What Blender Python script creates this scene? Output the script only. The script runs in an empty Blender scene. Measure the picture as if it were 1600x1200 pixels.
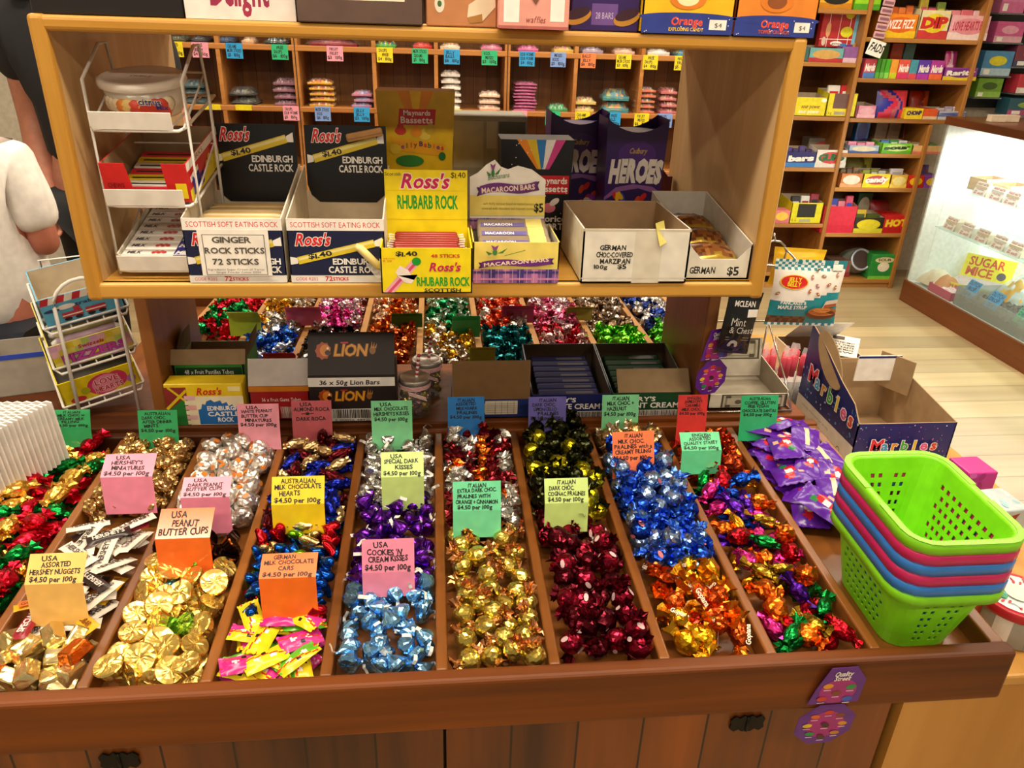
import bpy, bmesh, math, random
from mathutils import Vector as V, Matrix as M, Euler, noise

sc = bpy.context.scene
# ---------------------------------------------------------------- camera
CAM_LOC = V((0.0, -0.7155, 1.544))
F_PX, PITCH, YAW, ROLL = 1187.4, 0.4454, 0.108, 0.0324
cam_data = bpy.data.cameras.new('camera')
cam_data.sensor_fit = 'HORIZONTAL'; cam_data.sensor_width = 36.0
cam_data.lens = 36.0 * F_PX / 1600.0
cam_data.clip_start = 0.02; cam_data.clip_end = 60
cam = bpy.data.objects.new('camera', cam_data)
sc.collection.objects.link(cam)
_f = V((math.sin(YAW)*math.cos(PITCH), math.cos(YAW)*math.cos(PITCH), -math.sin(PITCH)))
_r = V((math.cos(YAW), -math.sin(YAW), 0)); _u = _r.cross(_f)
CR = _r*math.cos(ROLL) + _u*math.sin(ROLL); CU = -_r*math.sin(ROLL) + _u*math.cos(ROLL); CF = _f
mw = M((CR, CU, -CF)).transposed().to_4x4(); mw.translation = CAM_LOC
cam.matrix_world = mw
sc.camera = cam

# ---------------------------------------------------------------- world, lamps, exposure
sc.view_settings.view_transform = 'Standard'; sc.view_settings.look = 'None'
sc.view_settings.exposure = 0.06; sc.view_settings.gamma = 1.0; sc.view_settings.use_curve_mapping = False
w = bpy.data.worlds.new('shop_air'); sc.world = w; w.use_nodes = True
w.node_tree.nodes['Background'].inputs[0].default_value = (1.0, 0.86, 0.70, 1)
w.node_tree.nodes['Background'].inputs[1].default_value = 0.30

def area(name, loc, sx, sy, watts, col=(1.0, 0.86, 0.68), rot=(0, 0, 0)):
    l = bpy.data.lights.new(name, 'AREA'); l.shape = 'RECTANGLE'; l.size = sx; l.size_y = sy
    l.energy = watts; l.color = col
    o = bpy.data.objects.new(name, l); sc.collection.objects.link(o); o.location = loc; o.rotation_euler = rot
    return o
CEIL = 2.75
for ly, row in ((-1.7, (-1.5, 0.35, 2.2)), (0.05, (-1.25, 0.15, 1.6)), (1.75, (-0.9, 0.7, 2.3)), (3.1, (-1.0, 0.6, 2.2))):
    for lx in row:
        area('ceiling_tube', (lx, ly, CEIL-0.03), 1.15, 0.16, {-1.7: 20, 0.05: 23, 1.75: 20, 3.1: 18}[ly])
        area('added_ceiling_uplight', (lx, ly, CEIL-0.09), 1.15, 0.10, 4, rot=(math.pi, 0, 0))  # added uplight that brightens the ceiling and softens the shadows
area('case_tube', (3.22, 2.6, 1.045), 0.05, 1.9, 34, (1.0, 0.98, 0.95))

# ---------------------------------------------------------------- helpers
def ray(x, y):
    return CF + CR*((x-800)/F_PX) - CU*((y-600)/F_PX)
def at(x, y, **k):
    """A point of the place seen in the direction of photo pixel (x, y), on the plane X=, Y= or Z=."""
    d = ray(x, y)
    (a, val), = k.items(); i = 'XYZ'.index(a)
    return CAM_LOC + d*((val-CAM_LOC[i])/d[i])

def lin(c): return c/12.92 if c <= 0.04045 else ((c+0.055)/1.055)**2.4
def rgb(h):
    h = h.lstrip('#'); return tuple(lin(int(h[i:i+2], 16)/255) for i in (0, 2, 4))
MATS = {}
def _nodes(name):
    m = bpy.data.materials.new(name); m.use_nodes = True
    nt = m.node_tree; return m, nt, nt.nodes['Principled BSDF']
def _bump(nt, b, scale, strength, dist=0.001, detail=2):
    tc = nt.nodes.new('ShaderNodeTexCoord'); n = nt.nodes.new('ShaderNodeTexNoise'); bp = nt.nodes.new('ShaderNodeBump')
    n.inputs['Scale'].default_value = scale; n.inputs['Detail'].default_value = detail
    bp.inputs['Strength'].default_value = strength; bp.inputs['Distance'].default_value = dist
    nt.links.new(tc.outputs['Object'], n.inputs['Vector']); nt.links.new(n.outputs['Fac'], bp.inputs['Height'])
    nt.links.new(bp.outputs['Normal'], b.inputs['Normal'])
    return n
def pm(h, rough=0.5, metal=0.0):
    """printed card, paper, plastic: a flat colour with a faint mottling"""
    k = ('p', h, rough, metal)
    if k not in MATS:
        m, nt, b = _nodes('surface_%s_%d' % (h, int(rough*100)))
        c = rgb(h); b.inputs['Roughness'].default_value = rough; b.inputs['Metallic'].default_value = metal
        tc = nt.nodes.new('ShaderNodeTexCoord'); n = nt.nodes.new('ShaderNodeTexNoise'); r = nt.nodes.new('ShaderNodeValToRGB')
        n.inputs['Scale'].default_value = 45; n.inputs['Detail'].default_value = 1
        r.color_ramp.elements[0].color = tuple(v*0.90 for v in c)+(1,); r.color_ramp.elements[1].color = tuple(min(1, v*1.05) for v in c)+(1,)
        r.color_ramp.elements[0].position = 0.3; r.color_ramp.elements[1].position = 0.7
        nt.links.new(tc.outputs['Object'], n.inputs['Vector']); nt.links.new(n.outputs['Fac'], r.inputs['Fac'])
        nt.links.new(r.outputs['Color'], b.inputs['Base Color'])
        MATS[k] = m
    return MATS[k]
def foil(h, rough=0.24, bump=0.5):
    k = ('f', h, rough, bump)
    if k not in MATS:
        m, nt, b = _nodes('foil_'+h)
        b.inputs['Base Color'].default_value = rgb(h)+(1,); b.inputs['Metallic'].default_value = 0.92
        b.inputs['Roughness'].default_value = rough
        _bump(nt, b, 170, bump, 0.0012, 3)
        MATS[k] = m
    return MATS[k]
def film(tint='ffffff', clear=0.8, rough=0.12):
    k = ('c', tint, clear)
    if k not in MATS:
        m, nt, b = _nodes('clear_film_'+tint)
        b.inputs['Base Color'].default_value = rgb(tint)+(1,); b.inputs['Roughness'].default_value = rough
        _bump(nt, b, 120, 0.5, 0.001)
        t = nt.nodes.new('ShaderNodeBsdfTransparent'); mx = nt.nodes.new('ShaderNodeMixShader')
        mx.inputs[0].default_value = clear
        nt.links.new(b.outputs[0], mx.inputs[1]); nt.links.new(t.outputs[0], mx.inputs[2])
        nt.links.new(mx.outputs[0], nt.nodes['Material Output'].inputs['Surface'])
        MATS[k] = m
    return MATS[k]
def glass(tint='e6f2ee', clear=0.86):
    k = ('g', tint, clear)
    if k not in MATS:
        m, nt, b = _nodes('glass_'+tint)
        b.inputs['Base Color'].default_value = rgb(tint)+(1,); b.inputs['Roughness'].default_value = 0.03
        n = _bump(nt, b, 8, 0.05)
        t = nt.nodes.new('ShaderNodeBsdfTransparent'); t.inputs[0].default_value = rgb(tint)+(1,); mx = nt.nodes.new('ShaderNodeMixShader')
        mx.inputs[0].default_value = clear
        nt.links.new(b.outputs[0], mx.inputs[1]); nt.links.new(t.outputs[0], mx.inputs[2])
        nt.links.new(mx.outputs[0], nt.nodes['Material Output'].inputs['Surface'])
        MATS[k] = m
    return MATS[k]
def wood(name, a, b_, axis='X', grain=1.0, rough=0.38, planks=None, knots=0.0, coat=0.2, joint=0.25):
    """timber with its grain along axis; planks=(axis, width) draws tongue-and-groove joints"""
    if name in MATS: return MATS[name]
    m, nt, b = _nodes(name); L = nt.links.new; N = nt.nodes.new
    tc = N('ShaderNodeTexCoord'); mp = N('ShaderNodeMapping')
    s = [34*grain]*3; s['XYZ'.index(axis)] = 1.6*grain; mp.inputs['Scale'].default_value = s
    n1 = N('ShaderNodeTexNoise'); n1.inputs['Scale'].default_value = 1.0; n1.inputs['Detail'].default_value = 5; n1.inputs['Distortion'].default_value = 0.6
    mp2 = N('ShaderNodeMapping'); s2 = [5*grain]*3; s2['XYZ'.index(axis)] = 0.7*grain; mp2.inputs['Scale'].default_value = s2
    n2 = N('ShaderNodeTexNoise'); n2.inputs['Scale'].default_value = 1.0; n2.inputs['Detail'].default_value = 2
    mx = N('ShaderNodeMath'); mx.operation = 'MULTIPLY_ADD'; mx.inputs[1].default_value = 0.45
    r = N('ShaderNodeValToRGB'); r.color_ramp.elements[0].position = 0.48; r.color_ramp.elements[1].position = 0.95
    r.color_ramp.elements[0].color = rgb(a)+(1,); r.color_ramp.elements[1].color = rgb(b_)+(1,)
    L(tc.outputs['Object'], mp.inputs[0]); L(tc.outputs['Object'], mp2.inputs[0]); L(mp.outputs[0], n1.inputs['Vector']); L(mp2.outputs[0], n2.inputs['Vector'])
    ad = N('ShaderNodeMath'); ad.operation = 'MULTIPLY'; ad.inputs[1].default_value = 0.9
    L(n2.outputs['Fac'], ad.inputs[0]); L(n1.outputs['Fac'], mx.inputs[0]); L(ad.outputs[0], mx.inputs[2]); L(mx.outputs[0], r.inputs['Fac'])
    col = r.outputs['Color']
    if knots:
        vo = N('ShaderNodeTexVoronoi'); vo.inputs['Scale'].default_value = 1.0; mk = N('ShaderNodeMapping')
        sk = [knots*1.7]*3; sk['XYZ'.index(axis)] = knots*0.8; mk.inputs['Scale'].default_value = sk
        L(tc.outputs['Object'], mk.inputs[0]); L(mk.outputs[0], vo.inputs['Vector'])
        rk = N('ShaderNodeValToRGB'); rk.color_ramp.elements[0].position = 0.05; rk.color_ramp.elements[1].position = 0.16
        rk.color_ramp.elements[0].color = (0.12, 0.07, 0.04, 1); rk.color_ramp.elements[1].color = (1, 1, 1, 1)
        mm = N('ShaderNodeMix'); mm.data_type = 'RGBA'; mm.blend_type = 'MULTIPLY'; mm.inputs[0].default_value = 0.75
        L(vo.outputs['Distance'], rk.inputs['Fac']); L(col, mm.inputs[6]); L(rk.outputs['Color'], mm.inputs[7]); col = mm.outputs[2]
    if planks:
        sx = N('ShaderNodeSeparateXYZ'); L(tc.outputs['Object'], sx.inputs[0])
        dv = N('ShaderNodeMath'); dv.operation = 'DIVIDE'; dv.inputs[1].default_value = planks[1]; L(sx.outputs['XYZ'.index(planks[0])], dv.inputs[0])
        fr = N('ShaderNodeMath'); fr.operation = 'FRACT'; L(dv.outputs[0], fr.inputs[0])
        gt = N('ShaderNodeMath'); gt.operation = 'LESS_THAN'; gt.inputs[1].default_value = 0.035; L(fr.outputs[0], gt.inputs[0])
        fl = N('ShaderNodeMath'); fl.operation = 'FLOOR'; L(dv.outputs[0], fl.inputs[0])
        wn = N('ShaderNodeTexWhiteNoise'); wn.noise_dimensions = '1D'; L(fl.outputs[0], wn.inputs['W'])
        vr = N('ShaderNodeMath'); vr.operation = 'MULTIPLY_ADD'; vr.inputs[1].default_value = 0.35; vr.inputs[2].default_value = 0.80; L(wn.outputs['Value'], vr.inputs[0])
        hs = N('ShaderNodeHueSaturation'); L(vr.outputs[0], hs.inputs['Value']); L(col, hs.inputs['Color'])
        mj = N('ShaderNodeMix'); mj.data_type = 'RGBA'; L(gt.outputs[0], mj.inputs[0]); L(hs.outputs[0], mj.inputs[6]); mj.inputs[7].default_value = tuple(v*joint for v in rgb(a))+(1,)
        col = mj.outputs[2]
    L(col, b.inputs['Base Color']); b.inputs['Roughness'].default_value = rough; b.inputs['Specular IOR Level'].default_value = 0.35
    if coat: b.inputs['Coat Weight'].default_value = coat; b.inputs['Coat Roughness'].default_value = 0.25
    bp = N('ShaderNodeBump'); bp.inputs['Strength'].default_value = 0.15; bp.inputs['Distance'].default_value = 0.002
    L(n1.outputs['Fac'], bp.inputs['Height']); L(bp.outputs[0], b.inputs['Normal'])
    MATS[name] = m; return m

# ---------------------------------------------------------------- glyphs
GLY = {}
def _make_glyphs():
    chars = "ABCDEFGHIJKLMNOPQRSTUVWXYZabcdefghijklmnopqrstuvwxyz0123456789$.,'+-&!?%"
    cu = bpy.data.curves.new('glyph', 'FONT'); ob = bpy.data.objects.new('glyph', cu); sc.collection.objects.link(ob)
    cu.resolution_u = 2
    for st, off in (('r', 0.0), ('b', 0.028), ('o', 0.07)):
        cu.offset = off
        for c in chars:
            cu.body = c; bpy.context.view_layer.update()
            ev = ob.evaluated_get(bpy.context.evaluated_depsgraph_get()); me = ev.to_mesh()
            vs = [(v.co.x, v.co.y) for v in me.vertices]; fs = [tuple(p.vertices) for p in me.polygons]
            xs = [v[0] for v in vs] or [0]
            GLY[st, c] = (vs, fs, min(xs), max(xs)); ev.to_mesh_clear()
    bpy.data.objects.remove(ob); bpy.data.curves.remove(cu)
_make_glyphs()
CAP = max(v[1] for v in GLY['r', 'H'][0])
def layout(s, st):
    x = 0; out = []
    for c in s:
        if c == ' ': x += 0.30; continue
        base = GLY['r', c] if ('r', c) in GLY else GLY['r', '-']
        out.append((c if ('r', c) in GLY else '-', x-base[2])); x += base[3]-base[2]+0.09
    return out, max(x-0.09, 0.01)

# ---------------------------------------------------------------- mesh builder
class MB:
    def __init__(s): s.v = []; s.f = []; s.m = []; s.sm = []; s.mats = []; s.T = M.Identity(4)
    def mi(s, m):
        if m not in s.mats: s.mats.append(m)
        return s.mats.index(m)
    def add(s, vs, fs, m, smooth=False):
        o = len(s.v); s.v += [tuple(s.T @ V(v)) for v in vs]; k = s.mi(m) if not isinstance(m, list) else None
        for j, f in enumerate(fs):
            s.f.append(tuple(o+i for i in f)); s.m.append(k if k is not None else s.mi(m[j])); s.sm.append(smooth)
    def box(s, a, b, m):
        (x0, y0, z0), (x1, y1, z1) = a, b
        s.add([(x0, y0, z0), (x1, y0, z0), (x1, y1, z0), (x0, y1, z0), (x0, y0, z1), (x1, y0, z1), (x1, y1, z1), (x0, y1, z1)],
              [(3, 2, 1, 0), (4, 5, 6, 7), (0, 1, 5, 4), (1, 2, 6, 5), (2, 3, 7, 6), (3, 0, 4, 7)], m)
    def rbox(s, a, b, m, r=0.004, seg=2):
        """box with rounded edges"""
        bm = bmesh.new(); bmesh.ops.create_cube(bm, size=1)
        for v in bm.verts: v.co = V([(a[i]+b[i])/2 + v.co[i]*(b[i]-a[i]) for i in range(3)])
        bmesh.ops.bevel(bm, geom=bm.edges[:], offset=r, segments=seg, profile=0.5, affect='EDGES')
        s.bm(bm, m, False)
    def bm(s, bm, m, smooth=False):
        bm.verts.index_update(); s.add([v.co[:] for v in bm.verts], [[v.index for v in f.verts] for f in bm.faces], m, smooth); bm.free()
    def prism(s, pts, z0, z1, m, side=None):
        n = len(pts)
        s.add([(p[0], p[1], z0) for p in pts]+[(p[0], p[1], z1) for p in pts], [tuple(reversed(range(n))), tuple(range(n, 2*n))], m)
        s.add([(p[0], p[1], z0) for p in pts]+[(p[0], p[1], z1) for p in pts], [(i, (i+1) % n, n+(i+1) % n, n+i) for i in range(n)], side or m)
    def strip(s, line, x0, x1, t, m):
        """a bent sheet: polyline in (y, z) swept from x0 to x1 with thickness t"""
        n = len(line); nor = []
        for i in range(n):
            a = V(line[max(0, i-1)]); b = V(line[min(n-1, i+1)]); d = (b-a).normalized(); nor.append((-d[1], d[0]))
        up = line; lo = [(p[0]-q[0]*t, p[1]-q[1]*t) for p, q in zip(line, nor)]
        pts = list(up)+list(reversed(lo)); k = len(pts)
        vs = [(x0, p[0], p[1]) for p in pts]+[(x1, p[0], p[1]) for p in pts]
        fs = [(i, (i+1) % k, k+(i+1) % k, k+i) for i in range(k)]
        for i in range(n-1): fs += [(i+1, i, k-1-i, k-2-i), (k+i, k+i+1, k+k-2-i, k+k-1-i)]
        s.add(vs, fs, m)
    def tube(s, pts, r, m, n=8, closed=False):
        pts = [V(p) for p in pts]; k = len(pts); vs = []; ref = V((0, 0, 1))
        for i, p in enumerate(pts):
            a = pts[(i-1) % k] if (closed or i > 0) else p; b = pts[(i+1) % k] if (closed or i < k-1) else p
            d = (b-a).normalized(); q = d.cross(ref)
            if q.length < 0.2: q = d.cross(V((1, 0, 0.01)))
            q.normalize(); w_ = d.cross(q); rr = r[i] if isinstance(r, (list, tuple)) else r
            vs += [tuple(p + (q*math.cos(t)+w_*math.sin(t))*rr) for t in (2*math.pi*j/n for j in range(n))]
        fs = [(i*n+j, ((i+1) % k)*n+j, ((i+1) % k)*n+(j+1) % n, i*n+(j+1) % n) for i in range(k if closed else k-1) for j in range(n)]
        if not closed: fs += [tuple(range(n)), tuple(reversed(range((k-1)*n, k*n)))]
        s.add(vs, fs, m, True)
    def lathe(s, prof, m, n=24, sx=1, sy=1, smooth=True):
        vs = [(r*math.cos(2*math.pi*j/n)*sx, r*math.sin(2*math.pi*j/n)*sy, z) for r, z in prof for j in range(n)]
        fs = [(i*n+j, i*n+(j+1) % n, (i+1)*n+(j+1) % n, (i+1)*n+j) for i in range(len(prof)-1) for j in range(n)]
        s.add(vs, fs, m, smooth)
    def grid(s, fn, nu, nv, matfn, smooth=True):
        vs = [fn(i/nu, j/nv) for j in range(nv+1) for i in range(nu+1)]
        fs = [(j*(nu+1)+i, j*(nu+1)+i+1, (j+1)*(nu+1)+i+1, (j+1)*(nu+1)+i) for j in range(nv) for i in range(nu)]
        ms = [matfn((i+.5)/nu, (j+.5)/nv) for j in range(nv) for i in range(nu)] if callable(matfn) else matfn
        s.add(vs, fs, ms, smooth)
    def mesh(s, name):
        me = bpy.data.meshes.new(name); me.from_pydata(s.v, [], s.f)
        for m in s.mats: me.materials.append(m)
        me.polygons.foreach_set('material_index', s.m); me.polygons.foreach_set('use_smooth', s.sm); me.update(); return me
    def build(s, name, parent=None, **props):
        o = bpy.data.objects.new(name, s.mesh(name)); sc.collection.objects.link(o)
        if parent is not None: o.parent = parent
        for k, v in props.items(): o[k] = v
        return o

def TR(o, ex, ey, ez):
    t = M((V(ex), V(ey), V(ez))).transposed().to_4x4(); t.translation = V(o); return t
class P:
    """print on one face: x and y run 0..1 over the face; each new item lies a hair above the last"""
    def __init__(s, mb, T, w, h, lift=0.00007): s.mb, s.T, s.w, s.h, s.z, s.d, s.warp = mb, mb.T @ T, w, h, lift, lift, None
    def put(s, vs, fs, m):
        old = s.mb.T; s.mb.T = s.T; s.mb.add([(x*s.w, y*s.h, s.z+(s.warp(x, y) if s.warp else 0)) for x, y in vs], fs, m); s.mb.T = old; s.z += s.d
    def rect(s, x0, y0, x1, y1, m): s.put([(x0, y0), (x1, y0), (x1, y1), (x0, y1)], [(0, 1, 2, 3)], m)
    def poly(s, pts, m): s.put(pts, [tuple(range(len(pts)))], m)
    def ell(s, cx, cy, rx, ry, m, n=20, rot=0):
        c_, s_ = math.cos(rot), math.sin(rot); a = s.w/s.h
        pts = []
        for i in range(n):
            t = 2*math.pi*i/n; x, y = rx*math.cos(t)*s.w, ry*math.sin(t)*s.h
            pts.append((cx+(x*c_-y*s_)/s.w, cy+(x*s_+y*c_)/s.h))
        s.poly(pts, m)
    def bar(s, x0, y0, x1, y1, wd, m):
        a = V((x0*s.w, y0*s.h)); b = V((x1*s.w, y1*s.h)); d = (b-a).normalized(); n = V((-d[1], d[0]))*wd*s.h/2
        s.poly([(q[0]/s.w, q[1]/s.h) for q in (a-n, b-n, b+n, a+n)], m)
    def text(s, t, x0, y0, x1, y1, m, st='b', shear=0, jit=0, rot=0, keep=False, arc=0):
        lay, W = layout(t, st)
        sx, sy = (x1-x0)*s.w/W, (y1-y0)*s.h/CAP
        if keep: sx = min(sx, sy*1.05)
        rnd = random.Random(t); vs = []; fs = []; off = ((x1-x0)*s.w - W*sx)/2
        for c, x in lay:
            g = GLY[st, c]; o = len(vs); a = rnd.uniform(-jit, jit)*2.2; dy = rnd.uniform(-jit, jit); k = 1+rnd.uniform(-jit, jit)
            gx = (g[2]+g[3])/2; bow = arc*(1-(2*(x+gx)/W-1)**2)
            for px, py in g[0]:
                qx, qy = (px-gx)*k, py*k
                qx, qy = qx*math.cos(a)-qy*math.sin(a)+gx, qx*math.sin(a)+qy*math.cos(a)+dy+bow
                vs.append(((x+qx)*sx+qy*sy*shear+off, qy*sy))
            fs += [tuple(o+i for i in f) for f in g[1]]
        c_, s_ = math.cos(rot), math.sin(rot)
        s.put([(x0+(x*c_-y*s_)/s.w, y0+(x*s_+y*c_)/s.h) for x, y in vs], fs, m)
    def hand(s, lines, m, x0=0.05, x1=0.95, y0=0.05, y1=0.95):
        n = len(lines); h = (y1-y0)/n; mx = max(len(t) for t in lines)
        for i, t in enumerate(lines):
            yb = y1-(i+1)*h+h*0.14; rnd = random.Random(t+'k'); k = max(.3, min(1, (len(t)+.5)/(mx+.5)*rnd.uniform(.92, 1.04)))
            a = x0+rnd.uniform(.15, .6)*(x1-x0)*(1-k); s.text(t, a, yb, a+(x1-x0)*k, yb+h*0.72, m, 'b', jit=0.05, rot=rnd.uniform(-.02, .03))
def face(mb, side, w, d, h):
    o = {'front': ((-w/2, -d/2, 0), (1, 0, 0), (0, 0, 1), (0, -1, 0), w, h), 'back': ((w/2, d/2, 0), (-1, 0, 0), (0, 0, 1), (0, 1, 0), w, h),
         'left': ((-w/2, d/2, 0), (0, -1, 0), (0, 0, 1), (-1, 0, 0), d, h), 'right': ((w/2, -d/2, 0), (0, 1, 0), (0, 0, 1), (1, 0, 0), d, h),
         'top': ((-w/2, -d/2, h), (1, 0, 0), (0, 1, 0), (0, 0, 1), w, d)}[side]
    return P(mb, TR(*o[:4]), o[4], o[5])

# ---------------------------------------------------------------- things
def tag(o, label, cat, group=None, kind=None):
    o['label'] = label; o['category'] = cat
    if group: o['group'] = group
    if kind: o['kind'] = kind
    return o
def thing(name, label, cat, loc=(0, 0, 0), rot=(0, 0, 0), group=None):
    o = bpy.data.objects.new(name, None); o.empty_display_size = 0.02; sc.collection.objects.link(o)
    o.location = loc; o.rotation_euler = rot if not isinstance(rot, (int, float)) else (0, 0, rot)
    return tag(o, label, cat, group)
def place(mb, name, loc, rot, label, cat, group=None):
    o = mb.build(name); o.location = loc; o.rotation_euler = rot if not isinstance(rot, (int, float)) else (0, 0, rot)
    return tag(o, label, cat, group)
def struct(name, mb):
    o = mb.build(name); o['kind'] = 'structure'; return o
def dup(root, loc, rot=None, label=None, group=None):
    r = root.copy(); sc.collection.objects.link(r); r.location = loc
    if rot is not None: r.rotation_euler = rot
    if label: r['label'] = label
    if group: r['group'] = group
    for ch in root.children:
        c = ch.copy(); sc.collection.objects.link(c); c.parent = r
        for g in ch.children:
            e = g.copy(); sc.collection.objects.link(e); e.parent = c
    return r

INK = pm('1a1a1a', 0.6); WHITE = pm('f2efe8', 0.5); KRAFT = pm('a58a66', 0.75); KRAFT_D = pm('8a7250', 0.8); STEEL = pm('c8c8c4', 0.22, 1.0)
WIRE = pm('e9e6df', 0.3); PAPER = pm('efeae0', 0.7); BLACKC = pm('14151a', 0.35)
PINE = wood('shelf_pine', 'ae7a26', 'dfae56', 'X', 1.0, 0.36)
PINE_Z = wood('shelf_pine_upright', 'ae7a26', 'dfae56', 'Z', 1.0, 0.36)
PANEL = wood('shelf_side_veneer', 'b08a58', 'dcbc8c', 'Z', 0.8, 0.45)
TRAY = wood('tray_timber', '381703', '8c480a', 'X', 1.0, 0.5, knots=2.2, coat=0.0)
TRAY_Y = wood('tray_divider_timber', '5e3310', '985e28', 'Y', 1.0, 0.36)
CABIN = wood('cabinet_boards', '401a04', '8a460d', 'Z', 1.0, 0.42, planks=('X', 0.095), knots=3.0, coat=0.4)
LEGW = wood('leg_timber', '6e3f18', '96602c', 'Z', 1.0, 0.4)
SIDEP = wood('side_counter_pine', 'a06a22', 'c89044', 'Z', 0.5, 0.36)
SIDEP_X = wood('side_counter_top', 'b07c34', 'd8a75c', 'Y', 0.6, 0.3)
CUBBY = wood('wall_cubby_timber', '9a5f2a', 'c4894a', 'X', 1.0, 0.4)
CUBBY_B = wood('wall_cubby_boards', '6e431c', 'a06c34', 'Z', 0.8, 0.45, planks=('X', 0.075), knots=2.5)
UNIT = wood('wall_unit_timber', '8a5a26', 'c08a48', 'X', 1.0, 0.4)
# ---------------------------------------------------------------- room
FLOOR_M = wood('floor_vinyl_planks', 'a08a64', 'c2ad84', 'X', 0.55, 0.4, planks=('Y', 0.16), coat=0.15, joint=0.72)
PLASTER = pm('d8d2c4', 0.8); CEIL_M = pm('efeae0', 0.9)
b = MB(); b.box((-4, -3.2, -0.05), (4.6, 4.4, 0), FLOOR_M); struct('floor', b)
b = MB(); b.box((-4, 4.32, 0), (4.6, 4.42, CEIL), PLASTER); struct('wall_back', b)
b = MB(); b.box((4.5, -3.2, 0), (4.6, 4.32, CEIL), PLASTER); struct('wall_right', b)
b = MB(); b.box((-4.1, -3.2, 0), (-4, 4.32, CEIL), PLASTER); struct('wall_left', b)
b = MB(); b.box((-4, -3.2, CEIL), (4.6, 4.4, CEIL+0.05), CEIL_M); struct('ceiling', b)

# ---------------------------------------------------------------- front display counter
PITCH_X, TILT, DEP, RIM = 0.145, 0.0383, 0.575, 0.800
def DX(i): return (i-4)*PITCH_X
XL, XR = -0.95, 0.745
TILT_A = math.atan(TILT)
def TZ(y): return RIM + TILT*y          # height of the tray's rim at depth y
counter = thing('display_counter', 'long wooden counter whose sloping tray is divided into compartments of sweets', 'counter', (0, 0, 0))
def slope_box(b, x0, x1, y0, y1, zlo, zhi, m, r=0.004):
    """box whose top and bottom follow the slope of the tray"""
    bm = bmesh.new(); bmesh.ops.create_cube(bm, size=1)
    for v in bm.verts:
        y = y0 if v.co.y < 0 else y1
        v.co = V((x0 if v.co.x < 0 else x1, y, TZ(y)+(zlo if v.co.z < 0 else zhi)))
    if r: bmesh.ops.bevel(bm, geom=bm.edges[:], offset=r, segments=3, profile=0.5, affect='EDGES')
    b.bm(bm, m)
b = MB(); b.rbox((XL, -0.024, 0.718), (XR+0.022, 0.0, 0.804), TRAY, 0.006, 3); b.build('front_board', counter)
FLO = -0.031
b = MB(); slope_box(b, XL, XR, 0.0, DEP, FLO-0.012, FLO, TRAY_Y, 0); b.build('tray_floor', counter)
b = MB(); slope_box(b, XL, XR+0.022, DEP, DEP+0.018, -0.07, 0.004, TRAY, 0.004); b.build('back_board', counter)
for i in range(-1, 9):
    b = MB(); slope_box(b, DX(i)-0.0075, DX(i)+0.0075, 0.0, DEP, FLO, 0.0, TRAY_Y, 0.003); b.build('divider', counter)
b = MB(); slope_box(b, XR, XR+0.02, 0.0, DEP, -0.075, 0.0, TRAY_Y, 0.003); b.build('end_board', counter)
b = MB()
b.box((XL, 0.035, 0.0), (0.001, 0.055, 0.72), CABIN); panels = [b.build('cabinet_panel', counter)]
b = MB(); b.box((0.005, 0.035, 0.0), (0.66, 0.055, 0.72), CABIN); panels.append(b.build('cabinet_panel', counter))
b = MB(); b.box((XL, 0.055, 0.0), (0.66, 0.57, 0.715), pm('3a2413', 0.8)); b.build('cabinet_carcass', counter)
IRON = pm('17150f', 0.5, 0.6)
for px, py in ((186, 1180), (1168, 1122)):
    p = at(px, py, Y=0.034); b = MB()
    b.T = M.Translation((p.x, 0.0335, p.z-0.008))
    for sgn in (-1, 1):
        b.T = M.Translation((p.x, 0.0335, p.z-0.008)) @ M.Diagonal((sgn, 1, 1, 1))
        b.T = b.T @ M.Rotation(math.pi/2, 4, 'X')
        b.prism([(0, -.013), (.006, -.016), (.012, -.011), (.019, -.015), (.026, -.008), (.024, 0), (.026, .008), (.019, .015), (.012, .011), (.006, .016), (0, .013)], 0, 0.0025, IRON)
    b.T = M.Translation((p.x, 0.031, p.z-0.008)); b.tube([(0, 0, -.014), (0, 0, .014)], 0.0025, IRON)
    b.build('hinge', panels[0] if px < 600 else panels[1])
# ledge between the two trays, far tray
LEDGE = 0.835
mid = thing('far_display_counter', 'second sloping sweet tray behind the shelf, facing the far side', 'counter', (0, 0, 0))
b = MB(); b.rbox((-0.95, DEP+0.0185, LEDGE-0.02), (0.748, 0.875, LEDGE), TRAY, 0.003); b.build('ledge_board', mid)
FY0, FY1 = 0.8755, 1.45
def FZ(y): return 0.825 - 0.035*(y-FY0)
def fbox(b, x0, x1, y0, y1, lo, hi, m):
    b.add([(x, y, FZ(y)+z) for z in (lo, hi) for y in (y0, y1) for x in (x0, x1)], [(0, 2, 3, 1), (4, 5, 7, 6), (0, 1, 5, 4), (2, 6, 7, 3), (0, 4, 6, 2), (1, 3, 7, 5)], m)
b = MB(); fbox(b, -0.75, 0.692, FY0, FY1, -0.05, -0.036, TRAY_Y); b.build('tray_floor', mid)
b = MB(); fbox(b, -0.75, 0.692, FY1, FY1+0.02, -0.09, 0.0, TRAY); b.build('front_board', mid)
FXD = [-0.6225+0.145*i for i in range(10)]
FTW = wood('far_divider_timber', 'a07444', 'c89a62', 'Y', 1.0, 0.4)
for x in FXD:
    b = MB(); fbox(b, x-0.0075, x+0.0075, FY0, FY1, -0.036, 0.0, FTW); b.build('divider', mid)
b = MB(); b.box((-0.74, 0.60, 0.0), (0.66, 1.42, 0.72), CABIN); b.build('cabinet_carcass', mid)

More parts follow.
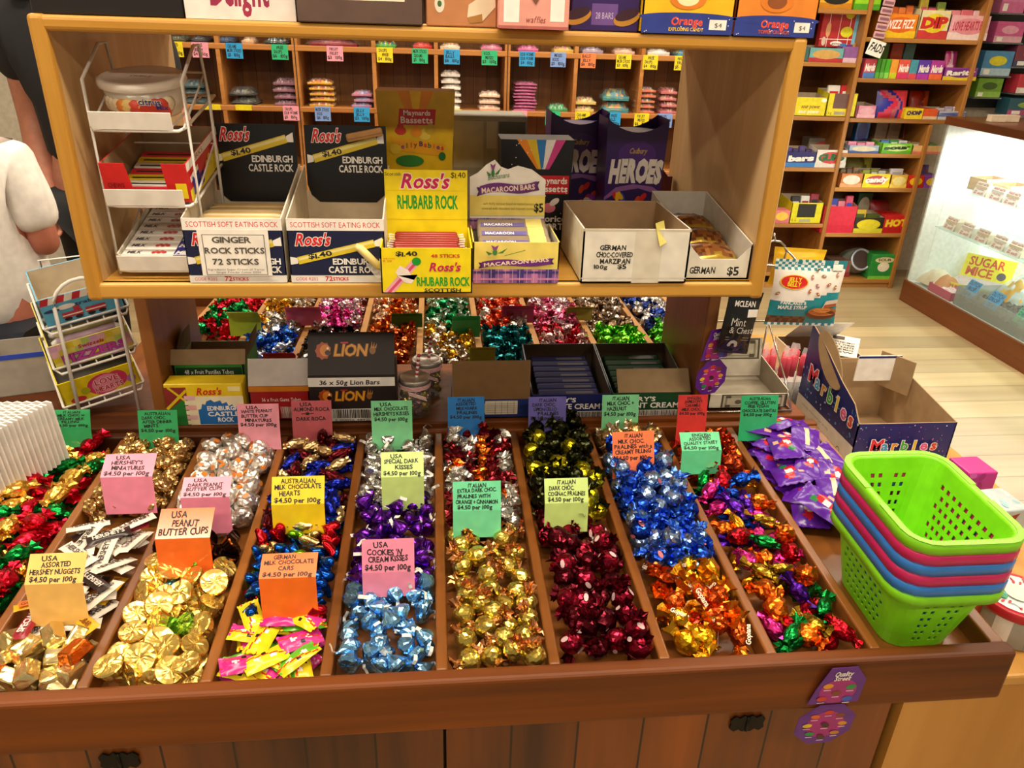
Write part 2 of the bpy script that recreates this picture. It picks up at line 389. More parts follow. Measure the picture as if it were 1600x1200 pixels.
# ---------------------------------------------------------------- the shelf over the counter
SZ0, SZ1 = 1.145, 1.534; SHELF = 1.165
SX0, SX1, SY0, SY1 = -0.531, 0.541, 0.448, 0.981
shelf = thing('overhead_shelf', 'open pine shelf unit standing on two boards above the middle of the counter', 'shelf', (0, 0, 0))
b = MB(); b.rbox((SX0+0.0201, SY0+0.004, SZ0+0.0005), (SX1-0.0201, SY1, SHELF), PINE, 0.002); b.rbox((SX0+0.01, SY0, SZ0-0.006), (SX1-0.01, SY0+0.018, SHELF), PINE, 0.005, 3); b.build('shelf_board', shelf)
b = MB(); b.rbox((SX0+0.0201, SY0+0.004, SZ1-0.018), (SX1-0.0201, SY1, SZ1-0.0002), PINE, 0.002); b.rbox((SX0+0.008, SY0, SZ1-0.020), (SX1-0.008, SY0+0.018, SZ1), PINE, 0.006, 3); b.build('top_board', shelf)
for x0, x1 in ((SX0, SX0+0.02), (SX1-0.02, SX1)):
    b = MB(); b.rbox((x0, SY0+0.006, SZ0), (x1, SY1, SZ1), PANEL, 0.002)
    b.rbox((x0-0.001, SY0-0.002, SZ0-0.008), (x1+0.001, SY0+0.018, SZ1+0.001), PINE_Z, 0.006, 3); b.build('side_panel', shelf)
for x0, x1 in ((-0.53, -0.506), (0.512, 0.536)):
    b = MB(); b.rbox((x0, 0.605, LEDGE), (x1, 0.862, SZ0), LEGW, 0.003); b.build('leg', shelf)

# ---------------------------------------------------------------- lower side counter on the right
sidec = thing('side_counter', 'lower light pine counter at the right end of the sweet tray', 'counter', (0, 0, 0))
b = MB(); b.box((0.675, 0.03, 0.0), (1.10, 0.049, 0.70), SIDEP); b.build('front_panel', sidec)
b = MB(); b.box((0.675, 0.05, 0.0), (1.10, 1.3, 0.699), SIDEP); b.build('carcass', sidec)
b = MB(); b.rbox((0.772, 0.012, 0.70), (1.135, 1.32, 0.72), SIDEP_X, 0.004); b.rbox((0.675, 0.60, 0.70), (0.7719, 1.32, 0.72), SIDEP_X, 0.004); b.build('worktop', sidec)
# ---------------------------------------------------------------- goods on the shelf
NAVY = pm('131b3f', 0.35); RED = pm('d8202a', 0.4); YEL = pm('f2dc1e', 0.4); CREAM = pm('eadfca', 0.6); GREEN = pm('119a3a', 0.45)
INNER = pm('d8cdb8', 0.7); PURPLE = pm('35155f', 0.35); WHITE_G = pm('eeeae2', 0.4)
def open_box(b, w, d, h, t, out, inn, floor=True, front=None, back=None, left=None, right=None):
    """carton without a lid; out is the printed outside, inn the inside; heights per wall may differ"""
    hf, hb, hl, hr = front or h, back or h, left or (front or h, back or h), right or (front or h, back or h)
    if floor: b.box((-w/2, -d/2, 0), (w/2, d/2, t), inn)
    def wall(a, c, ha, hc, n):
        a, c, n = V(a), V(c), V(n)
        vs = [a, c, c+V((0, 0, hc)), a+V((0, 0, ha))]; vi = [v-n*t for v in vs]
        b.add([tuple(v) for v in vs]+[tuple(v) for v in vi], [(0, 1, 2, 3), (7, 6, 5, 4), (3, 2, 6, 7), (0, 3, 7, 4), (2, 1, 5, 6)], [out, inn, out, out, out])
    wall((-w/2, -d/2, 0), (w/2, -d/2, 0), hf, hf, (0, -1, 0)); wall((w/2, d/2, 0), (-w/2, d/2, 0), hb, hb, (0, 1, 0))
    wall((-w/2, d/2, 0), (-w/2, -d/2, 0), hl[1], hl[0], (-1, 0, 0)); wall((w/2, -d/2, 0), (w/2, d/2, 0), hr[0], hr[1], (1, 0, 0))
def script(p, t, x0, y0, x1, y1, col, halo=None, rot=0):
    if halo: p.text(t, x0, y0, x1, y1, halo, 'o', 0.25, rot=rot)
    p.text(t, x0, y0, x1, y1, col, 'b', 0.25, rot=rot)
def rock_art(p, x0, y0, x1, y1, price='$1.40', bg=None):
    X = lambda u: x0+(x1-x0)*u
    Y = lambda u: y0+(y1-y0)*u
    if bg: p.rect(x0, y0, x1, y1, bg)
    script(p, "Ross's", X(.07), Y(.68), X(.42), Y(.93), RED, WHITE)
    a = 0.27
    for q in ((.08, .33, .0, .24, .0, .42, .05), (.90, .72, .99, .66, .985, .86, .05)):
        p.poly([(X(q[0]), Y(q[1]-.06)), (X(q[2]), Y(q[3])), (X(q[4]), Y(q[5])), (X(q[0]), Y(q[1]+.06))], WHITE)
    p.bar(X(.08), Y(.33), X(.9), Y(.73), 0.17*(y1-y0), pm('d9c02a', .45)); p.bar(X(.085), Y(.36), X(.895), Y(.76), 0.06*(y1-y0), pm('e8dc90', .45))
    if price: p.text(price, X(.2), Y(.37), X(.45), Y(.47), INK, 'b', jit=.05, rot=.16)
    p.text('EDINBURGH', X(.45), Y(.25), X(.96), Y(.38), WHITE, 'b'); p.text('CASTLE ROCK', X(.40), Y(.06), X(.96), Y(.20), WHITE, 'b')
def rock_box(x, label, ginger):
    r = thing('sweet_box', label, 'box', (x, 0.553, SHELF+0.0006))
    w_, d, h = 0.146, 0.206, 0.100
    b = MB(); open_box(b, w_, d, h, 0.002, pm('e2d9c6', .6), pm('d2c4aa', .7), back=h, left=(h, h+.045), right=(h, h+.045))
    p = face(b, 'front', w_, d, h)
    p.rect(0, .82, 1, 1, WHITE_G); p.text('SCOTTISH SOFT EATING ROCK', .04, .87, .96, .95, RED, 'r')
    p.rect(0, 0, 1, .12, WHITE_G); p.text('CODE R202', .05, .035, .28, .085, RED, 'r'); p.text('72', .36, .03, .43, .10, RED, 'b'); p.text('STICKS', .44, .035, .6, .085, RED, 'b')
    rock_art(p, 0.01, .12, .99, .82, None if ginger else '$1.40', NAVY)
    ct = b.build('carton', r)
    if ginger:
        b = MB(); b.T = TR((-0.052, -d/2-0.0022, 0.012), (1, 0, 0), (0, 0, 1), (0, -1, 0)); b.box((0, 0, 0), (0.104, 0.072, 0.0008), PAPER)
        p = P(b, M.Translation((0, 0, 0.0008)), 0.104, 0.072); bd = pm('55504a', .6)
        for q in ((.06, .88, .94, .892), (.06, .02, .94, .032), (.06, .02, .07, .892), (.93, .02, .94, .892)): p.rect(*q, bd)
        p.text('GINGER', .2, .72, .74, .84, bd); p.text('ROCK STICKS', .08, .49, .92, .61, bd); p.text('72 STICKS', .17, .25, .82, .37, bd)
        p.text('Ingredients Sugar Cream of Tartar', .09, .12, .9, .16, bd, 'r'); p.text('Ginger Powder Colour E150d', .2, .06, .84, .10, bd, 'r')
        b.build('pasted_label', ct)
    # lid standing up behind the opening
    b = MB(); hl = 0.128; lw = 0.138
    pts = [(-lw/2, .03), (-lw/2+.006, .012), (-lw/2+.02, 0), (lw/2-.02, 0), (lw/2-.006, .012), (lw/2, .03), (lw/2, hl), (-lw/2, hl)]
    b.T = TR((0, d/2-0.004, h-0.018), (1, 0, 0), (0, 0.10, 0.995), (0, -.995, .10)); b.prism(pts, -0.0015, 0, pm('0f1014', .3))
    p = P(b, TR((-lw/2, 0, 0), (1, 0, 0), (0, 1, 0), (0, 0, 1)), lw, hl); rock_art(p, .02, .36, .98, .99)
    b.build('lid', r)
    return r
g = rock_box(-0.304, 'navy rock sweet box with a white ginger label pasted on its front', True)
CRK = pm('e3d0a2', .6); CRK2 = pm('c4a86e', .6)
k = 0
for row in range(2):
    for i in range(9):
        b = MB(); rr = 0.0068
        b.tube([(-0.064, 0, 0), (-.05, 0, 0), (.05, 0, 0), (0.064, 0, 0)], [rr*.7, rr, rr, rr*.7], (CRK, CRK2)[(i+row) % 2], 8)
        place(b, 'rock_stick', (-0.304+random.Random(k).uniform(-.003, .003), 0.475+i*0.0142+row*.006, SHELF+0.0715+row*0.0128), 0, 'pale cream ginger rock stick lying in the ginger rock box', 'sweet', 'ginger rock sticks in their box'); k += 1
place((lambda b: (b.box((-.066, -.092, 0), (.066, .092, .061), pm('c9b183', .7)), b)[1])(MB()), 'stick_bundle', (-0.304, .553, SHELF+0.0032), 0, 'lower layers of wrapped ginger sticks under the top rows', 'sweet bundle')
rock_box(-0.1515, 'navy castle rock box standing empty with a pale stick taped to its front', False)
b = MB(); b.tube([(0, 0, 0), (.006, 0, -.004), (.03, 0, -.03), (.034, 0, -.037)], [.004, .0065, .0065, .003], pm('e3d28c', .5), 8); b.add([(.03, -.002, -.02), (.05, -.002, -.048), (.03, -.002, -.052), (.014, -.002, -.03)], [(0, 1, 2, 3)], film('ffffff', .6))
place(b, 'rock_stick', (-0.122, 0.4425, SHELF+0.062), 0, 'pale yellow rock stick taped slanting to the castle rock box', 'sweet')
b = MB(); b.rbox((-.031, -.004, -.006), (.031, .004, .008), pm('b98a52', .6), .003); b.rbox((-.031, -.005, -.002), (.031, .005, .0), pm('a07440', .6), .0005)
place(b, 'rock_stick', (-0.118, 0.6515, SHELF+0.196), (0, -0.20, 0), 'tan rock stick held on the black lid of the castle rock box', 'sweet')

# rhubarb rock
r = thing('sweet_box', 'bright yellow rhubarb rock box with red sticks in front of the tall yellow carton', 'box', (-0.0140, 0.462, SHELF+0.0006))
w_, d, h = 0.137, 0.13, 0.070
YC = pm('efd90f', .4); GRN = pm('0f9a2c', .45); MAG = pm('c41a55', .4)
b = MB(); open_box(b, w_, d, h, .002, YC, YC); p = face(b, 'front', w_, d, h)
p.poly([(.02, .02), (.14, .02), (.42, .66), (.34, .74)], pm('e9a6b4', .4)); p.poly([(.06, .02), (.10, .02), (.40, .67), (.37, .70)], pm('d04a6a', .4)); p.ell(.39, .71, .05, .09, GRN)
p.poly([(.16, .48), (.21, .62), (.30, .52), (.36, .30), (.40, .42), (.33, .22), (.26, .24), (.18, .40)], pm('f3e6dc', .3))
p.text('$1.40', .17, .83, .40, .92, INK, 'b', jit=.05); p.text('48 STICKS', .55, .80, .86, .87, pm('c22a1e', .5), 'b')
script(p, "Ross's", .53, .50, .86, .68, MAG); p.text('RHUBARB ROCK', .39, .17, .97, .36, GRN, 'b'); p.text('SCOTTISH', .47, .03, .87, .11, INK, 'b', jit=.04)
p.text('LINE CODE', .03, .76, .16, .79, RED, 'r'); p.text('R 231', .03, .70, .12, .74, RED, 'r')
b.build('carton', r)
b = MB(); hl = 0.135; b.T = TR((0, d/2-.005, .026), (1, 0, 0), (0, .05, .9987), (0, -.9987, .05)); b.box((-.066, 0, -.002), (.066, hl, 0), YC)
p = P(b, M.Translation((-.066, 0, 0)), .132, hl)
script(p, "Ross's", .20, .79, .76, .95, MAG, pm('f7ecdc', .4)); p.text('RHUBARB ROCK', .15, .55, .88, .70, GRN, 'b'); p.text('Scottish', .01, .93, .2, .97, INK, 'r', jit=.05); p.text('$1.40', .80, .91, .98, .97, INK, 'r', jit=.05)
p.rect(0, .42, 1, .425, pm('c9b40c', .5)); p.rect(.02, .76, .98, .763, pm('c9b40c', .5))
b.build('lid', r)
for i in range(9):
    b = MB(); b.tube([(-.05, 0, 0), (-.047, 0, 0), (.047, 0, 0), (.05, 0, 0)], [.003, .0052, .0052, .003], pm('8e2018', .3), 8); b.add([(-.06, -.006, .001), (-.05, -.003, 0), (-.05, .003, 0), (-.06, .006, .001)], [(0, 1, 2, 3)], film('ffffff', .55)); b.add([(.06, -.006, .001), (.05, -.003, 0), (.05, .003, 0), (.06, .006, .001)], [(0, 3, 2, 1)], film('ffffff', .55))
    place(b, 'rock_stick', (-0.014+random.Random(i).uniform(-.002, .002), .412+i*.0117, SHELF+.058+.0006*i), 0, 'red rhubarb rock stick lying in the yellow rhubarb box', 'sweet', 'rhubarb rock sticks in their box')
place((lambda b: (b.box((-.06, -.058, 0), (.06, .054, .048), pm('8a2a22', .6)), b)[1])(MB()), 'stick_bundle', (-.014, .462, SHELF+.003), 0, 'lower layers of red rhubarb sticks under the top row', 'sweet bundle')

# macaroon bars
r = thing('sweet_box', 'yellow and tartan macaroon bar box with a white header beside the rhubarb rock', 'box', (0.1265, 0.507, SHELF+.0006))
w_, d, h = .137, .12, .066; MY = pm('e8d46a', .45); T1 = pm('8a5a9a', .45); T2 = pm('3c2f78', .45); T3 = pm('c07aa8', .45); RIB = pm('6a2a7a', .4); THG = pm('3a7a3c', .5)
def tartan(p, x0, y0, x1, y1):
    p.rect(x0, y0, x1, y1, T1)
    for i in range(6): a = x0+(x1-x0)*(i+.1)/6; p.rect(a, y0, a+(x1-x0)*.075, y1, T2 if i % 2 else T3)
    for i in range(2): c = y0+(y1-y0)*(.2+.5*i); p.rect(x0, c, x1, c+(y1-y0)*.16, T2 if i else T3)
    for i in range(12): a = x0+(x1-x0)*(i+.5)/12; p.rect(a, y0, a+.004, y1, pm('d8b4cc', .5))
def ribbon(p, x0, y0, x1, y1, t):
    n = 12; c = lambda u: y0+(y1-y0)*(.32*u+.12*math.sin(u*6.3)); hh = (y1-y0)*.5
    p.poly([(x0-.04, c(0)-.02), (x0+.05, c(0)+.02), (x0+.05, c(0)+hh*.8), (x0-.04, c(0)+hh*.9), (x0-.015, c(0)+hh*.4)], pm('4c1a5c', .4)); p.poly([(x1+.04, c(1)), (x1-.05, c(1)-.02), (x1-.05, c(1)+hh*.8), (x1+.04, c(1)+hh), (x1+.015, c(1)+hh*.5)], pm('4c1a5c', .4))
    for i in range(n): u, v = i/n, (i+1)/n; p.z -= p.d*(i > 0); p.poly([(x0+(x1-x0)*u, c(u)), (x0+(x1-x0)*v, c(v)), (x0+(x1-x0)*v, c(v)+hh), (x0+(x1-x0)*u, c(u)+hh)], RIB)
    p.text(t, x0+.03, c(0)+hh*.22, x1-.02, c(0)+hh*.78, pm('f0d8c0', .5), 'b', rot=.085)
def thistle(p, x, y, s):
    p.poly([(x-.02*s, y+.06*s), (x-.05*s, y+.2*s), (x, y+.15*s), (x+.05*s, y+.2*s), (x+.02*s, y+.06*s)], pm('8a3a8a', .5)); p.ell(x, y, .03*s, .08*s, THG)
    p.poly([(x+.03*s, y-.03*s), (x+.16*s, y+.12*s), (x+.1*s, y-.02*s)], THG); p.poly([(x-.03*s, y-.03*s), (x-.12*s, y+.04*s), (x-.08*s, y-.08*s)], THG)
b = MB(); open_box(b, w_, d, h, .002, MY, INNER); p = face(b, 'front', w_, d, h); tartan(p, 0, 0, 1, .34); ribbon(p, .1, .38, .9, .68, 'MACAROON BARS'); thistle(p, .25, .76, .9); p.bar(.36, .68, .6, .82, .012, THG)
b.build('carton', r)
b = MB(); b.T = TR((-.006, d/2-.012, .06), (1, 0, 0), (0, .06, .998), (0, -.998, .06)); w2 = .126
b.prism([(-w2/2, 0), (w2/2, 0), (w2/2, .082), (.04, .098), (.016, .104), (.0, .098), (-.012, .102), (-.022, .113), (-.036, .105), (-.05, .092), (-w2/2, .085)], -.002, 0, WHITE_G)
p = P(b, M.Translation((-w2/2, 0, 0)), w2, .112); tartan(p, 0, 0, 1, .16); p.rect(0, .2, 1, .50, MY); ribbon(p, .13, .50, .88, .76, 'MACAROON BARS'); thistle(p, .3, .82, .7)
p.text('Buchanans', .24, .72, .52, .79, THG, 'r', .2, rot=.15); p.text('soft fluffy coconut based on mashed potato', .18, .36, .85, .40, pm('8a7a3a', .5), 'r'); p.text('covered with chocolate and toasted coconut', .16, .29, .87, .33, pm('8a7a3a', .5), 'r'); p.text('$5', .86, .26, .98, .38, INK, 'b', jit=.05)
b.build('header_card', r)
for i in range(3):
    b = MB(); b.rbox((-.058, -.016, 0), (.058, .016, .018), pm('8f7f6a', .3), .005, 3); p = P(b, TR((-.058, -.016, .0185), (1, 0, 0), (0, 1, 0), (0, 0, 1)), .116, .032)
    p.rect(.05, .1, .68, .5, pm('6a5fa0', .35)); p.text('MACAROON', .1, .18, .5, .42, WHITE, 'b'); p.rect(.7, .05, .93, .95, pm('e0d27a', .4)); p = P(b, TR((-.058, -.0165, .001), (1, 0, 0), (0, 0, 1), (0, -1, 0)), .116, .017)
    p.rect(.05, .05, .66, .6, pm('dfe2e4', .4)); p.text('110g', .5, .15, .64, .42, INK, 'r'); p.rect(.68, .02, .92, .95, pm('e0d27a', .4)); p.text('MACAROON', .16, .66, .6, .95, WHITE, 'b')
    place(b, 'macaroon_bar', (.1265, .475+i*.033, SHELF+.046+i*.006), (0.25, 0, 0), 'wrapped macaroon bar with pale yellow end label in the tartan box', 'sweet', 'macaroon bars in their box')
place((lambda b: (b.box((-.06, -.05, 0), (.06, .05, .034), pm('6a6252', .6)), b)[1])(MB()), 'bar_layer', (.1265, .507, SHELF+.003), 0, 'lower layer of wrapped macaroon bars under the top three', 'sweet bundle')

# marzipan box and biscuit box
WBOX = pm('ddd8ca', .6)
r = thing('cardboard_box', 'large open white cardboard box lettered for German marzipan', 'box', (0.3185, 0.551, SHELF+.0006))
w_, d, h = .174, .21, .088; b = MB(); open_box(b, w_, d, h, .0025, WBOX, KRAFT); p = face(b, 'front', w_, d, h)
p.rect(.48, 0, .74, 1, pm('d2cbb8', .35)); p.rect(0, .96, 1, 1, pm('c4bba6', .6)); p.rect(0, .08, 1, .10, pm('cfc8b8', .6))
for t, x0, y0, x1, y1 in (('GERMAN', .16, .62, .40, .71), ('CHOC-COVERED', .13, .49, .47, .58), ('MARZIPAN', .17, .37, .45, .46), ('100g', .12, .27, .24, .34), ('$5', .34, .27, .42, .35)): p.text(t, x0, y0, x1, y1, INK, 'b', jit=.05)
b.build('carton', r)
b = MB(); b.add([(0, 0, 0), (.014, .004, .004), (.02, .002, -.016), (.006, -.004, -.022), (-.004, 0, .014), (.010, .003, .018)], [(0, 1, 2, 3), (4, 5, 1, 0)], pm('d8cc6a', .5)); b.build('torn_tape', r).location = (.03, -.1062, .084)
r = thing('cardboard_box', 'white open box marked GERMAN with packets of brown biscuits by the right panel', 'box', (0.4645, 0.59, SHELF+.0006))
w_, d, h = .108, .25, .03; b = MB(); open_box(b, w_, d, h, .0025, WBOX, pm('c9c4b8', .6), front=.034, back=.095, left=(.06, .095), right=(.06, .095))
b.add([(-.054, -.125, .034), (-.054, -.125, .06), (-.03, -.125, .034), (.03, -.125, .034), (.054, -.125, .06), (.054, -.125, .034)], [(0, 2, 1), (3, 5, 4)], WBOX)
p = face(b, 'front', w_, d, .034); p.text('GERMAN', .06, .30, .46, .62, INK, 'b', jit=.05); p.text('$5', .66, .2, .84, .6, INK, 'b', jit=.05); b.build('carton', r)
GOLDP = pm('b89a3a', .25, .6); BISCS = [pm(c, .22) for c in ('7a4a24', '5a3218', '94602e')]
for i, (y, z, t) in enumerate(((.515, .024, .25), (.575, .034, .3), (.645, .044, .2))):
    b = MB(); rn = random.Random(i)
    def fz(u, v): s_ = math.sin(math.pi*min(1, max(0, u)))**.4*math.sin(math.pi*v)**.5; return (-.048+.096*u, -.036+.072*v, .022*s_+.003*noise.noise(V((u*7, v*7, i))))
    b.grid(fz, 14, 10, lambda u, v: GOLDP if (v < .24+.1*noise.noise(V((u*6, i, 0))) or v > .9 or u < .1 or u > .9) else BISCS[int(abs(noise.noise(V((u*5, v*5, i+.5))))*8) % 3])
    b.grid(lambda u, v: (.048-.096*u, -.036+.072*v, -.001), 1, 1, lambda u, v: GOLDP)
    place(b, 'biscuit_packet', (.4645, y, SHELF+z), (t, 0, .05), 'clear packet of brown biscuits with gold edges in the box marked GERMAN', 'packet', 'biscuit packets in the white box')
# tall gift cartons at the back
def taper(b, wb, wt, d, h, m, dt=None):
    dt = dt or d
    b.add([(-wb/2, -d/2, 0), (wb/2, -d/2, 0), (wb/2, d/2, 0), (-wb/2, d/2, 0), (-wt/2, -dt/2, h), (wt/2, -dt/2, h), (wt/2, dt/2, h), (-wt/2, dt/2, h)],
          [(3, 2, 1, 0), (4, 5, 6, 7), (0, 1, 5, 4), (1, 2, 6, 5), (2, 3, 7, 6), (3, 0, 4, 7)], m)
def gift(name, label, loc, wb, wt, d, h, m, art, curve=0.0, rot=0, topm=None):
    r = thing(name, label, 'carton', loc, rot); b = MB(); taper(b, wb, wt, d, h, m)
    if curve:  # scooped top closed by folded wings
        n = 10
        for y, s in ((-d/2, 1), (d/2, 1)):
            vs = [(-wt/2+wt*i/n, y, h) for i in range(n+1)]+[(-wt/2+wt*i/n, y, h+curve*(2*i/n-1)**2) for i in range(n+1)]
            b.add(vs, [(i, i+1, n+2+i, n+1+i) for i in range(n)], m)
        for sx in (-1, 1): b.add([(sx*wt/2, -d/2, h), (sx*wt/2, d/2, h), (sx*wt/2, d/2, h+curve), (sx*wt/2, -d/2, h+curve)], [(0, 1, 2, 3)], m)
    mw_ = (wb+wt)/2
    p = P(b, TR((-mw_/2, -d/2-.0002, 0), (1, 0, 0), (0, 0, 1), (0, -1, 0)), mw_, h); art(p); b.build('carton', r)
    return r
def art_jelly(p):
    p.rect(.0, .0, 1, .02, pm('c89a08', .4)); p.T = p.T @ M.Translation((0, .43*p.h, 0)); p.h *= .57
    o = pm('e8920c', .4); R_ = pm('c81e24', .4)
    p.poly([(.25, 1), (.75, 1), (.62, .74), (.38, .74)], o); p.poly([(.42, 1), (.58, 1), (.54, .78), (.46, .78)], pm('f6c81a', .4))
    p.poly([(.25, .62), (.27, .80), (.78, .80), (.76, .62)], R_); p.text('Maynards', .33, .73, .70, .785, WHITE, 'b'); p.text('Bassetts', .29, .64, .73, .71, WHITE, 'b')
    for x, y, c in ((.28, .55, 'c8361e'), (.62, .50, 'e0c84a'), (.70, .56, 'c8a81e'), (.5, .53, 'e8920c')): p.ell(x, y, .08, .05, pm(c, .4)); p.ell(x, y+.05, .045, .035, pm(c, .4))
    p.poly([(.12, .48), (.2, .32), (.86, .26), (.92, .40)], pm('e0a010', .4))
    for i, (ch, c) in enumerate(zip('JellyBabies', ('c8281e', '7a2a7a', '1e6a3a', 'c8281e', '7a4a1e', '4a1a5a', 'c8281e', '1e6a3a', 'c86a1e', '7a2a7a', 'c8281e'))): p.text(ch, .22+i*.06+(.02 if i > 4 else 0), .375-.008*abs(i-5), .27+i*.06+(.02 if i > 4 else 0), .43-.008*abs(i-5), pm(c, .4), 'b', keep=True)
    p.ell(.4, .2, .2, .07, pm('2a7a2a', .4)); p.ell(.86, .26, .05, .05, pm('1e6a2a', .4)); p.ell(.2, .34, .08, .06, pm('d8b82a', .4))
gift('sweet_carton', 'tall tapering yellow jelly sweet carton behind the rhubarb rock box', (-.032, .76, SHELF+.0006), .115, .140, .07, .262, pm('d9b20a', .4), art_jelly)
def art_heroes(p):
    p.T = p.T @ M.Translation((0, .18*p.h, 0)); p.h *= .82
    p.ell(.52, .75, .33, .15, pm('4a1f7a', .35)); script(p, 'Cadbury', .38, .76, .68, .82, pm('b89a4a', .35, .3)); p.text('HEROES', .07, .42, .96, .66, pm('e6e0d8', .35), 'o', shear=.08, arc=.05)
    p.poly([(.0, .24), (.2, .36), (.5, .40), (.85, .37), (1, .3), (1, .22), (0, .14)], pm('8a5a9a', .4)); p.poly([(.05, 0), (.0, .2), (.25, .31), (.6, .35), (1, .27), (1, 0)], pm('2a1450', .4))
    rn = random.Random(5)
    for i in range(14): x, y = rn.uniform(.1, .9), rn.uniform(.03, .26); p.ell(x, y, .045, .06, pm(rn.choice(('c8281e', 'e0a81e', '8a3aa0', '2a4ab0', 'd8d0c0', 'c84a1e')), .35), rot=rn.uniform(0, 3))
gift('chocolate_carton', 'front purple chocolate carton with a scooped top behind the marzipan box', (.384, .80, SHELF+.0006), .105, .118, .085, .195, PURPLE, art_heroes, .024)
gift('chocolate_carton', 'rear purple chocolate carton half hidden by its twin', (.292, .905, SHELF+.0006), .105, .118, .08, .195, PURPLE, art_heroes, .024)
def art_all(p):
    for i, c in enumerate(('e88a1a', 'e0c020', '2a7ac0', 'e8e4e0', 'd03a8a')): p.poly([(.2+i*.14, 1), (.34+i*.14, 1), (.56+i*.03, .72), (.5+i*.03, .72)], pm(c, .4))
    p.poly([(.46, .48), (.46, .66), (.98, .66), (.98, .48)], pm('c81e24', .4)); p.text('Maynards', .52, .58, .95, .64, WHITE, 'b'); p.text('Bassetts', .5, .50, .96, .56, WHITE, 'b')
    p.ell(.7, .34, .1, .05, pm('e07a90', .4)); p.ell(.78, .40, .08, .03, pm('e8e0d8', .4), rot=.6)
    p.text('Liquorice', .4, .20, .96, .26, WHITE, 'b'); p.text('ALLSORTS', .4, .12, .98, .18, WHITE, 'b')
    rn = random.Random(8)
    for i in range(26): x, y = rn.random(), rn.random(); p.ell(x, y, .008, .006, WHITE, 6)
gift('sweet_carton', 'black liquorice carton with a rainbow flare behind the macaroon header', (.187, .74, SHELF+.0006), .12, .135, .07, .186, BLACKC, art_all)
r = thing('plastic_crate', 'tall dark grey plastic wrapped carton at the back between the yellow and black cartons', 'box', (.110, .915, SHELF+.0006)); b = MB(); b.rbox((-.076, -.05, 0), (.076, .05, .208), pm('9c9e8e', .4), .004); p = face(b, 'front', .152, .1, .208)
for q, c in (((.03, .52, .42, .95), 'b4b6a6'), ((.46, .70, .60, .95), 'bcbeac'), ((.62, .74, .97, .95), '5c6052'), ((.03, .1, .42, .46), 'a8aa9c'), ((.62, .45, .97, .7), '686c5e'), ((.46, .4, .6, .66), '9ea092')): p.rect(*q, pm(c, .35))
b.build('carton', r)
b = MB(); b.T = TR((0, 0, 0), (1, 0, 0), (0, 0, 1), (0, -1, 0)); b.prism([(-.05, 0), (.05, 0), (.05, .085), (.04, .085), (.02, .108), (-.02, .112), (-.04, .10), (-.05, .08)], -.03, 0, pm('5a1418', .45))
place(b, 'gift_box', (.462, .92, SHELF+.0006), 0, 'dark red box with a curved top behind the biscuit packets', 'box')

# ---------------------------------------------------------------- wire rack with three tiers at the left of the shelf
RX0, RX1, RYF = -.490, -.362, .470
rk = thing('wire_rack', 'white three-tier wire rack at the left end of the shelf', 'rack', (0, 0, 0))
for x in (RX0-.004, RX1+.004):
    b = MB(); b.tube([(x, RYF+.02, SHELF+.003), (x, RYF+.02, 1.452), (x, RYF+.10, 1.496), (x, RYF+.13, 1.497), (x, RYF+.15, 1.42), (x, RYF+.15, SHELF+.003)], .0026, WIRE, 8); b.build('side_frame', rk)
TIERS = (1.178, 1.278, 1.386)
def tier_z(k, y): return TIERS[k] + (y-RYF)*0.16
for k, z in enumerate(TIERS):
    b = MB(); yb = RYF+.20; cx = .02
    b.tube([(RX0, yb, tier_z(k, yb)), (RX0, RYF+cx, z+.003), (RX0+.006, RYF+.004, z), (RX0+cx, RYF, z), (RX1-cx, RYF, z), (RX1-.006, RYF+.004, z), (RX1, RYF+cx, z+.003), (RX1, yb, tier_z(k, yb))], .0024, WIRE, 8, True)
    for i in range(5): x = RX0+.02+i*.022; b.tube([(x, RYF, z), (x, yb, tier_z(k, yb))], .0015, WIRE, 6)
    b.tube([(RX1, RYF+.01, z+.003), (RX1+.002, RYF+.15, z+.07), (RX0-.002, RYF+.15, z+.07), (RX0, RYF+.01, z+.003)], .0018, WIRE, 6)
    b.build('tier', rk)
    b = MB(); b.T = TR(((RX0+RX1)/2-.002, RYF-.004, z+.002), (1, 0, 0), (0, -.18, .98), (0, -.98, -.18)); b.rbox((-.056, 0, -.0006), (.056, .025, .0006), WHITE_G, .0004, 1); b.build('price_strip', rk)
# on the tiers
def on_tier(k, y): return tier_z(k, y)+.0032
r = thing('sweet_tub', 'pale oval plastic tub of mixed gums on the top wire tier', 'tub', (-.428, .545, on_tier(2, .545)+.003), (.16, 0, 0))
b = MB(); b.lathe([(.0, 0), (.046, 0), (.049, .004), (.057, .044), (.055, .044), (.045, .004)], film('efe4d4', .45), 28, 1, 1.05); b.build('bowl', r)
b = MB(); b.lathe([(.061, .042), (.0625, .046), (.061, .052), (.054, .054), (.052, .051), (0, .051)], film('e8e0d4', .3), 28, 1, 1.05)
p = P(b, TR((-.03, -.01, .0512), (1, 0, 0), (0, 1, 0), (0, 0, 1)), .06, .02); p.text('TRIPLE', .2, .3, .75, .7, pm('4a3a30', .5), 'r'); b.build('lid', r)
b = MB(); rn = random.Random(3)
for i in range(11):
    a = -2.4+i*.17; b.T = M.Translation((.0533*math.cos(a), .056*math.sin(a), .022)) @ M.Rotation(a, 4, 'Z') @ M.Rotation(math.pi/2, 4, 'Y')
    b.lathe([(0, .0), (.010+.003*rn.random(), .0), (.009, .003), (0, .004)], pm(rn.choice(('e88a3a', 'd84a3a', '8ab04a', 'e8c87a', 'e8d8b8')), .4), 10)
b.T = M.Identity(4); n_ = 16
for i in range(n_):
    pass
T0 = TR((.008, -.0605, .004), (1, 0, 0), (0, -.17, .98), (0, -.98, -.17)); p = P(b, T0, .046, .038)
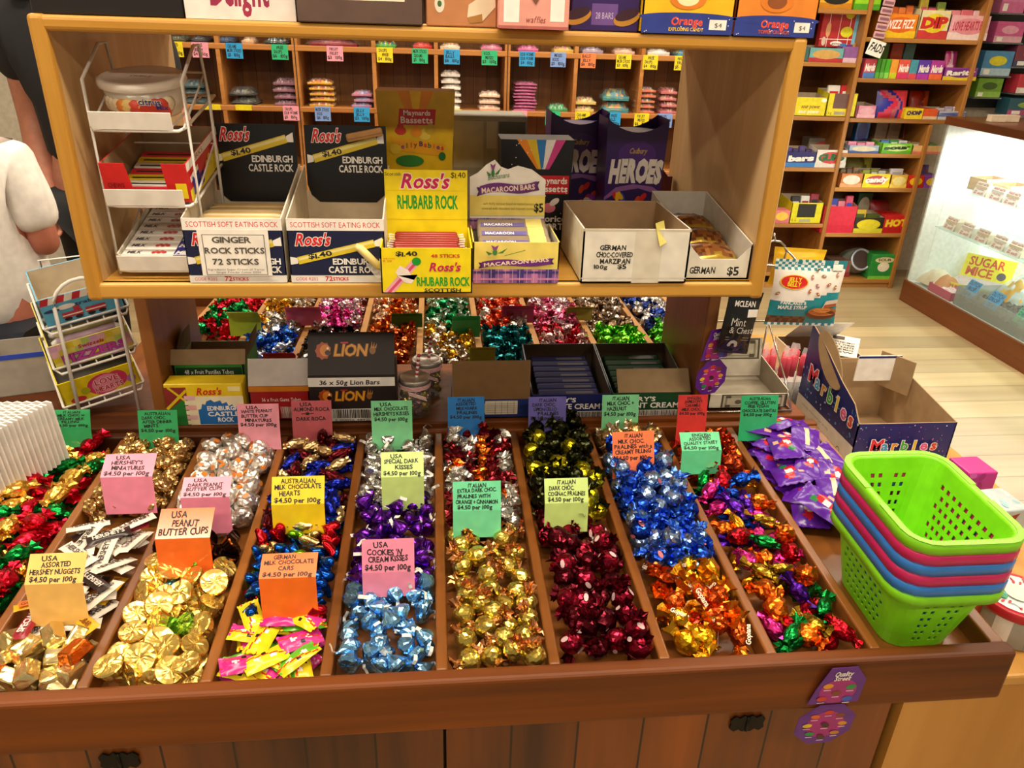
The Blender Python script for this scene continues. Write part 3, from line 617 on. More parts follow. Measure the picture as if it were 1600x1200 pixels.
p.ell(.5, .4, .48, .4, pm('c8402a', .4)); p.text('citrus', .05, .62, .7, .85, WHITE, 'o'); p.text('citrus', .05, .62, .7, .85, pm('3a3a7a', .4), 'b'); p.text('Mix', .55, .45, .9, .62, pm('3a3a7a', .4), 'b'); p.rect(.2, .02, .8, .3, pm('2a5ab0', .4)); p.text('Fini', .3, .06, .72, .26, WHITE, 'b')
b.build('wrap_label', r)
r = thing('sweet_box', 'red and yellow cut-open chew box on the middle tier of the wire rack', 'box', (-.426, .575, on_tier(1, .575)), (.16, 0, 0))
w_, d, h = .122, .19, .058; b = MB(); CR_ = pm('cf1f22', .4); open_box(b, w_, d, h, .002, CR_, KRAFT, front=.016, left=(h, h), right=(h, h))
for x0, x1, hh in ((-.061, -.026, h), (.030, .061, h)):
    b.T = TR((0, -d/2, 0), (1, 0, 0), (0, 0, 1), (0, -1, 0)); b.prism([(x0, 0), (x1+(.008 if x0 < 0 else 0), 0), (x1, hh), (x0, hh)] if x0 < 0 else [(x0, 0), (x1, 0), (x1, hh), (x0-.004, hh)], 0, .0015, CR_); b.T = M.Identity(4)
p = face(b, 'right', w_, d, h); p.rect(0, 0, 1, .3, YEL); p.rect(.0, .78, 1, 1, pm('efe6dc', .5)); p.text('KIRKS', .2, .82, .5, .95, pm('a03a3a', .5), 'r'); p.poly([(.05, .45), (.3, .5), (.3, .68), (.05, .6)], WHITE); p.text('Milko', .1, .12, .42, .5, pm('2a2a9a', .4), 'o', .1)
for i in range(5): p.ell(.55+i*.09, .35+.1*(i % 2), .05, .16, YEL)
p = face(b, 'front', w_, d+.004, h); p.text('CHEWS', .05, .38, .24, .5, pm('7a1010', .5), 'b'); p.rect(.04, .14, .26, .22, pm('e8b8b0', .5)); p.rect(.84, .1, .97, .5, YEL); b.build('carton', r)
for i in range(7):
    b = MB(); c = ('c8283a', 'd8d0c0', 'e0c21e')[i % 3]; b.rbox((-.05, -.009, 0), (.05, .009, .007), pm(c, .3), .003); p = P(b, TR((-.05, -.009, .0071), (1, 0, 0), (0, 1, 0), (0, 0, 1)), .1, .018); p.rect(.1, .15, .9, .4, pm('2a2a2a', .4))
    place(b, 'chew_bar', (-.426, .500+i*.02, on_tier(1, .5)+.006+.0055*i), (.3, 0, random.Random(i).uniform(-.03, .03)), 'wrapped chew bar lying in the red and yellow chew box', 'sweet', 'chew bars on the middle tier')
r = thing('sweet_box', 'white and green tray box of milk bars on the bottom tier', 'box', (-.426, .570, on_tier(0, .570)), (.16, 0, 0))
w_, d = .124, .185; b = MB(); open_box(b, w_, d, .024, .002, pm('e8e4da', .5), INNER, front=.02, back=.036, left=(.022, .036), right=(.024, .036)); p = face(b, 'right', w_, d, .03)
for i in range(7): p.ell(.1+i*.13, .3, .07, .25, pm(('6a9a3a', '8ab04a', 'b85a3a')[i % 3], .5))
b.build('carton', r)
for i in range(8):
    b = MB(); b.rbox((-.056, -.0105, 0), (.056, .0105, .011), WHITE_G, .0015, 1); VI = pm('33308a', .4)
    b.box((.022, -.0107, -.0001), (.0562, .0107, .0112), VI)
    for T0, hh in ((TR((-.056, -.0107, .0113), (1, 0, 0), (0, 1, 0), (0, 0, 1)), .021), (TR((-.056, -.0109, 0), (1, 0, 0), (0, 0, 1), (0, -1, 0)), .011)):
        p = P(b, T0, .112, hh); p.text('MILK', .07, .3, .25, .7, pm('4a4a52', .5), 'b', .15); p.text('MILK', .72, .2, .96, .7, WHITE, 'b', .15)
        for j in range(5): p.ell(.42+j*.035, .45+.12*(j % 2), .03, .2, pm(('b83a3a', 'c8605a')[j % 2], .5))
    if i == 0: p.text('$2', .02, .1, .14, .9, INK, 'b', jit=.05)
    place(b, 'milk_bar', (-.427, .487+i*.0222, on_tier(0, .487+i*.0222)+.009+i*.0012), (.20, 0, 0), 'white and violet boxed milk bar in the tray on the bottom tier', 'sweet', 'milk bars on the bottom tier')

# ---------------------------------------------------------------- boxes along the top of the shelf
TOPZ = SZ1+.0006
def topbox(label, x0, x1, yf, h, d, m, art, sides=None):
    b = MB(); w_ = x1-x0; b.rbox((-w_/2, -d/2, 0), (w_/2, d/2, h), m, .0015, 1); p = face(b, 'front', w_, d, h); art(p)
    return place(b, 'chocolate_box', ((x0+x1)/2, yf+d/2, TOPZ), 0, label, 'box', None)
def tx(px, yf): return at(px, 30, Y=yf).x
def a1(p): p.text('Sweets', .06, .27, .5, .62, WHITE, 'b', .1)
topbox('black chocolate box at the left end on top of the shelf', tx(52, .462), tx(288, .462), .462, .11, .16, pm('16120f', .4), a1)
def a2(p): p.rect(0, .0, 1, 1, pm('e9dfd8', .45)); p.text('Delight', .24, .15, .76, .47, pm('9a2a4a', .45), 'b', .05); p.text('Turkish', .2, .64, .7, .92, pm('9a2a4a', .45), 'b', .05); p.rect(.03, .3, .16, .36, pm('d0a8b0', .5))
topbox('white box lettered Delight on top of the shelf', tx(291, .458), tx(463, .458), .458, .12, .14, pm('ddd4cc', .45), a2)
def a3(p):
    p.rect(.14, .22, .86, 1, pm('f0e0c8', .45)); p.rect(.155, .24, .845, 1, pm('5a4234', .45)); p.rect(.19, .29, .81, 1, pm('d8b890', .45)); p.poly([(.19, .3), (.35, .36), (.5, .32), (.65, .42), (.81, .38), (.81, .5), (.6, .5), (.4, .44), (.19, .5)], pm('8a6248', .45)); p.rect(.36, .46, .56, 1, pm('e8e0d8', .45)); p.text('milk', .42, .5, .52, .56, pm('5a4234', .5), 'r')
topbox('large brown chocolate box with a cream framed picture on top of the shelf', tx(465, .446), tx(660, .446), .446, .13, .16, pm('59443a', .5), a3)
def a4(p):
    p.text('APRICOT & ALMOND', .17, .50, .72, .58, pm('e8c8a8', .5), 'r'); p.text('NOUGAT BAR', .34, .36, .58, .42, pm('e8c8a8', .5), 'r'); p.ell(.19, .28, .07, .11, pm('e8dcc8', .5)); p.ell(.19, .28, .03, .04, pm('3a6a3a', .5)); p.rect(.05, .55, .17, 1, pm('c0a8a0', .5))
    p.poly([(.58, .12), (.62, .06), (.80, .08), (.98, .26), (.97, .42), (.80, .40), (.6, .28)], pm('e8d4b4', .5)); p.poly([(.58, .12), (.62, .05), (.80, .07), (.79, .17)], pm('b07a3a', .5))
topbox('peach nougat box with a cut bar picture on top of the shelf', tx(666, .452), tx(776, .452), .452, .10, .14, pm('bd7e4e', .5), a4)
def a5(p):
    p.rect(0, 0, 1, .04, pm('b06058', .5)); p.rect(.07, .08, .29, .5, WHITE); p.rect(.73, .1, .93, .42, WHITE); p.text('waffles', .38, .08, .66, .16, pm('8a3a30', .5), 'r', .2)
    for i in range(5): p.poly([(.36+.02*i, .72-.08*i), (.52, .58-.07*i), (.68-.02*i, .74-.08*i), (.52, .82-.07*i)], pm('c89a6a' if i % 2 else '7a4a34', .5))
    for x, c in ((.12, '6a8a3a'), (.2, 'c84a3a'), (.8, 'd87a3a'), (.88, '4a7a3a'), (.84, 'c83a4a')): p.ell(x, .6, .06, .1, pm(c, .5))
topbox('pink waffle box with a stacked wafer picture jutting over the shelf edge', tx(779, .425), tx(889, .425), .425, .10, .14, pm('df9a8c', .5), a5)
def a6(p):
    p.rect(.30, .08, .68, .35, pm('6a4a90', .4)); p.text('28 BARS', .36, .16, .62, .24, pm('c8b8d8', .4), 'r'); p.text('MADE IN', .42, .44, .56, .48, pm('b8a060', .4), 'r')
    for cx in (.1, .82): p.ell(cx, .18, .2, .1, pm('b8822a', .4), rot=.3); p.ell(cx, .22, .18, .07, pm('3a1a2a', .4), rot=.3)
topbox('dark purple chocolate box on top of the shelf beside the waffle box', tx(892, .456), tx(998, .456), .456, .10, .14, pm('30195a', .4), a6)
def ao(name, two, col):
    def f(p):
        p.rect(0, 0, 1, .36, pm('2a3a8a', .4)); p.ell(.5, .34, .54, .1, pm('2a3a8a', .4)); p.text('Orange', .32, .17, .66, .33, pm('e8502a', .4), 'b', .1, arc=.1); p.text(two, .30, .06, .68, .13, pm('e0b81e' if col else 'c8502a', .4), 'b'); p.rect(.74, .1, .93, .31, WHITE_G); p.text('$4', .8, .15, .88, .24, INK, 'r')
        p.ell(.48, .72, .2, .22, pm('d87a1e', .45)); p.ell(.48, .72, .12, .15, pm('efe0b0' if col else '8a4a1a', .45)); rn = random.Random(2)
        for i in range(14): x, y = rn.random(), rn.uniform(.02, .34); p.ell(x, y, .006, .012, WHITE, 6)
    return f
def cutbox(label, x0, x1, yf, m, art):
    r = thing('chocolate_box', label, 'box', ((x0+x1)/2, yf+.07, TOPZ)); w_ = x1-x0; b = MB(); open_box(b, w_, .14, .10, .002, m, KRAFT, front=.062, left=(.062, .10), right=(.062, .10)); p = face(b, 'front', w_, .14, .062); art(p); b.build('carton', r)
    for i in range(2):
        q = MB(); q.lathe([(0, 0), (.016, .002), (.024, .012), (.026, .026), (.020, .040), (0, .048)], foil('d8761e', .3), 14); q.lathe([(.0262, .018), (.0266, .030), (.0262, .031)], pm('2a3a8a', .35), 14)
        place(q, 'chocolate_orange', ((x0+x1)/2-.03+.06*i, yf+.055, TOPZ+.0025), 0, 'foil ball in the '+label.split(' on top')[0], 'sweet', 'foil balls in the '+label.split(' on top')[0])
cutbox('blue and yellow cut-out orange chocolate box on top of the shelf', tx(1003, .446), tx(1146, .446), .446, pm('e8b81a', .4), ao('Orange', 'EXPLODING CANDY', 1))
cutbox('blue and orange cut-out orange chocolate box at the right end on top of the shelf', tx(1149, .446), tx(1276, .446), .446, pm('e0842a', .4), ao('Orange', 'TOFFEE CRUNCH', 0))
# ---------------------------------------------------------------- sweets: one mesh per kind and colour variant
FG, FR, FGD = '0b7a34', 'c4142c', 'd9a032'
def ico(b, m, sx, sy, sz, amp=0.10, seed=0, sub=3, fq=1.8, smooth=False):
    bm = bmesh.new(); bmesh.ops.create_icosphere(bm, subdivisions=sub, radius=1)
    for v in bm.verts:
        k = 1+amp*noise.noise(v.co*fq+V((seed*3.1, 0, 0)))*1.6+amp*0.9*noise.noise(v.co*fq*2.9+V((0, seed*5.7, 0)))
        v.co = V((v.co.x*sx*k, v.co.y*sy*k, v.co.z*sz*k))
    b.bm(bm, m, smooth)
def fan(b, m, x0, ln, r0, r1, sgn, seed, n=12):
    """one twisted wrapper end along x: neck ring to a ragged crinkled fan"""
    rn = random.Random(seed); vs = []
    for ring, (dx, r) in enumerate(((0, r0), (ln*.45, r0*.55+r1*.25), (ln, r1))):
        for j in range(n):
            a = 2*math.pi*j/n+rn.uniform(-.15, .15); q = r*(1+(.18 if ring == 2 else .14)*(1 if j % 2 else -1)+rn.uniform(-.12, .12)*(ring == 2))
            vs.append((x0+sgn*(dx+(rn.uniform(-.25, .25)*ln if ring == 2 else 0)), q*math.cos(a), q*math.sin(a)*.7))
    b.add(vs, [(r*n+j, r*n+(j+1) % n, (r+1)*n+(j+1) % n, (r+1)*n+j) for r in range(2) for j in range(n)], m)
def m_twist(h, lx=.015, r=.0115, ln=.010, rf=.010, seed=0, h2=None, rough=.24):
    b = MB(); f = foil(h, rough); ico(b, f, lx, r, r*.9, .12, seed)
    f2 = foil(h2, rough) if h2 else f
    fan(b, f2, lx*.86, ln, r*.42, rf, 1, seed); fan(b, f2, -lx*.86, ln, r*.42, rf, -1, seed+9); return b.mesh('twist_sweet')
def m_crumple(h, r=(.014, .012, .009), seed=0, amp=.2, extra=None):
    b = MB(); f = foil(h, .22); ico(b, f, *r, amp, seed, 3, 2.2)
    if extra:
        rn = random.Random(seed)
        for i in range(extra[1]):
            a = rn.uniform(0, 6.28); z = rn.uniform(-.2, 1); q = math.sqrt(max(0, 1-z*z)); c = V((r[0]*q*math.cos(a), r[1]*q*math.sin(a), r[2]*z))*1.08
            d = V((rn.uniform(-1, 1), rn.uniform(-1, 1), rn.uniform(-1, 1)))*r[0]*.5; e = V((rn.uniform(-1, 1), rn.uniform(-1, 1), rn.uniform(-1, 1)))*r[0]*.4
            b.add([c+d, c+e, c-d*.7, c-e], [(0, 1, 2, 3)], extra[0])
    return b.mesh('crumpled_sweet')
def m_praline(body, top, r=.0145, seed=0, spots=None, clear=None):
    """ball twisted shut at both ends, crinkled see-through or foil tails"""
    b = MB(); ico(b, foil(body, .19, .22), r, r, r*.95, .07, seed)
    t = foil(top, .22, .4); fan(b, t, r*.84, .0095, r*.45, .0115, 1, seed, 14); fan(b, t, -r*.84, .0095, r*.45, .0115, -1, seed+3, 14)
    if spots:
        rn = random.Random(seed)
        for i in range(3):
            d = V((rn.uniform(-.6, .6), rn.uniform(-1, 1), rn.uniform(-1, 1))).normalized(); q = d.orthogonal().normalized(); s_ = d.cross(q)
            c = d*r*1.06; e = [c+(q*math.cos(a)*.0055+s_*math.sin(a)*.003) for a in (0, .8, 1.57, 2.35, 3.14, 3.93, 4.71, 5.5)]; b.add(e, [tuple(range(8))], spots)
    return b.mesh('praline')
def m_cup(h, h2, r=.0165, hh=.0120, seed=0):
    b = MB(); n = 40; f = foil(h, .24, .3); g = foil(h2, .28, .3); rn = random.Random(seed)
    pr = ((r*.74, 0), (r*.88, hh*.55), (r*.99, hh*.92))
    vs = [((q*(1+(.03 if j % 2 else -.03)))*math.cos(2*math.pi*j/n), (q*(1+(.03 if j % 2 else -.03)))*math.sin(2*math.pi*j/n), z) for q, z in pr for j in range(n)]
    b.add(vs, [(i*n+j, i*n+(j+1) % n, (i+1)*n+(j+1) % n, (i+1)*n+j) for i in range(2) for j in range(n)], [g if (j//3 % 5 == seed % 5 and seed % 3) else f for i in range(2) for j in range(n)])
    b.add(vs[:n], [tuple(reversed(range(n)))], f)
    top = []; k = 22
    for ring, (q, z) in enumerate(((r*.99, hh*.90), (r*1.02, hh), (r*.94, hh+.0018), (r*.6, hh+.0016), (r*.3, hh+.0019), (.0001, hh+.0014))):
        for j in range(k): top.append((q*math.cos(2*math.pi*j/k), q*math.sin(2*math.pi*j/k), z+(rn.uniform(-.0006, .0006) if ring > 1 else 0)))
    b.add(top, [(i*k+j, i*k+(j+1) % k, (i+1)*k+(j+1) % k, (i+1)*k+j) for i in range(5) for j in range(k)], [g if (seed % 3 == 1 and i < 2 and j % 6 < 2) else f for i in range(5) for j in range(k)])
    return b.mesh('foil_cup')
def m_nugget(h, seed=0):
    b = MB(); bm = bmesh.new(); bmesh.ops.create_cube(bm, size=1)
    for v in bm.verts: v.co = V((v.co.x*.032*(1 if v.co.z < 0 else .8), v.co.y*.022*(1 if v.co.z < 0 else .72), v.co.z*.015))
    bmesh.ops.bevel(bm, geom=bm.edges[:], offset=.0022, segments=2, profile=.5, affect='EDGES')
    bmesh.ops.subdivide_edges(bm, edges=[e for e in bm.edges if e.calc_length() > .008], cuts=2, use_grid_fill=True)
    for v in bm.verts: v.co += V((noise.noise(v.co*300+V((seed, 0, 0))), noise.noise(v.co*280+V((0, seed, 0))), noise.noise(v.co*260+V((0, 0, seed)))))*.0007
    b.bm(bm, foil(h, .2, .35)); return b.mesh('nugget')
def m_log(h, seed=0):
    b = MB(); f = foil(h, .3); ico(b, f, .0165, .0088, .0085, .12, seed, 3, 2.6); fan(b, f, .012, .007, .006, .007, 1, seed); fan(b, f, -.012, .007, .006, .007, -1, seed+4); return b.mesh('foil_log')
def m_heart(h, seed=0):
    b = MB(); n = 28; s = .00092; out = []
    for j in range(n):
        t = 2*math.pi*j/n; out.append((s*16*math.sin(t)**3, s*(13*math.cos(t)-5*math.cos(2*t)-2*math.cos(3*t)-math.cos(4*t))))
    vs = []
    for q, z in ((.001, .0072), (.45, .0066), (.8, .0042), (1, 0), (.8, -.0038), (.001, -.005)): vs += [(x*q, y*q, z+.0004*noise.noise(V((x*200, y*200, seed)))) for x, y in out]
    b.add(vs, [(i*n+(j+1) % n, i*n+j, (i+1)*n+j, (i+1)*n+(j+1) % n) for i in range(5) for j in range(n)], foil(h, .2, .45), True); return b.mesh('foil_heart')
def m_kiss(h, seed=0):
    b = MB(); n = 14; vs = []; rn = random.Random(seed)
    pr = ((.0001, 0), (.0085, .0), (.0112, .003), (.0110, .007), (.0082, .012), (.0048, .0162), (.0022, .0195), (.0016, .023))
    for i, (q, z) in enumerate(pr):
        for j in range(n): a = 2*math.pi*j/n; k = q*(1+rn.uniform(-.08, .08)); vs.append((k*math.cos(a), k*math.sin(a), z+rn.uniform(-.0005, .0005)))
    b.add(vs, [(i*n+j, i*n+(j+1) % n, (i+1)*n+(j+1) % n, (i+1)*n+j) for i in range(len(pr)-1) for j in range(n)], foil(h, .2)); return b.mesh('kiss_sweet')
def m_flag(seed=0):
    b = MB(); rn = random.Random(seed); a = rn.uniform(0, 6.28); d = V((math.cos(a), math.sin(a), 0)); p = V((0, 0, .0215)); u = V((0, 0, 1)); q = d.cross(u)*.0022
    pts = [p, p+d*.004+u*.004, p+d*.009+u*.003, p+d*.013+u*.0045*rn.uniform(-.6, 1)]
    b.add([t+q for t in pts]+[t-q for t in pts], [(0, 1, 5, 4), (1, 2, 6, 5), (2, 3, 7, 6)], pm('e8e6e0', .5)); return b.mesh('paper_flag')
def m_bar(base, ink, word, w=.056, d=.017, t=.0075, seed=0, acc=None):
    b = MB(); m = pm(base, .3)
    def f(sg): return lambda u, v: ((u-.5)*w*sg, (v-.5)*d*(1+.12*(abs(u-.5) > .43)), sg*t/2*(max(0, math.sin(math.pi*min(1, max(0, (u-.06)/.88))))**.35)*(math.sin(math.pi*v)**.4 if 0 < v < 1 else 0)+.0004*noise.noise(V((u*9, v*5, seed))))
    b.grid(f(1), 14, 6, lambda u, v: m, True); b.grid(f(-1), 14, 6, lambda u, v: m, True)
    p = P(b, TR((-w*.40, -d*.3, t/2+.0004), (1, 0, 0), (0, 1, 0), (0, 0, 1)), w*.8, d*.6)
    if acc: p.rect(0, -.2, .3, 1.2, pm(acc, .3))
    if word: p.text(word, .05, .2, .95, .85, pm(ink, .4), 'b')
    return b.mesh('miniature_bar')
def m_bag(w, d, t, paint, seed=0, rough=.25, crimp=.08, metal=0):
    """pillow packet: paint(u, v) gives the printed colour"""
    b = MB()
    def f(sg):
        def g(u, v):
            s = max(0, math.sin(math.pi*min(1, max(0, (u-crimp)/(1-2*crimp)))))**.5*(math.sin(math.pi*v)**.5 if 0 < v < 1 else 0)
            wr = .0016*noise.noise(V((u*4*w/.05, v*5*d/.03, seed)))*(1 if 0 < v < 1 else .6)
            zz = .0012*math.cos(v*30)*(1 if (u < crimp or u > 1-crimp) else 0)
            return ((u-.5)*w*sg, (v-.5)*d*(1-.10*s+.06*(abs(u-.5) > .5-crimp)), sg*t/2*s+wr+zz)
        return g
    b.grid(f(1), 20, 12, lambda u, v: pm(paint(u, v), rough, metal), True); b.grid(f(-1), 20, 12, lambda u, v: pm(paint(u, v), rough, metal), True); return b.mesh('sweet_packet')
def car_paint(base, other, seed):
    rn = random.Random(seed); k = rn.uniform(.3, .6)
    def f(u, v):
        s = v+.5*(u-.5)
        if .05 < s-k < .13: return 'd8341e'
        if (u-.68)**2+((v-.45)*.7)**2 < .007: return 'efece6'
        if (u-.32)**2+((v-.55)*.7)**2 < .005: return 'efece6'
        if (u-.5)**2*2+(v-.75)**2 < .006: return '1c1a1e'
        return other if s > k else base
    return f
def santa_paint(seed):
    sh = random.Random(seed).uniform(-.08, .08)
    def f(u, v):
        x, y = (u-.5+sh)*1.2, (v-.5)*.8
        if x*x+(y-.02)**2 < .012: return 'efe6e0'
        if (x-.12)**2+(y+.05)**2 < .026: return 'b8182a'
        if (x+.20)**2+(y-.05)**2 < .016: return 'c01e2e'
        if (x-.30)**2+(y-.10)**2 < .010: return '1e7a3e'
        if (x+.02)**2+(y+.26)**2 < .008: return 'd8a890'
        return '561c9a'
    return f
def backed(w_, seed): return lambda u, v: 'cfc8a2' if (.38 < v < .62 and .15 < u < .85) else '561c9a'

import numpy as np
VERTS = {}
def pile(x0, x1, y0, y1, top, kinds, rh, rz, seed, base=FLO, zf=TZ, tilt=0.5, flat=False, dens=160, jitter=None, keep=None, skip=None, big=1.13, face_up=0):
    """drops sweets one after another into a compartment, each coming to rest on those below.
    kinds: list of (meshes, weight, name, label, category, group, child); top(y): height the heap reaches above the rim"""
    rn = random.Random(seed); pts = []; fails = 0; rh *= big*.97; rz *= big*.98
    wsum = [k[1] for k in kinds]
    while fails < dens:
        best = None
        for _ in range(14):
            x = rn.uniform(x0+rh*.62, x1-rh*.62); y = rn.uniform(y0+rh*.55, y1-rh*.6)
            if skip and skip(x, y): continue
            z = zf(y)+base+rz
            for px, py, pz in pts:
                dd = (x-px)**2+(y-py)**2
                if dd < 4*rh*rh: z = max(z, pz+2*rz*math.sqrt(1-dd/(4*rh*rh))*.96)
            if best is None or z < best[2]: best = (x, y, z)
        if best is None: fails += 1; continue
        if best[2]-zf(best[1])+rz*.6 > top(best[1])+.006: fails += 1; continue
        fails = 0; pts.append(best)
    # what lies well under others cannot be seen: leave it out
    for x, y, z in pts:
        k = rn.choices(kinds, wsum)[0]; me = rn.choice(k[0])
        over = sum(1 for q in pts if q[2] > z+rz*.9 and (q[0]-x)**2+(q[1]-y)**2 < (rh*1.25)**2)
        if over >= 3: continue
        o = bpy.data.objects.new(k[2], me); sc.collection.objects.link(o)
        o.rotation_euler = e = Euler((rn.uniform(-tilt, tilt)*(1 if flat else 2)+face_up, rn.uniform(-tilt, tilt)*(1 if flat else 2), rn.uniform(0, 6.28)) if not face_up else (rn.uniform(-tilt, tilt)*1.6+face_up, rn.uniform(-tilt, tilt)*1.6, rn.uniform(-.7, .7)))
        s_ = big*rn.uniform(.94, 1.06); o.scale = (s_, s_, s_)
        if me.name not in VERTS:
            a = np.empty(len(me.vertices)*3); me.vertices.foreach_get('co', a); VERTS[me.name] = a.reshape(-1, 3)
        q = (VERTS[me.name]*s_) @ np.array(e.to_matrix()).T; lo, hi = q.min(0), q.max(0); mg = .0006
        x = min(max(x, x0-lo[0]+mg), x1-hi[0]-mg) if hi[0]-lo[0] < x1-x0-.002 else (x0+x1)/2-(lo[0]+hi[0])/2
        y = max(y, y0-lo[1]+mg) if y0 < .05 else y
        z = max(z, max(zf(y+lo[1]), zf(y+hi[1]))+base-lo[2]+mg)
        o.location = (x, y, z)
        tag(o, k[3], k[4], k[5])
        if k[6]:
            c = bpy.data.objects.new('paper_flag', rn.choice(k[6])); sc.collection.objects.link(c); c.parent = o
    return pts
def K(ms, wt, name, label, group, cat='sweet', child=None): return (ms, wt, name, label, cat, group, child)
def comp(i): return DX(i)+.0080, DX(i+1)-.0080
def vy(px): return at(683, px, Z=0.812).y
flat_top = lambda a, bk: (lambda y: a+(bk-a)*y/DEP)
def mk(fn, n, *a, **k): return [fn(*a, seed=s*7+1, **k) for s in range(n)]

# front tray, compartment by compartment from the left
RGG = 'the far-left compartment of the front tray'
pile(*comp(-1), .05, .57, flat_top(.010, .026), [K(mk(m_twist, 3, h, .0175, .0125, .011, .0115), 1, 'twist_sweet', n+' foil twist-wrapped sweet in '+RGG, n+' foil sweets in '+RGG) for n, h in (('red', FR), ('green', FG), ('gold', 'eebe56'))], .0175, .0118, 1, tilt=.35, flat=True)
pile(*comp(0), vy(786), .555, flat_top(.008, .022), [K(mk(m_crumple, 5, 'b08a50', seed=0) if False else [m_crumple('c6a368', seed=s) for s in range(5)], 1, 'foil_mint', 'bronze-gold crumpled foil mint behind the pink miniatures card', 'bronze foil mints')], .0125, .0085, 2, tilt=.5)
WB = "HERSHEY'S"
pile(*comp(0), vy(958), vy(800), flat_top(.006, .02), [
    K([m_bar('e6dfd0', '3a2a24', WB, seed=s) for s in range(3)], 8, 'miniature_bar', 'cream wrapped miniature bar with brown lettering behind the assorted nuggets card', 'cream miniature bars'),
    K([m_bar('2a1a18', 'd8d0c4', WB, seed=s) for s in range(2)], 1.6, 'miniature_bar', 'dark brown wrapped miniature bar among cream ones', 'dark miniature bars'),
    K([m_bar('8a1428', 'e8e0d8', 'SPECIAL', seed=3)], 1.2, 'miniature_bar', 'dark red wrapped miniature bar among cream ones', 'red miniature bars'),
    K([m_bar('e0a81e', '6a3010', 'GOODBAR', seed=4, acc='e8701e')], 1.2, 'miniature_bar', 'yellow and orange wrapped miniature bar among cream ones', 'yellow miniature bars')], .0185, .0058, 3, tilt=.22, flat=True)
pile(*comp(0), .002, vy(952), flat_top(.006, .012), [K([m_nugget(h, s) for h in ('ecdca2', 'e2cc88', 'e8d494') for s in range(3)], 9, 'nugget', 'gold foil nugget block at the front of the miniatures compartment', 'gold nugget blocks'),
    K([m_nugget('c86a2a', 2)], .5, 'nugget', 'orange-brown foil nugget block among gold nuggets', 'orange nugget blocks')], .0128, .0085, 4, tilt=.3, big=1.2)
def spot_cup(seed):
    b = MB(); ico(b, foil('ebe9e4', .32), .0145, .0145, .011, .14, seed, 3, 2.4); rn = random.Random(seed); og = pm('d87a1e', .35)
    for i in range(4):
        d = V((rn.uniform(-1, 1), rn.uniform(-1, 1), rn.uniform(.1, 1))).normalized(); q = d.orthogonal().normalized(); s_ = d.cross(q); c = V((d.x*.0152, d.y*.0152, d.z*.0117))
        b.add([c+q*math.cos(a)*.0050+s_*math.sin(a)*.0036 for a in [j*.785 for j in range(8)]], [tuple(range(8))], og)
    return b.mesh('foil_cup')
pile(*comp(1), vy(812), .56, flat_top(.006, .02), [K([spot_cup(s) for s in range(6)], 1, 'foil_cup', 'white foil cup with orange dots in front of the white peanut card', 'white foil cups')], .0135, .0100, 5, tilt=.8)
pile(*comp(1), vy(866), vy(822), flat_top(.002, .012), [K([m_cup('2c1a14', 'b85a1e', seed=s) for s in (1, 2, 3)], 1, 'foil_cup', 'dark brown foil cup behind the orange card', 'dark foil cups')], .0145, .0085, 6, tilt=.6)
pile(*comp(1), .002, vy(862), flat_top(.002, .018), [K([m_cup('f0d272', 'dc8a34', seed=s) for s in range(6)], 30, 'foil_cup', 'gold foil ribbed cup in front of the orange card', 'gold foil cups'),
    K([m_cup('b88ac0', '8ab83a', seed=1)], 1, 'foil_cup', 'pink and lilac foil cup among gold cups', 'pink foil cups'), K([m_cup('6aa02e', '4a7a2a', seed=2)], 1, 'foil_cup', 'green foil cup among gold cups', 'green foil cups'), K([m_cup('4a86a8', '3a6a90', seed=4)], 1, 'foil_cup', 'blue foil cup among gold cups', 'blue foil cups')], .0152, .0088, 7, tilt=.42, face_up=.5, big=1.1)
pile(*comp(2), vy(828), .555, flat_top(.006, .020), [K([m_log('5a121a', s) for s in range(3)], 1.2, 'foil_log', 'maroon foil log behind the yellow hearts card', 'maroon foil logs'), K([m_log('1c2a9a', s) for s in range(3)], 1.4, 'foil_log', 'royal blue foil log behind the yellow hearts card', 'blue foil logs'), K([m_log('cdb07c', s) for s in range(3)], 1.3, 'foil_log', 'pale gold foil log behind the yellow hearts card', 'pale gold foil logs')], .0135, .0086, 8, tilt=.3, flat=True)
pile(*comp(2), vy(955), vy(812), flat_top(.006, .022), [K([m_heart(h, s) for s in range(2)], wt, 'foil_heart', n+' foil chocolate heart between the yellow card and the orange cars card', n+' foil hearts') for n, h, wt in (('blue', '1450b0', 4), ('red', 'b8141e', 2), ('green', '6ab01a', 1.6), ('gold', 'd8bc78', 1.6))], .0138, .0068, 9, tilt=.7)
CARS = [('pink', 'd0308a', 'e0c81e'), ('yellow', 'e6cd1e', 'e6cd1e'), ('green', '5ab02a', 'd8c01e'), ('magenta', 'c02080', 'c83a8a')]
pile(*comp(2), .002, vy(936), flat_top(.0, .012), [K([m_bag(.058, .028, .012, car_paint(c1, c2, s), s) for s in range(3)], 1, 'sweet_packet', n+' printed packet of a chocolate car at the front of the hearts compartment', n+' car packets') for n, c1, c2 in CARS], .019, .0066, 10, tilt=.22, flat=True, big=1.0)
FLAG = [m_flag(s) for s in range(5)]
def kiss(h, lab, grp): return [K([m_kiss(h, s) for s in range(4)], 1, 'kiss_sweet', lab, grp, child=FLAG)]
pile(*comp(3), vy(790), .56, flat_top(.006, .014), kiss('c2c2bc', 'silver foil kiss-shaped sweet around the yellow-green card', 'silver kisses'), .0118, .0092, 11, tilt=.9)
pile(*comp(3), vy(908), vy(776), flat_top(.004, .016), kiss('5a1f96', 'purple foil kiss-shaped sweet behind the pink cookies card', 'purple kisses'), .0122, .0096, 12, tilt=.9)
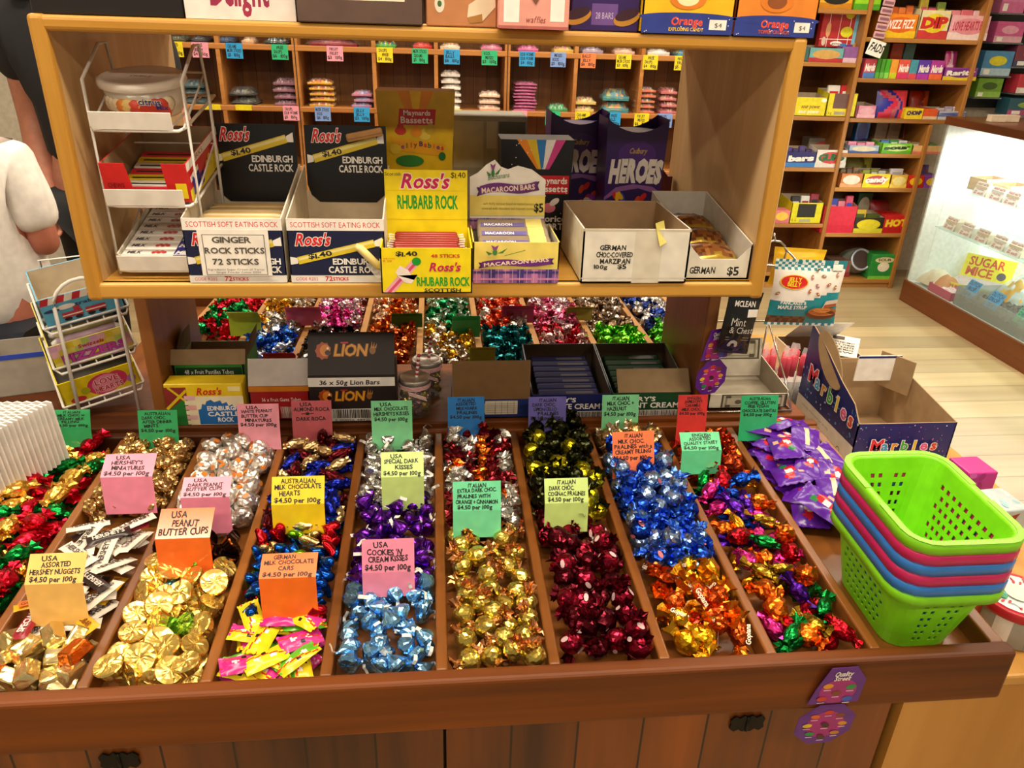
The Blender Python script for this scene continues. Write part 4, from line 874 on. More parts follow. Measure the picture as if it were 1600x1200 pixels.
pile(*comp(3), .002, vy(898), flat_top(.002, .012), kiss('7cb6e6', 'light blue foil kiss-shaped sweet in front of the pink cookies card', 'light blue kisses'), .0120, .0094, 13, tilt=.9)
pile(*comp(4), vy(825), .56, flat_top(.006, .022), [K([m_praline(a, c, .0125, s) for s in range(3)], wt, 'praline', n+' foil twisted praline around the green orange-and-cinnamon card', n+' twisted pralines') for n, a, c, wt in (('maroon', '6a121e', '8a2a2e', 3), ('silver', 'c0beb8', 'cac8c2', 3), ('orange', 'd0641a', 'd87a2a', 1.6))], .0138, .0112, 14, tilt=.7)
pile(*comp(4), .002, vy(820), flat_top(.0, .016), [K([m_praline('cdb858', 'ba8354', .0138, s) for s in range(5)], 1, 'praline', 'yellow-gold foil ball with copper tails at the front of the assorted pralines', 'gold and copper pralines')], .0150, .0126, 15, tilt=.8)
pile(*comp(5), vy(820), .565, flat_top(.01, .042), [K([m_praline(a, c, .0145, s) for s in range(4)], wt, 'praline', n+' behind the yellow-green cognac card', n) for n, a, c, wt in (('black crinkled foil praline', '20220f', '38391a', 3), ('acid yellow foil praline with black tails', 'b8b018', '34351a', 2.2))], .0160, .0130, 16, tilt=.8)
pile(*comp(5), .002, vy(815), flat_top(.004, .026), [K([m_praline(a, c, .0150, s, sp) for s in range(3)], wt, 'praline', n+' in front of the yellow-green cognac card', n) for n, a, c, wt, sp in (('dark red foil praline with pale ribbons', '86142c', '5a1020', 4, pm('c8a8a8', .3)), ('blackish red foil praline', '4a0c18', '6a1424', 3, None), ('dark red foil praline with silver tails', '7a1226', 'b8b0b0', 1, None))], .0165, .0132, 17, tilt=.8)
pile(*comp(6), vy(724), .56, flat_top(.01, .022), [K([m_praline('c8a468', 'd8ccb0', .0135, s) for s in range(3)], 1, 'praline', 'pale gold clear-wrapped praline beside the orange card', 'pale gold pralines')], .0145, .0118, 18, tilt=.7)
pile(*comp(6), vy(898), vy(718), flat_top(.012, .030), [K([m_praline(a, c, .0148, s, pm('b8606a', .35) if s == 1 else None) for s in range(4)], wt, 'praline', n+' in front of the orange creamy filling card', n) for n, a, c, wt in (('royal blue foil praline', '1c44b8', '3a6ac8', 3), ('silver-blue foil praline', '88a4cc', '5a86d0', 2))], .0152, .0125, 19, tilt=.8)
def amber(seed, col, c2, txt):
    b = MB(); ico(b, foil(col, .22), .0165, .0125, .012, .12, seed); fan(b, foil(c2, .22), .013, .014, .006, .0125, 1, seed, 9); fan(b, foil(c2, .22), -.013, .014, .006, .0125, -1, seed+5, 9)
    p = P(b, TR((-.012, -.0125, -.002), (1, 0, 0), (0, .5, .86), (0, -.86, .5)), .024, .010); p.z = .003; p.text(txt, 0, .1, 1, .8, pm('eadfc8', .4), 'b'); return b.mesh('twist_sweet')
pile(*comp(6), .002, vy(884), flat_top(.002, .016), [K([amber(s, h, h2, 'Goplana') for s in range(3)], wt, 'twist_sweet', n+' foil twist-wrapped sweet at the front beneath the blue pralines', n+' front twists') for n, h, h2, wt in (('amber yellow', 'd8a01a', 'c8901e', 3), ('burnt orange', 'c0501a', 'd8761e', 3), ('brick red', 'a82a1a', 'c8661e', 1))], .0155, .0122, 20, tilt=.5)
pile(*comp(7), vy(752), .555, flat_top(.006, .016), [K([m_twist(h, .013, .0115, .011, .010, seed=s) for s in range(3)], 1, 'twist_sweet', n+' foil caramel beside the green assorted card', n+' foil caramels') for n, h in (('orange', 'c8601a'), ('copper red', 'b0401a'))], .0140, .0110, 21, tilt=.5)
QS = [('red', 'a8101e', 'o'), ('pink', 'd0308a', 'o'), ('royal blue', '1246b0', 't'), ('emerald green', '0c7a34', 'b'), ('orange', 'd86a1a', 'c'), ('amber gold', 'd89a1e', 's'), ('purple', '4a1a90', 't'), ('olive gold', '9a7a22', 'b')]
def qs(h, k, s):
    if k == 'o': return m_twist(h, .0185, .0125, .009, .008, seed=s)
    if k == 'c': return m_twist(h, .0145, .0145, .010, .010, seed=s)
    if k == 's': return m_twist(h, .021, .0085, .008, .008, seed=s)
    if k == 'b': return m_twist(h, .018, .0095, .012, .011, seed=s)
    return m_twist(h, .016, .012, .014, .013, seed=s)
pile(*comp(7), .002, vy(752), flat_top(.004, .018), [K([qs(h, k, s) for s in range(3)], 1.6 if n in ('pink', 'orange', 'red', 'amber gold') else 1, 'twist_sweet', n+' foil sweet of the mixed assortment left of the shopping baskets', n+' mixed assortment sweets') for n, h, k in QS], .0165, .0118, 22, tilt=.4, flat=True)
x0, _ = comp(8)
pile(x0, XR-.005, .27, .565, flat_top(.01, .030), [K([m_bag(.070, .046, .016, santa_paint(s), s) for s in range(4)], 11, 'sweet_packet', 'purple packet with a red and white print behind the shopping baskets', 'purple printed packets'), K([m_bag(.070, .046, .016, backed(0, 1), 9)], 1, 'sweet_packet', 'purple packet lying face down with its cream back showing', 'purple packets face down')], .0235, .0080, 23, tilt=.28, flat=True, big=1.2)

# far tray seen under the shelf
def fcomp(i): return FXD[i]+.0085, FXD[i+1]-.0085
FAR = [(0, [('red', 'c01a30'), ('green', '0f8040')], None), (1, [('gold', 'c89a3a'), ('silver', 'c8c4bc')], [('blue', '2a62c0'), ('silver-blue', 'a8b8d0')]), (2, [('pink', 'c8388a'), ('silver and pink', 'd0b8c4')], [('black', '2c2a2a'), ('dark silver', '8a8884')]),
       (3, [('orange', 'd0661a'), ('silver-orange', 'd8b89a')], [('copper', 'b8602a')]), (4, [('emerald', '12804a'), ('silver-green', 'a8c0b0')], [('yellow-gold', 'd0a028'), ('pale silver', 'c8c0b0')]),
       (5, [('coral', 'cc4a2a'), ('pale silver', 'd0c8c4')], [('teal', '0f6a72')]), (6, [('rose', 'c05a80'), ('silver-rose', 'd4c0c8')], [('crimson', 'b81a30'), ('silver-red', 'd0b0b0')]), (7, [('brown-silver', 'b0a294'), ('mocha', '7a6450')], [('lime green', '4aa81e'), ('bright green', '62c02a')]), (8, [('white', 'd8d8d8'), ('navy', '22357a')], [('leaf green', '4a9a2a')])]
for i, back, front in FAR:
    for (y0, y1, cs, nm) in ((FY0+.02, 1.12, front or back, 'near'), (1.12, 1.42, back, 'far')):
        if i == 0 and nm == 'near': continue
        kinds = [K([m_praline(h, h, .0135, s) if (i+len(n)) % 2 else m_twist(h, .0145, .0125, .010, .011, seed=s) for s in range(2)], 1, ('foil_bonbon', 'foil_toffee', 'foil_truffle')[i % 3], '%s foil sweet at the %s end of far tray compartment %s' % (n, nm, ('one', 'two', 'three', 'four', 'five', 'six', 'seven', 'eight', 'nine')[i]), '%s sweets of the far tray, compartment %d %s' % (n, i+1, nm)) for n, h in cs]  # names only cycle by compartment; all are plain foil sweets
        pile(*fcomp(i), y0, y1, lambda y: .014, kinds, .0165, .0122, 40+i*2+(nm == 'far'), zf=FZ, tilt=.7)
# ---------------------------------------------------------------- price cards
def card(x0, x1, yt, yf, yb, col, lines, dy, label, base=0.004, ztop=TZ, lean=.008, name='price_card', skew=0, ink=None, group=None):
    """folded price card: a front face, a fold, and a sloping face with the writing; pixel columns give its place on the tray"""
    cx = (x0+x1)/2
    B = at(cx, yb, Z=0.83)
    for _ in range(4): B = at(cx, yb, Z=ztop(B.y)+base)
    Fp = at(cx, yf, Y=B.y+lean)
    if dy == .044:  # this one lies so that its plastic sleeve mirrors a ceiling lamp
        dy = min((abs((at(cx, yt, Y=Fp.y+q*.001).z-Fp.z)/(q*.001)-.55), q*.001) for q in range(8, 90))[1]
    T = at(cx, yt, Y=Fp.y+dy)
    wd = (x1-x0)*(Fp-CAM_LOC).dot(CF)/F_PX
    b = MB(); o = V((B.x, B.y, B.z)); line = [(0, -.012), (Fp.y-B.y, Fp.z-B.z), (T.y-B.y, T.z-B.z)]
    th = .0007; m = pm(col, .16 if x0 == 249 else .30); h2 = math.hypot(T.y-Fp.y, T.z-Fp.z)
    b.strip(line, -wd/2, wd/2, th, m)
    u = V((0, T.y-Fp.y, T.z-Fp.z)).normalized(); n = V((1, 0, 0)).cross(u)
    p = P(b, TR((-wd/2, line[1][0], line[1][1]), (1, 0, 0), u, n), wd, h2); p.z = .0003
    if lines: p.hand(lines, ink or INK)
    return place(b, name, o, (0, 0, skew), label, 'price card', group)
PKC, GRC, LGC, YGC, ORC = 'e98aa6', '35ad69', '83dba0', 'c3de83', 'f2702a'
PR = '$4.50 per 100g'
for a in (
    (88, 143, 640, 668, 694, GRC, ['ITALIAN', 'MILK CHOC w', 'CREAMY MILK', 'FILLING', PR], .012, 'green folded card reading Italian milk choc by the white paper bags'),
    (219, 278, 641, 677, 694, GRC, ['AUSTRALIAN', 'DARK CHOC.', 'AFTER DINNER', 'MINTS', PR], .012, 'green folded card reading Australian dark choc after dinner mints'),
    (165, 243, 709, 745, 793, PKC, ['USA', "HERSHEY'S", 'MINIATURES', PR], .036, 'pink folded card reading USA miniatures'),
    (50, 136, 864, 912, 966, 'f3c36c', ['USA', 'ASSORTED', 'HERSHEY NUGGETS', PR], .030, 'peach folded card reading USA assorted nuggets'),
    (249, 332, 794, 841, 889, ORC, ['USA', 'PEANUT', 'BUTTER CUPS'], .044, 'orange folded card with a shiny glare hiding its writing above the gold cups'),
    (288, 362, 745, 777, 824, PKC, ['USA', 'DARK PEANUT', 'BUTTER CUPS', PR], .030, 'pink folded card reading USA dark peanut butter cups'),
    (375, 438, 631, 668, 694, 'f0a0b4', ['USA', 'WHITE PEANUT', 'BUTTER CUP', 'MINIATURES', PR], .010, 'pale pink folded card reading USA white peanut butter cup miniatures'),
    (458, 519, 626, 660, 680, 'c9616b', ['USA', 'ALMOND ROCA', '+', 'DARK ROCA'], .010, 'dusky red folded card reading USA almond and dark roca'),
    (427, 508, 744, 788, 824, 'e9ca1c', ['AUSTRALIAN', 'MILK CHOCOLATE', 'HEARTS', PR], .026, 'yellow folded card reading Australian milk chocolate hearts'),
    (410, 497, 864, 903, 960, 'f2701e', ['GERMAN', 'MILK CHOCOLATE', 'CARS', PR], .034, 'orange folded card reading German milk chocolate cars'),
    (582, 645, 626, 660, 694, LGC, ['USA', 'MILK CHOCOLATE', 'HERSHEYS KISSES', PR], .010, 'light green folded card reading USA milk chocolate kisses'),
    (597, 663, 706, 745, 786, YGC, ['USA', 'SPECIAL DARK', 'KISSES', PR], .024, 'yellow-green folded card reading USA special dark kisses'),
    (567, 648, 842, 894, 922, PKC, ['USA', "COOKIES 'N'", 'CREAM KISSES', PR], .020, 'pink folded card reading USA cookies n cream kisses'),
    (700, 757, 620, 656, 684, '2b7cca', ['ITALIAN', 'ASSORTED', 'MILK+DARK', 'PRALINES', PR], .010, 'bright blue folded card reading Italian assorted milk and dark pralines'),
    (708, 783, 752, 798, 830, '74dca6', ['ITALIAN', 'EXTRA DARK CHOC.', 'PRALINES WITH', 'ORANGE + CINNAMON', PR], .016, 'mint green folded card reading Italian extra dark choc with orange and cinnamon'),
    (825, 884, 620, 658, 682, '6c64b6', ['ITALIAN', 'DARK CHOC.', 'LIMONCELLO', 'PRALINES', PR], .010, 'violet folded card reading Italian dark choc limoncello'),
    (850, 919, 747, 786, 822, YGC, ['ITALIAN', 'DARK CHOC.', 'COGNAC PRALINES', PR], .020, 'yellow-green folded card reading Italian dark choc cognac'),
    (939, 997, 617, 652, 676, LGC, ['ITALIAN', 'MILK CHOC +', 'HAZELNUT', PR], .010, 'light green folded card reading Italian milk choc and hazelnut'),
    (957, 1024, 674, 721, 738, 'f17a4c', ['ITALIAN', 'MILK CHOC.', 'PRALINES with a', 'CREAMY FILLING', PR], .020, 'orange folded card reading Italian pralines with a creamy filling'),
    (1055, 1102, 617, 650, 686, 'd83c38', ['ENGLISH', "JAMESON'S", 'CARAMELS', '(MILK CHOC.)', PR], .010, 'red folded card reading English caramels'),
    (1063, 1127, 675, 704, 732, '5ecb93', ['ENGLISH', 'ASSORTED', 'QUALITY STREET', PR], .026, 'green folded card reading English assorted above the orange caramels'),
    (1153, 1213, 618, 652, 680, '30b272', ['AUSTRALIAN', 'COFFEE, GLUTEN', 'FREE VEGAN', 'CHOCOLATE SANTAS', PR], .010, 'green folded card reading Australian chocolate santas')):
    card(*a[:9], base=.012, skew=.05 if a[0] == 957 else 0)
for x0, x1, yt, yb, col, lab in ((360, 408, 488, 518, 'a4c23a', 'lime green card standing in the blue sweets of the far tray'), (448, 502, 480, 502, 'd65a78', 'pink card standing in the pink sweets of the far tray'),
        (412, 462, 552, 566, 'd84a58', 'red-pink card standing before the black sweets of the far tray'), (612, 660, 490, 505, '2f7a2a', 'dark green card in the emerald sweets of the far tray'), (706, 750, 494, 520, '2fae62', 'green card above the teal sweets of the far tray'),
        (734, 774, 543, 560, 'a8b42c', 'olive yellow card at the near end of the teal sweets'), (784, 834, 478, 498, 'a83a68', 'magenta card in the rose sweets of the far tray'), (884, 926, 480, 494, '8a7a2a', 'olive card behind the lime green sweets of the far tray')):
    card(x0, x1, yt, yt+(yb-yt)*.25, yb, col, [], -.02, lab, base=.016, ztop=FZ, lean=.004)

# ---------------------------------------------------------------- goods on the ledge between the trays
LZ = LEDGE+.0006
def lbox(name, label, x0, x1, y0, d, cat='box', rot=0): return thing(name, label, cat, ((x0+x1)/2, y0+d/2, LZ), rot), x1-x0
r, w_ = lbox('sweet_carton', 'yellow and cream castle rock carton with a blue castle at the left of the ledge', -.504, -.364, .600, .04, 'carton')
d, h = .04, .086; b = MB(); b.rbox((-w_/2, -d/2, 0), (w_/2, d/2, h), pm('e6c91e', .4), .0015, 1); p = face(b, 'front', w_, d, h)
p.rect(0, 0, 1, .70, pm('ece2c2', .45)); p.rect(0, 0, .28, .92, pm('2a7a34', .4)); p.poly([(.0, .92), (.28, .92), (.28, .7), (0, .35)], pm('8a2a2a', .4)); p.bar(.0, .4, .28, .85, .06, pm('d8c01e', .4)); p.bar(.05, .92, .28, .55, .05, pm('d8c01e', .4))
for i, c in enumerate(('efe4c0', 'e8b8b8', 'efe4c0', 'e8a8a8', 'efe4c0', 'e0b0c0')): p.rect(.24, .02+i*.12, .38, .12+i*.12, pm(c, .5))
script(p, "Ross's", .41, .74, .72, .90, pm('c8281e', .4)); BL = pm('1f6ab4', .4)
p.poly([(.40, .02), (.96, .02), (.96, .40), (.92, .46), (.88, .42), (.85, .50), (.80, .46), (.78, .56), (.72, .52), (.70, .60), (.62, .56), (.58, .62), (.52, .58), (.50, .50), (.46, .52), (.44, .40), (.40, .38)], BL)
for t, y in (('EDINBURGH', .36), ('CASTLE', .22), ('ROCK', .08)): p.text(t, .52 if t != 'ROCK' else .64, y, .92 if t != 'ROCK' else .84, y+.10, WHITE, 'b')
p.rect(.82, .82, .98, .94, pm('efe2a0', .5)); b.build('carton', r)
r, w_ = lbox('sweet_box', 'green pastilles box with open brown flaps behind the castle rock carton', -.502, -.372, .66, .12)
d, h = .12, .098; GB = pm('2a7a2e', .4); b = MB(); open_box(b, w_, d, h, .002, GB, KRAFT_D); p = face(b, 'front', w_, d, h); p.rect(.03, .76, .97, .94, pm('1c3a1e', .4)); p.text('48 x Fruit Pastilles Tubes', .15, .80, .85, .89, WHITE, 'r'); b.build('carton', r)
b = MB(); b.T = M.Translation((0, -d/2, h)) @ M.Rotation(-.55, 4, 'X'); b.box((-w_/2-.006, -.001, 0), (w_/2+.004, .001, .03), KRAFT_D); b.build('front_flap', r)
for s in (-1, 1):
    b = MB(); b.T = M.Translation((s*w_/2, 0, h)) @ M.Rotation(s*.2 if s > 0 else .15, 4, 'Y'); b.prism([(0, 0)]*0 or [(-d/2, 0), (d/2, 0), (d/2-.01, .042), (-d/2+.045, .042)], -.001, .001, KRAFT_D) if False else b.add([(0, -d/2, 0), (0, d/2, 0), (0, d/2-.01, .044), (0, -d/2+.045, .044)], [(0, 1, 2, 3), (3, 2, 1, 0)], KRAFT_D); b.build('side_flap', r)
r, w_ = lbox('sweet_box', 'red fruit gums box with its pale lid folded up', -.356, -.2445, .614, .10)
d, h = .10, .072; RB = pm('9e1a1e', .4); b = MB(); open_box(b, w_, d, h, .002, RB, INNER); p = face(b, 'front', w_, d, h); p.rect(0, .85, 1, 1, pm('c87a1e', .4)); p.text('36 x Fruit Gums Tubes', .2, .56, .85, .66, WHITE, 'r')
rn = random.Random(1)
for i in range(26): p.rect(.5+i*.016, .06, .5+i*.016+rn.choice((.005, .009)), .4, pm('e8e0d8', .5))
b.build('carton', r)
b = MB(); b.T = M.Translation((0, -d/2+.002, h)) @ M.Rotation(-.42, 4, 'X'); b.box((-w_/2, -.001, 0), (w_/2, .001, .052), pm('b9b2ac', .6)); b.build('lid_flap', r)
r, w_ = lbox('chocolate_bar_box', 'dark brown chocolate bar box with a roaring lion head on its raised lid', -.242, -.081, .600, .10)
d, h = .10, .098; BR = pm('1d120e', .55); b = MB(); b.rbox((-w_/2, -d/2, 0), (w_/2, d/2, h), BR, .001, 1); p = face(b, 'front', w_, d, h)
GLD = pm('d8981e', .35)
def lion(p, x0, y0, x1, y1):
    X = lambda u: x0+(x1-x0)*u
    Y = lambda u: y0+(y1-y0)*u
    p.poly([(X(.13+.13*math.cos(t)*(1 if i % 2 else .84)), Y(.5+.46*math.sin(t)*(1 if i % 2 else .84))) for i, t in enumerate([j*math.pi/9 for j in range(18)])], pm('a8461a', .35)); p.ell(X(.16), Y(.52), .08*(x1-x0), .30*(y1-y0), pm('d8842a', .35)); p.ell(X(.20), Y(.40), .045*(x1-x0), .13*(y1-y0), pm('2a100a', .35)); p.ell(X(.2), Y(.62), .018*(x1-x0), .06*(y1-y0), WHITE)
    p.text('LION', X(.30), Y(.24), X(.80), Y(.80), pm('7a3a10', .4), 'o', .15); p.text('LION', X(.30), Y(.24), X(.80), Y(.80), GLD, 'b', .15)
    p.ell(X(.90), Y(.5), .05*(x1-x0), .2*(y1-y0), pm('8a5a22', .4))
    for i in range(3): p.poly([(X(.87+.03*i), Y(.62)), (X(.89+.04*i), Y(.98-.06*i)), (X(.90+.03*i), Y(.6))], pm('b87a2a', .35))
    p.rect(X(.40), Y(.86), X(.52), Y(.94), pm('b81e2a', .4))
p.rect(0, .78, 1, .97, WHITE_G); p.text('36 x 50g Lion Bars', .13, .82, .82, .91, INK, 'b', .1); lion(p, .1, .40, .76, .74); p.rect(.24, .03, .72, .30, WHITE_G)
rn = random.Random(2); x = .26
while x < .70: ww = rn.choice((.006, .010, .014)); p.rect(x, .1, x+ww, .29, INK); x += ww+rn.choice((.006, .009))
p.text('5 013056 48921', .28, .045, .68, .085, INK, 'r'); b.build('carton', r)
b = MB(); hl = .082; b.T = TR((0, -d/2+.004, h), (1, 0, 0), (0, .5, .866), (0, -.866, .5)); b.box((-w_/2, 0, -.002), (w_/2, hl, 0), BR); p = P(b, M.Translation((-w_/2, 0, 0)), w_, hl); lion(p, .08, .34, .82, .80); b.build('lid', r)
# jar mugs
JG = glass('fafbf8', .965)
def jar(x, y, label):
    r = thing('jar_mug', label, 'jar', (x, y, LZ)); b = MB()
    b.lathe([(0, .001), (.029, .001), (.033, .006), (.033, .060), (.028, .069), (.027, .074), (.0262, .074), (.031, .060), (.031, .007), (0, .004)], JG, 28); gl = b.build('glass', r)
    b = MB(); a = [(.031+.022*math.sin(math.pi*t), 0, .052-.038*t) for t in [i/10 for i in range(11)]]; b.tube(a, .0035, JG, 8); b.build('handle', gl)
    b = MB(); b.lathe([(.0295, .070), (.0305, .073), (.0305, .080), (.0285, .082), (.025, .081), (.024, .0795), (0, .0795)], pm('b5b0a8', .35, .8), 32); ld = b.build('lid', r)
    b = MB(); RD = pm('c0283a', .5); n = 10
    for i in range(n): b.tube([(.004+.001*i*.6, 0, .079+.0048*i), (.004+.001*(i+1)*.6, 0, .079+.0048*(i+1))], .0032, RD if i % 2 else WHITE, 8)
    b.build('straw', ld)
    b = MB()
    for i in range(7): b.lathe([(.0318, .063+i*.0012), (.0318, .063+(i+1)*.0012)], RD if i % 2 else pm('e8dcd8', .5), 24)
    for i in range(5): k = i*.0016; b.add([(-.012+k*.3, -.0335, .064-k), (.022+k*.3, -.0345, .052-k), (.022+k*.3, -.0345, .0504-k), (-.012+k*.3, -.0335, .0624-k)], [(0, 1, 2, 3)], RD if i % 2 else WHITE)
    b.build('ribbon', r)
    rn = random.Random(int(x*1000)); ms = [m_crumple(h, (.010, .008, .008), s, .12) for s, h in enumerate(('b8a02a', '9a6a7a', '9a7a5a'))]
    k = 0
    for ring in range(5):
        for j in range(5):
            a = ring*.6+j*1.2566; o = bpy.data.objects.new('wrapped_sweet', ms[k % 3]); sc.collection.objects.link(o); o.location = (x+.0205*math.cos(a), y+.0205*math.sin(a), LZ+.014+ring*.0105); o.rotation_euler = (rn.uniform(0, 3), rn.uniform(0, 3), 0); k += 1
            tag(o, 'pastel wrapped sweet inside the '+('front' if y < .66 else 'rear')+' glass jar mug', 'sweet', 'sweets in the '+('front' if y < .66 else 'rear')+' jar mug')
jar(-.045, .632, 'front glass jar mug with striped straw and ribbon beside the lion box')
jar(-.022, .716, 'rear glass jar mug with striped straw behind its twin')
# cartons of bars
r, w_ = lbox('sweet_box', 'dark blue outer box with a tall brown flap folded up at its front', .028, .180, .606, .11)
d, h = .11, .040; NB = pm('1c2f6a', .4); b = MB(); open_box(b, w_, d, h, .002, NB, KRAFT_D); p = face(b, 'front', w_, d, h); p.rect(.42, .2, .84, .94, pm('d8ceb8', .5)); p.rect(.2, .3, .42, .8, pm('b8ae9a', .5))
for i in range(5): p.rect(.44, .3+i*.12, .82, .315+i*.12, pm('6a6258', .5))
for i in range(4): p.rect(.55+i*.08, .22, .555+i*.08, .92, pm('6a6258', .5))
b.build('carton', r); b = MB(); b.T = M.Translation((0, -d/2+.003, h)) @ M.Rotation(-.16, 4, 'X'); b.box((-w_/2, -.001, 0), (w_/2, .001, .078), pm('74552e', .8)); b.build('front_flap', r)
DK = pm('1d2450', .3)
def frys(label, x0, x1, out, word, nm, col, bars, flap):
    r, w_ = lbox('chocolate_bar_box', label, x0, x1, .604, .20); d = .20; b = MB(); open_box(b, w_, d, .055, .002, out, pm('4a3a28', .8), front=.050, back=.075); p = face(b, 'front', w_, d, .05)
    p.text("FRY'S", .28, .66, .55, .84, WHITE, 'b'); p.text(word, .2, .36, .86, .58, WHITE, 'b'); p.ell(.93, .55, .05, .1, pm('d8d0c0', .4)); p.rect(.3, .0, .98, .26, WHITE_G); rn = random.Random(len(word)); x = .32
    while x < .95: ww = rn.choice((.006, .010, .012)); p.rect(x, .02, x+ww, .25, INK); x += ww+rn.choice((.006, .010))
    b.build('carton', r)
    if flap:
        b = MB(); b.T = M.Translation((.012, -d/2+.003, .05)) @ M.Rotation(-.75, 4, 'X'); b.box((-w_/2, -.001, 0), (w_/2-.012, .001, .05), KRAFT_D); b.build('front_flap', r)
    n = 8
    for i in range(n):
        q = MB(); q.rbox((-.062, -.0095, 0), (.062, .0095, .012), col, .004, 2); s = P(q, TR((-.062, -.0095, .0121), (1, 0, 0), (0, 1, 0), (0, 0, 1)), .124, .019); s.rect(.45, .2, .9, .55, pm('5a5a62', .3)); s = P(q, TR((-.062, -.0097, .001), (1, 0, 0), (0, 0, 1), (0, -1, 0)), .124, .011); s.rect(.45, .3, .9, .75, pm('6a6a70', .3)); s.text("FRY'S", .1, .2, .35, .7, pm('8a8a9a', .4), 'b')
        place(q, 'chocolate_bar', ((x0+x1)/2, .622+i*.0232, LZ+.024+i*.0022), (.3, 0, 0), '%s wrapped chocolate bar lying in the %s cream box' % (nm, word.split()[0].lower()), 'chocolate bar', '%s bars in their box' % nm)
frys('navy open box of dark wrapped cream bars right of the brown flap box', .1835, .342, pm('18205c', .35), 'WHITE CREAM', 'dark navy', DK, 8, False)
frys('green open mint cream box with a brown flap folded inside', .3435, .503, pm('0f4a2c', .35), 'MINT CREAM', 'dark green', pm('123a24', .3), 8, True)
# banknote chocolate box in a chrome rack
r = thing('novelty_box', 'grey banknote-patterned open box in the chrome rack by the right board', 'box', (.630, .70, LZ+.006)); w_, d = .165, .165; NOTE = pm('b5ad96', .5); NK = pm('4e4a3a', .5)
def note(p, x0, y0, x1, y1):
    X = lambda u: x0+(x1-x0)*u
    Y = lambda u: y0+(y1-y0)*u
    p.rect(x0, y0, x1, y1, NK); p.rect(X(.03), Y(.07), X(.97), Y(.93), NOTE); p.rect(X(.06), Y(.14), X(.94), Y(.86), pm('8a8470', .5)); p.rect(X(.09), Y(.2), X(.91), Y(.8), NOTE)
    p.ell(X(.5), Y(.5), .13*(x1-x0), .34*(y1-y0), pm('6a6450', .5)); p.ell(X(.5), Y(.56), .05*(x1-x0), .16*(y1-y0), pm('a8a08a', .5)); p.ell(X(.26), Y(.45), .05*(x1-x0), .16*(y1-y0), pm('5a5644', .5)); p.ell(X(.74), Y(.45), .06*(x1-x0), .18*(y1-y0), pm('6e6a56', .5))
    for u, v in ((.08, .76), (.86, .76), (.08, .1), (.86, .1)): p.text('1', X(u), Y(v), X(u+.05), Y(v+.15), NK, 'b')
b = MB(); open_box(b, w_, d, .03, .002, pm('cfc8b6', .5), pm('9a9280', .6), front=.032, back=.03, left=(.04, .055), right=(.04, .055)); p = face(b, 'front', w_, d, .032); note(p, .16, .02, .99, .98); b.build('carton', r)
b = MB(); hb = .085; b.T = TR((.0, d/2-.03, .01), (1, 0, 0), (0, .22, .975), (0, -.975, .22)); b.box((-w_/2+.002, 0, -.002), (w_/2-.002, hb, 0), pm('c9c2b2', .5)); p = P(b, M.Translation((-w_/2+.004, 0, 0)), w_-.008, hb); note(p, .02, .44, .98, .98); b.build('header_card', r)
rk = thing('wire_rack', 'chrome wire rack holding the banknote box', 'rack', (0, 0, 0)); b = MB(); X0, X1, Y0, Y1 = .541, .722, .608, .79
b.tube([(X0, Y0, LZ+.003), (X1, Y0, LZ+.003), (X1, Y1, LZ+.003), (X0, Y1, LZ+.003)], .0025, STEEL, 8, True)
b.tube([(X1, Y0, LZ+.003), (X1, Y0+.05, LZ+.05), (X1+.003, Y1, LZ+.13), (X0, Y1, LZ+.13), (X0, Y1, LZ+.003)], .0022, STEEL, 8); b.tube([(X1+.003, Y1, LZ+.13), (X1, Y1, LZ+.003)], .0022, STEEL, 8); b.build('frame', rk)
# hanging assortment cards
QP = pm('5a1a86', .4); QM = pm('a01a7a', .4)
def octo(p, cx, cy, rr):
    p.poly([(cx+rr*math.cos(i*math.pi/4+.39), cy+rr*math.sin(i*math.pi/4+.39)) for i in range(8)], QP); p.ell(cx, cy, rr*.66, rr*.66, QM)
    rn = random.Random(int(cy*100)); 
    for i in range(9):
        a = i*2*math.pi/8; q = 0 if i == 8 else rr*.62; x, y = cx+q*math.cos(a), cy+q*math.sin(a)
        p.ell(x, y, rr*.17, rr*.10, pm(('d8921e', '7a3a1e', 'c8341e', 'd8641e', 'e0c02a', '1e8a4a', '4a1a10', 'b87a2a', '3a1a10')[i], .4), 12, rot=rn.uniform(-.6, .6)); p.rect(x-rr*.12, y-rr*.19, x+rr*.12, y-rr*.16, pm('e8d8e8', .5))
def pinwheel(name, loc, rot, label, s, words=None):
    b = MB(); pts = []
    b.T = TR((0, 0, 0), (1, 0, 0), (0, 0, 1), (0, -1, 0))
    R_ = .044*s
    b.prism([(-.018*s, .07*s), (.018*s, .07*s), (.036*s, .045*s), (.036*s, .0*s), (-.036*s, .0), (-.03*s, .03*s)], 0, .0006, QP)
    b.prism([(R_*math.cos(i*math.pi/4+.39), -.043*s+R_*math.sin(i*math.pi/4+.39)) for i in range(8)], .0008, .0014, QP)
    p = P(b, M.Translation((-.05*s, -.09*s, .0015)), .1*s, .1*s); octo(p, .5, .47, .41)
    p = P(b, M.Translation((-.036*s, 0, .0007)), .072*s, .07*s); p.ell(.52, .35, .36, .34, QM)
    for x, y, c in ((.3, .5, 'd8921e'), (.75, .45, '1e8a4a'), (.5, .3, '7a3a1e'), (.25, .15, 'c8341e'), (.75, .12, '2a5ac0')): p.ell(x, y, .10, .07, pm(c, .4), 12); p.rect(x-.07, y-.12, x+.07, y-.10, pm('e8d8e8', .5))
    p.text('Quality', .34, .78, .68, .90, WHITE, 'b', .2); p.text('Street', .36, .66, .66, .77, WHITE, 'b', .2)
    return place(b, name, loc, rot, label, 'card')
pinwheel('assortment_card', (.537, .6005, .960), (.0, 0, .35), 'purple many-sided sweet chart hanging on the right board under the shelf', .90)
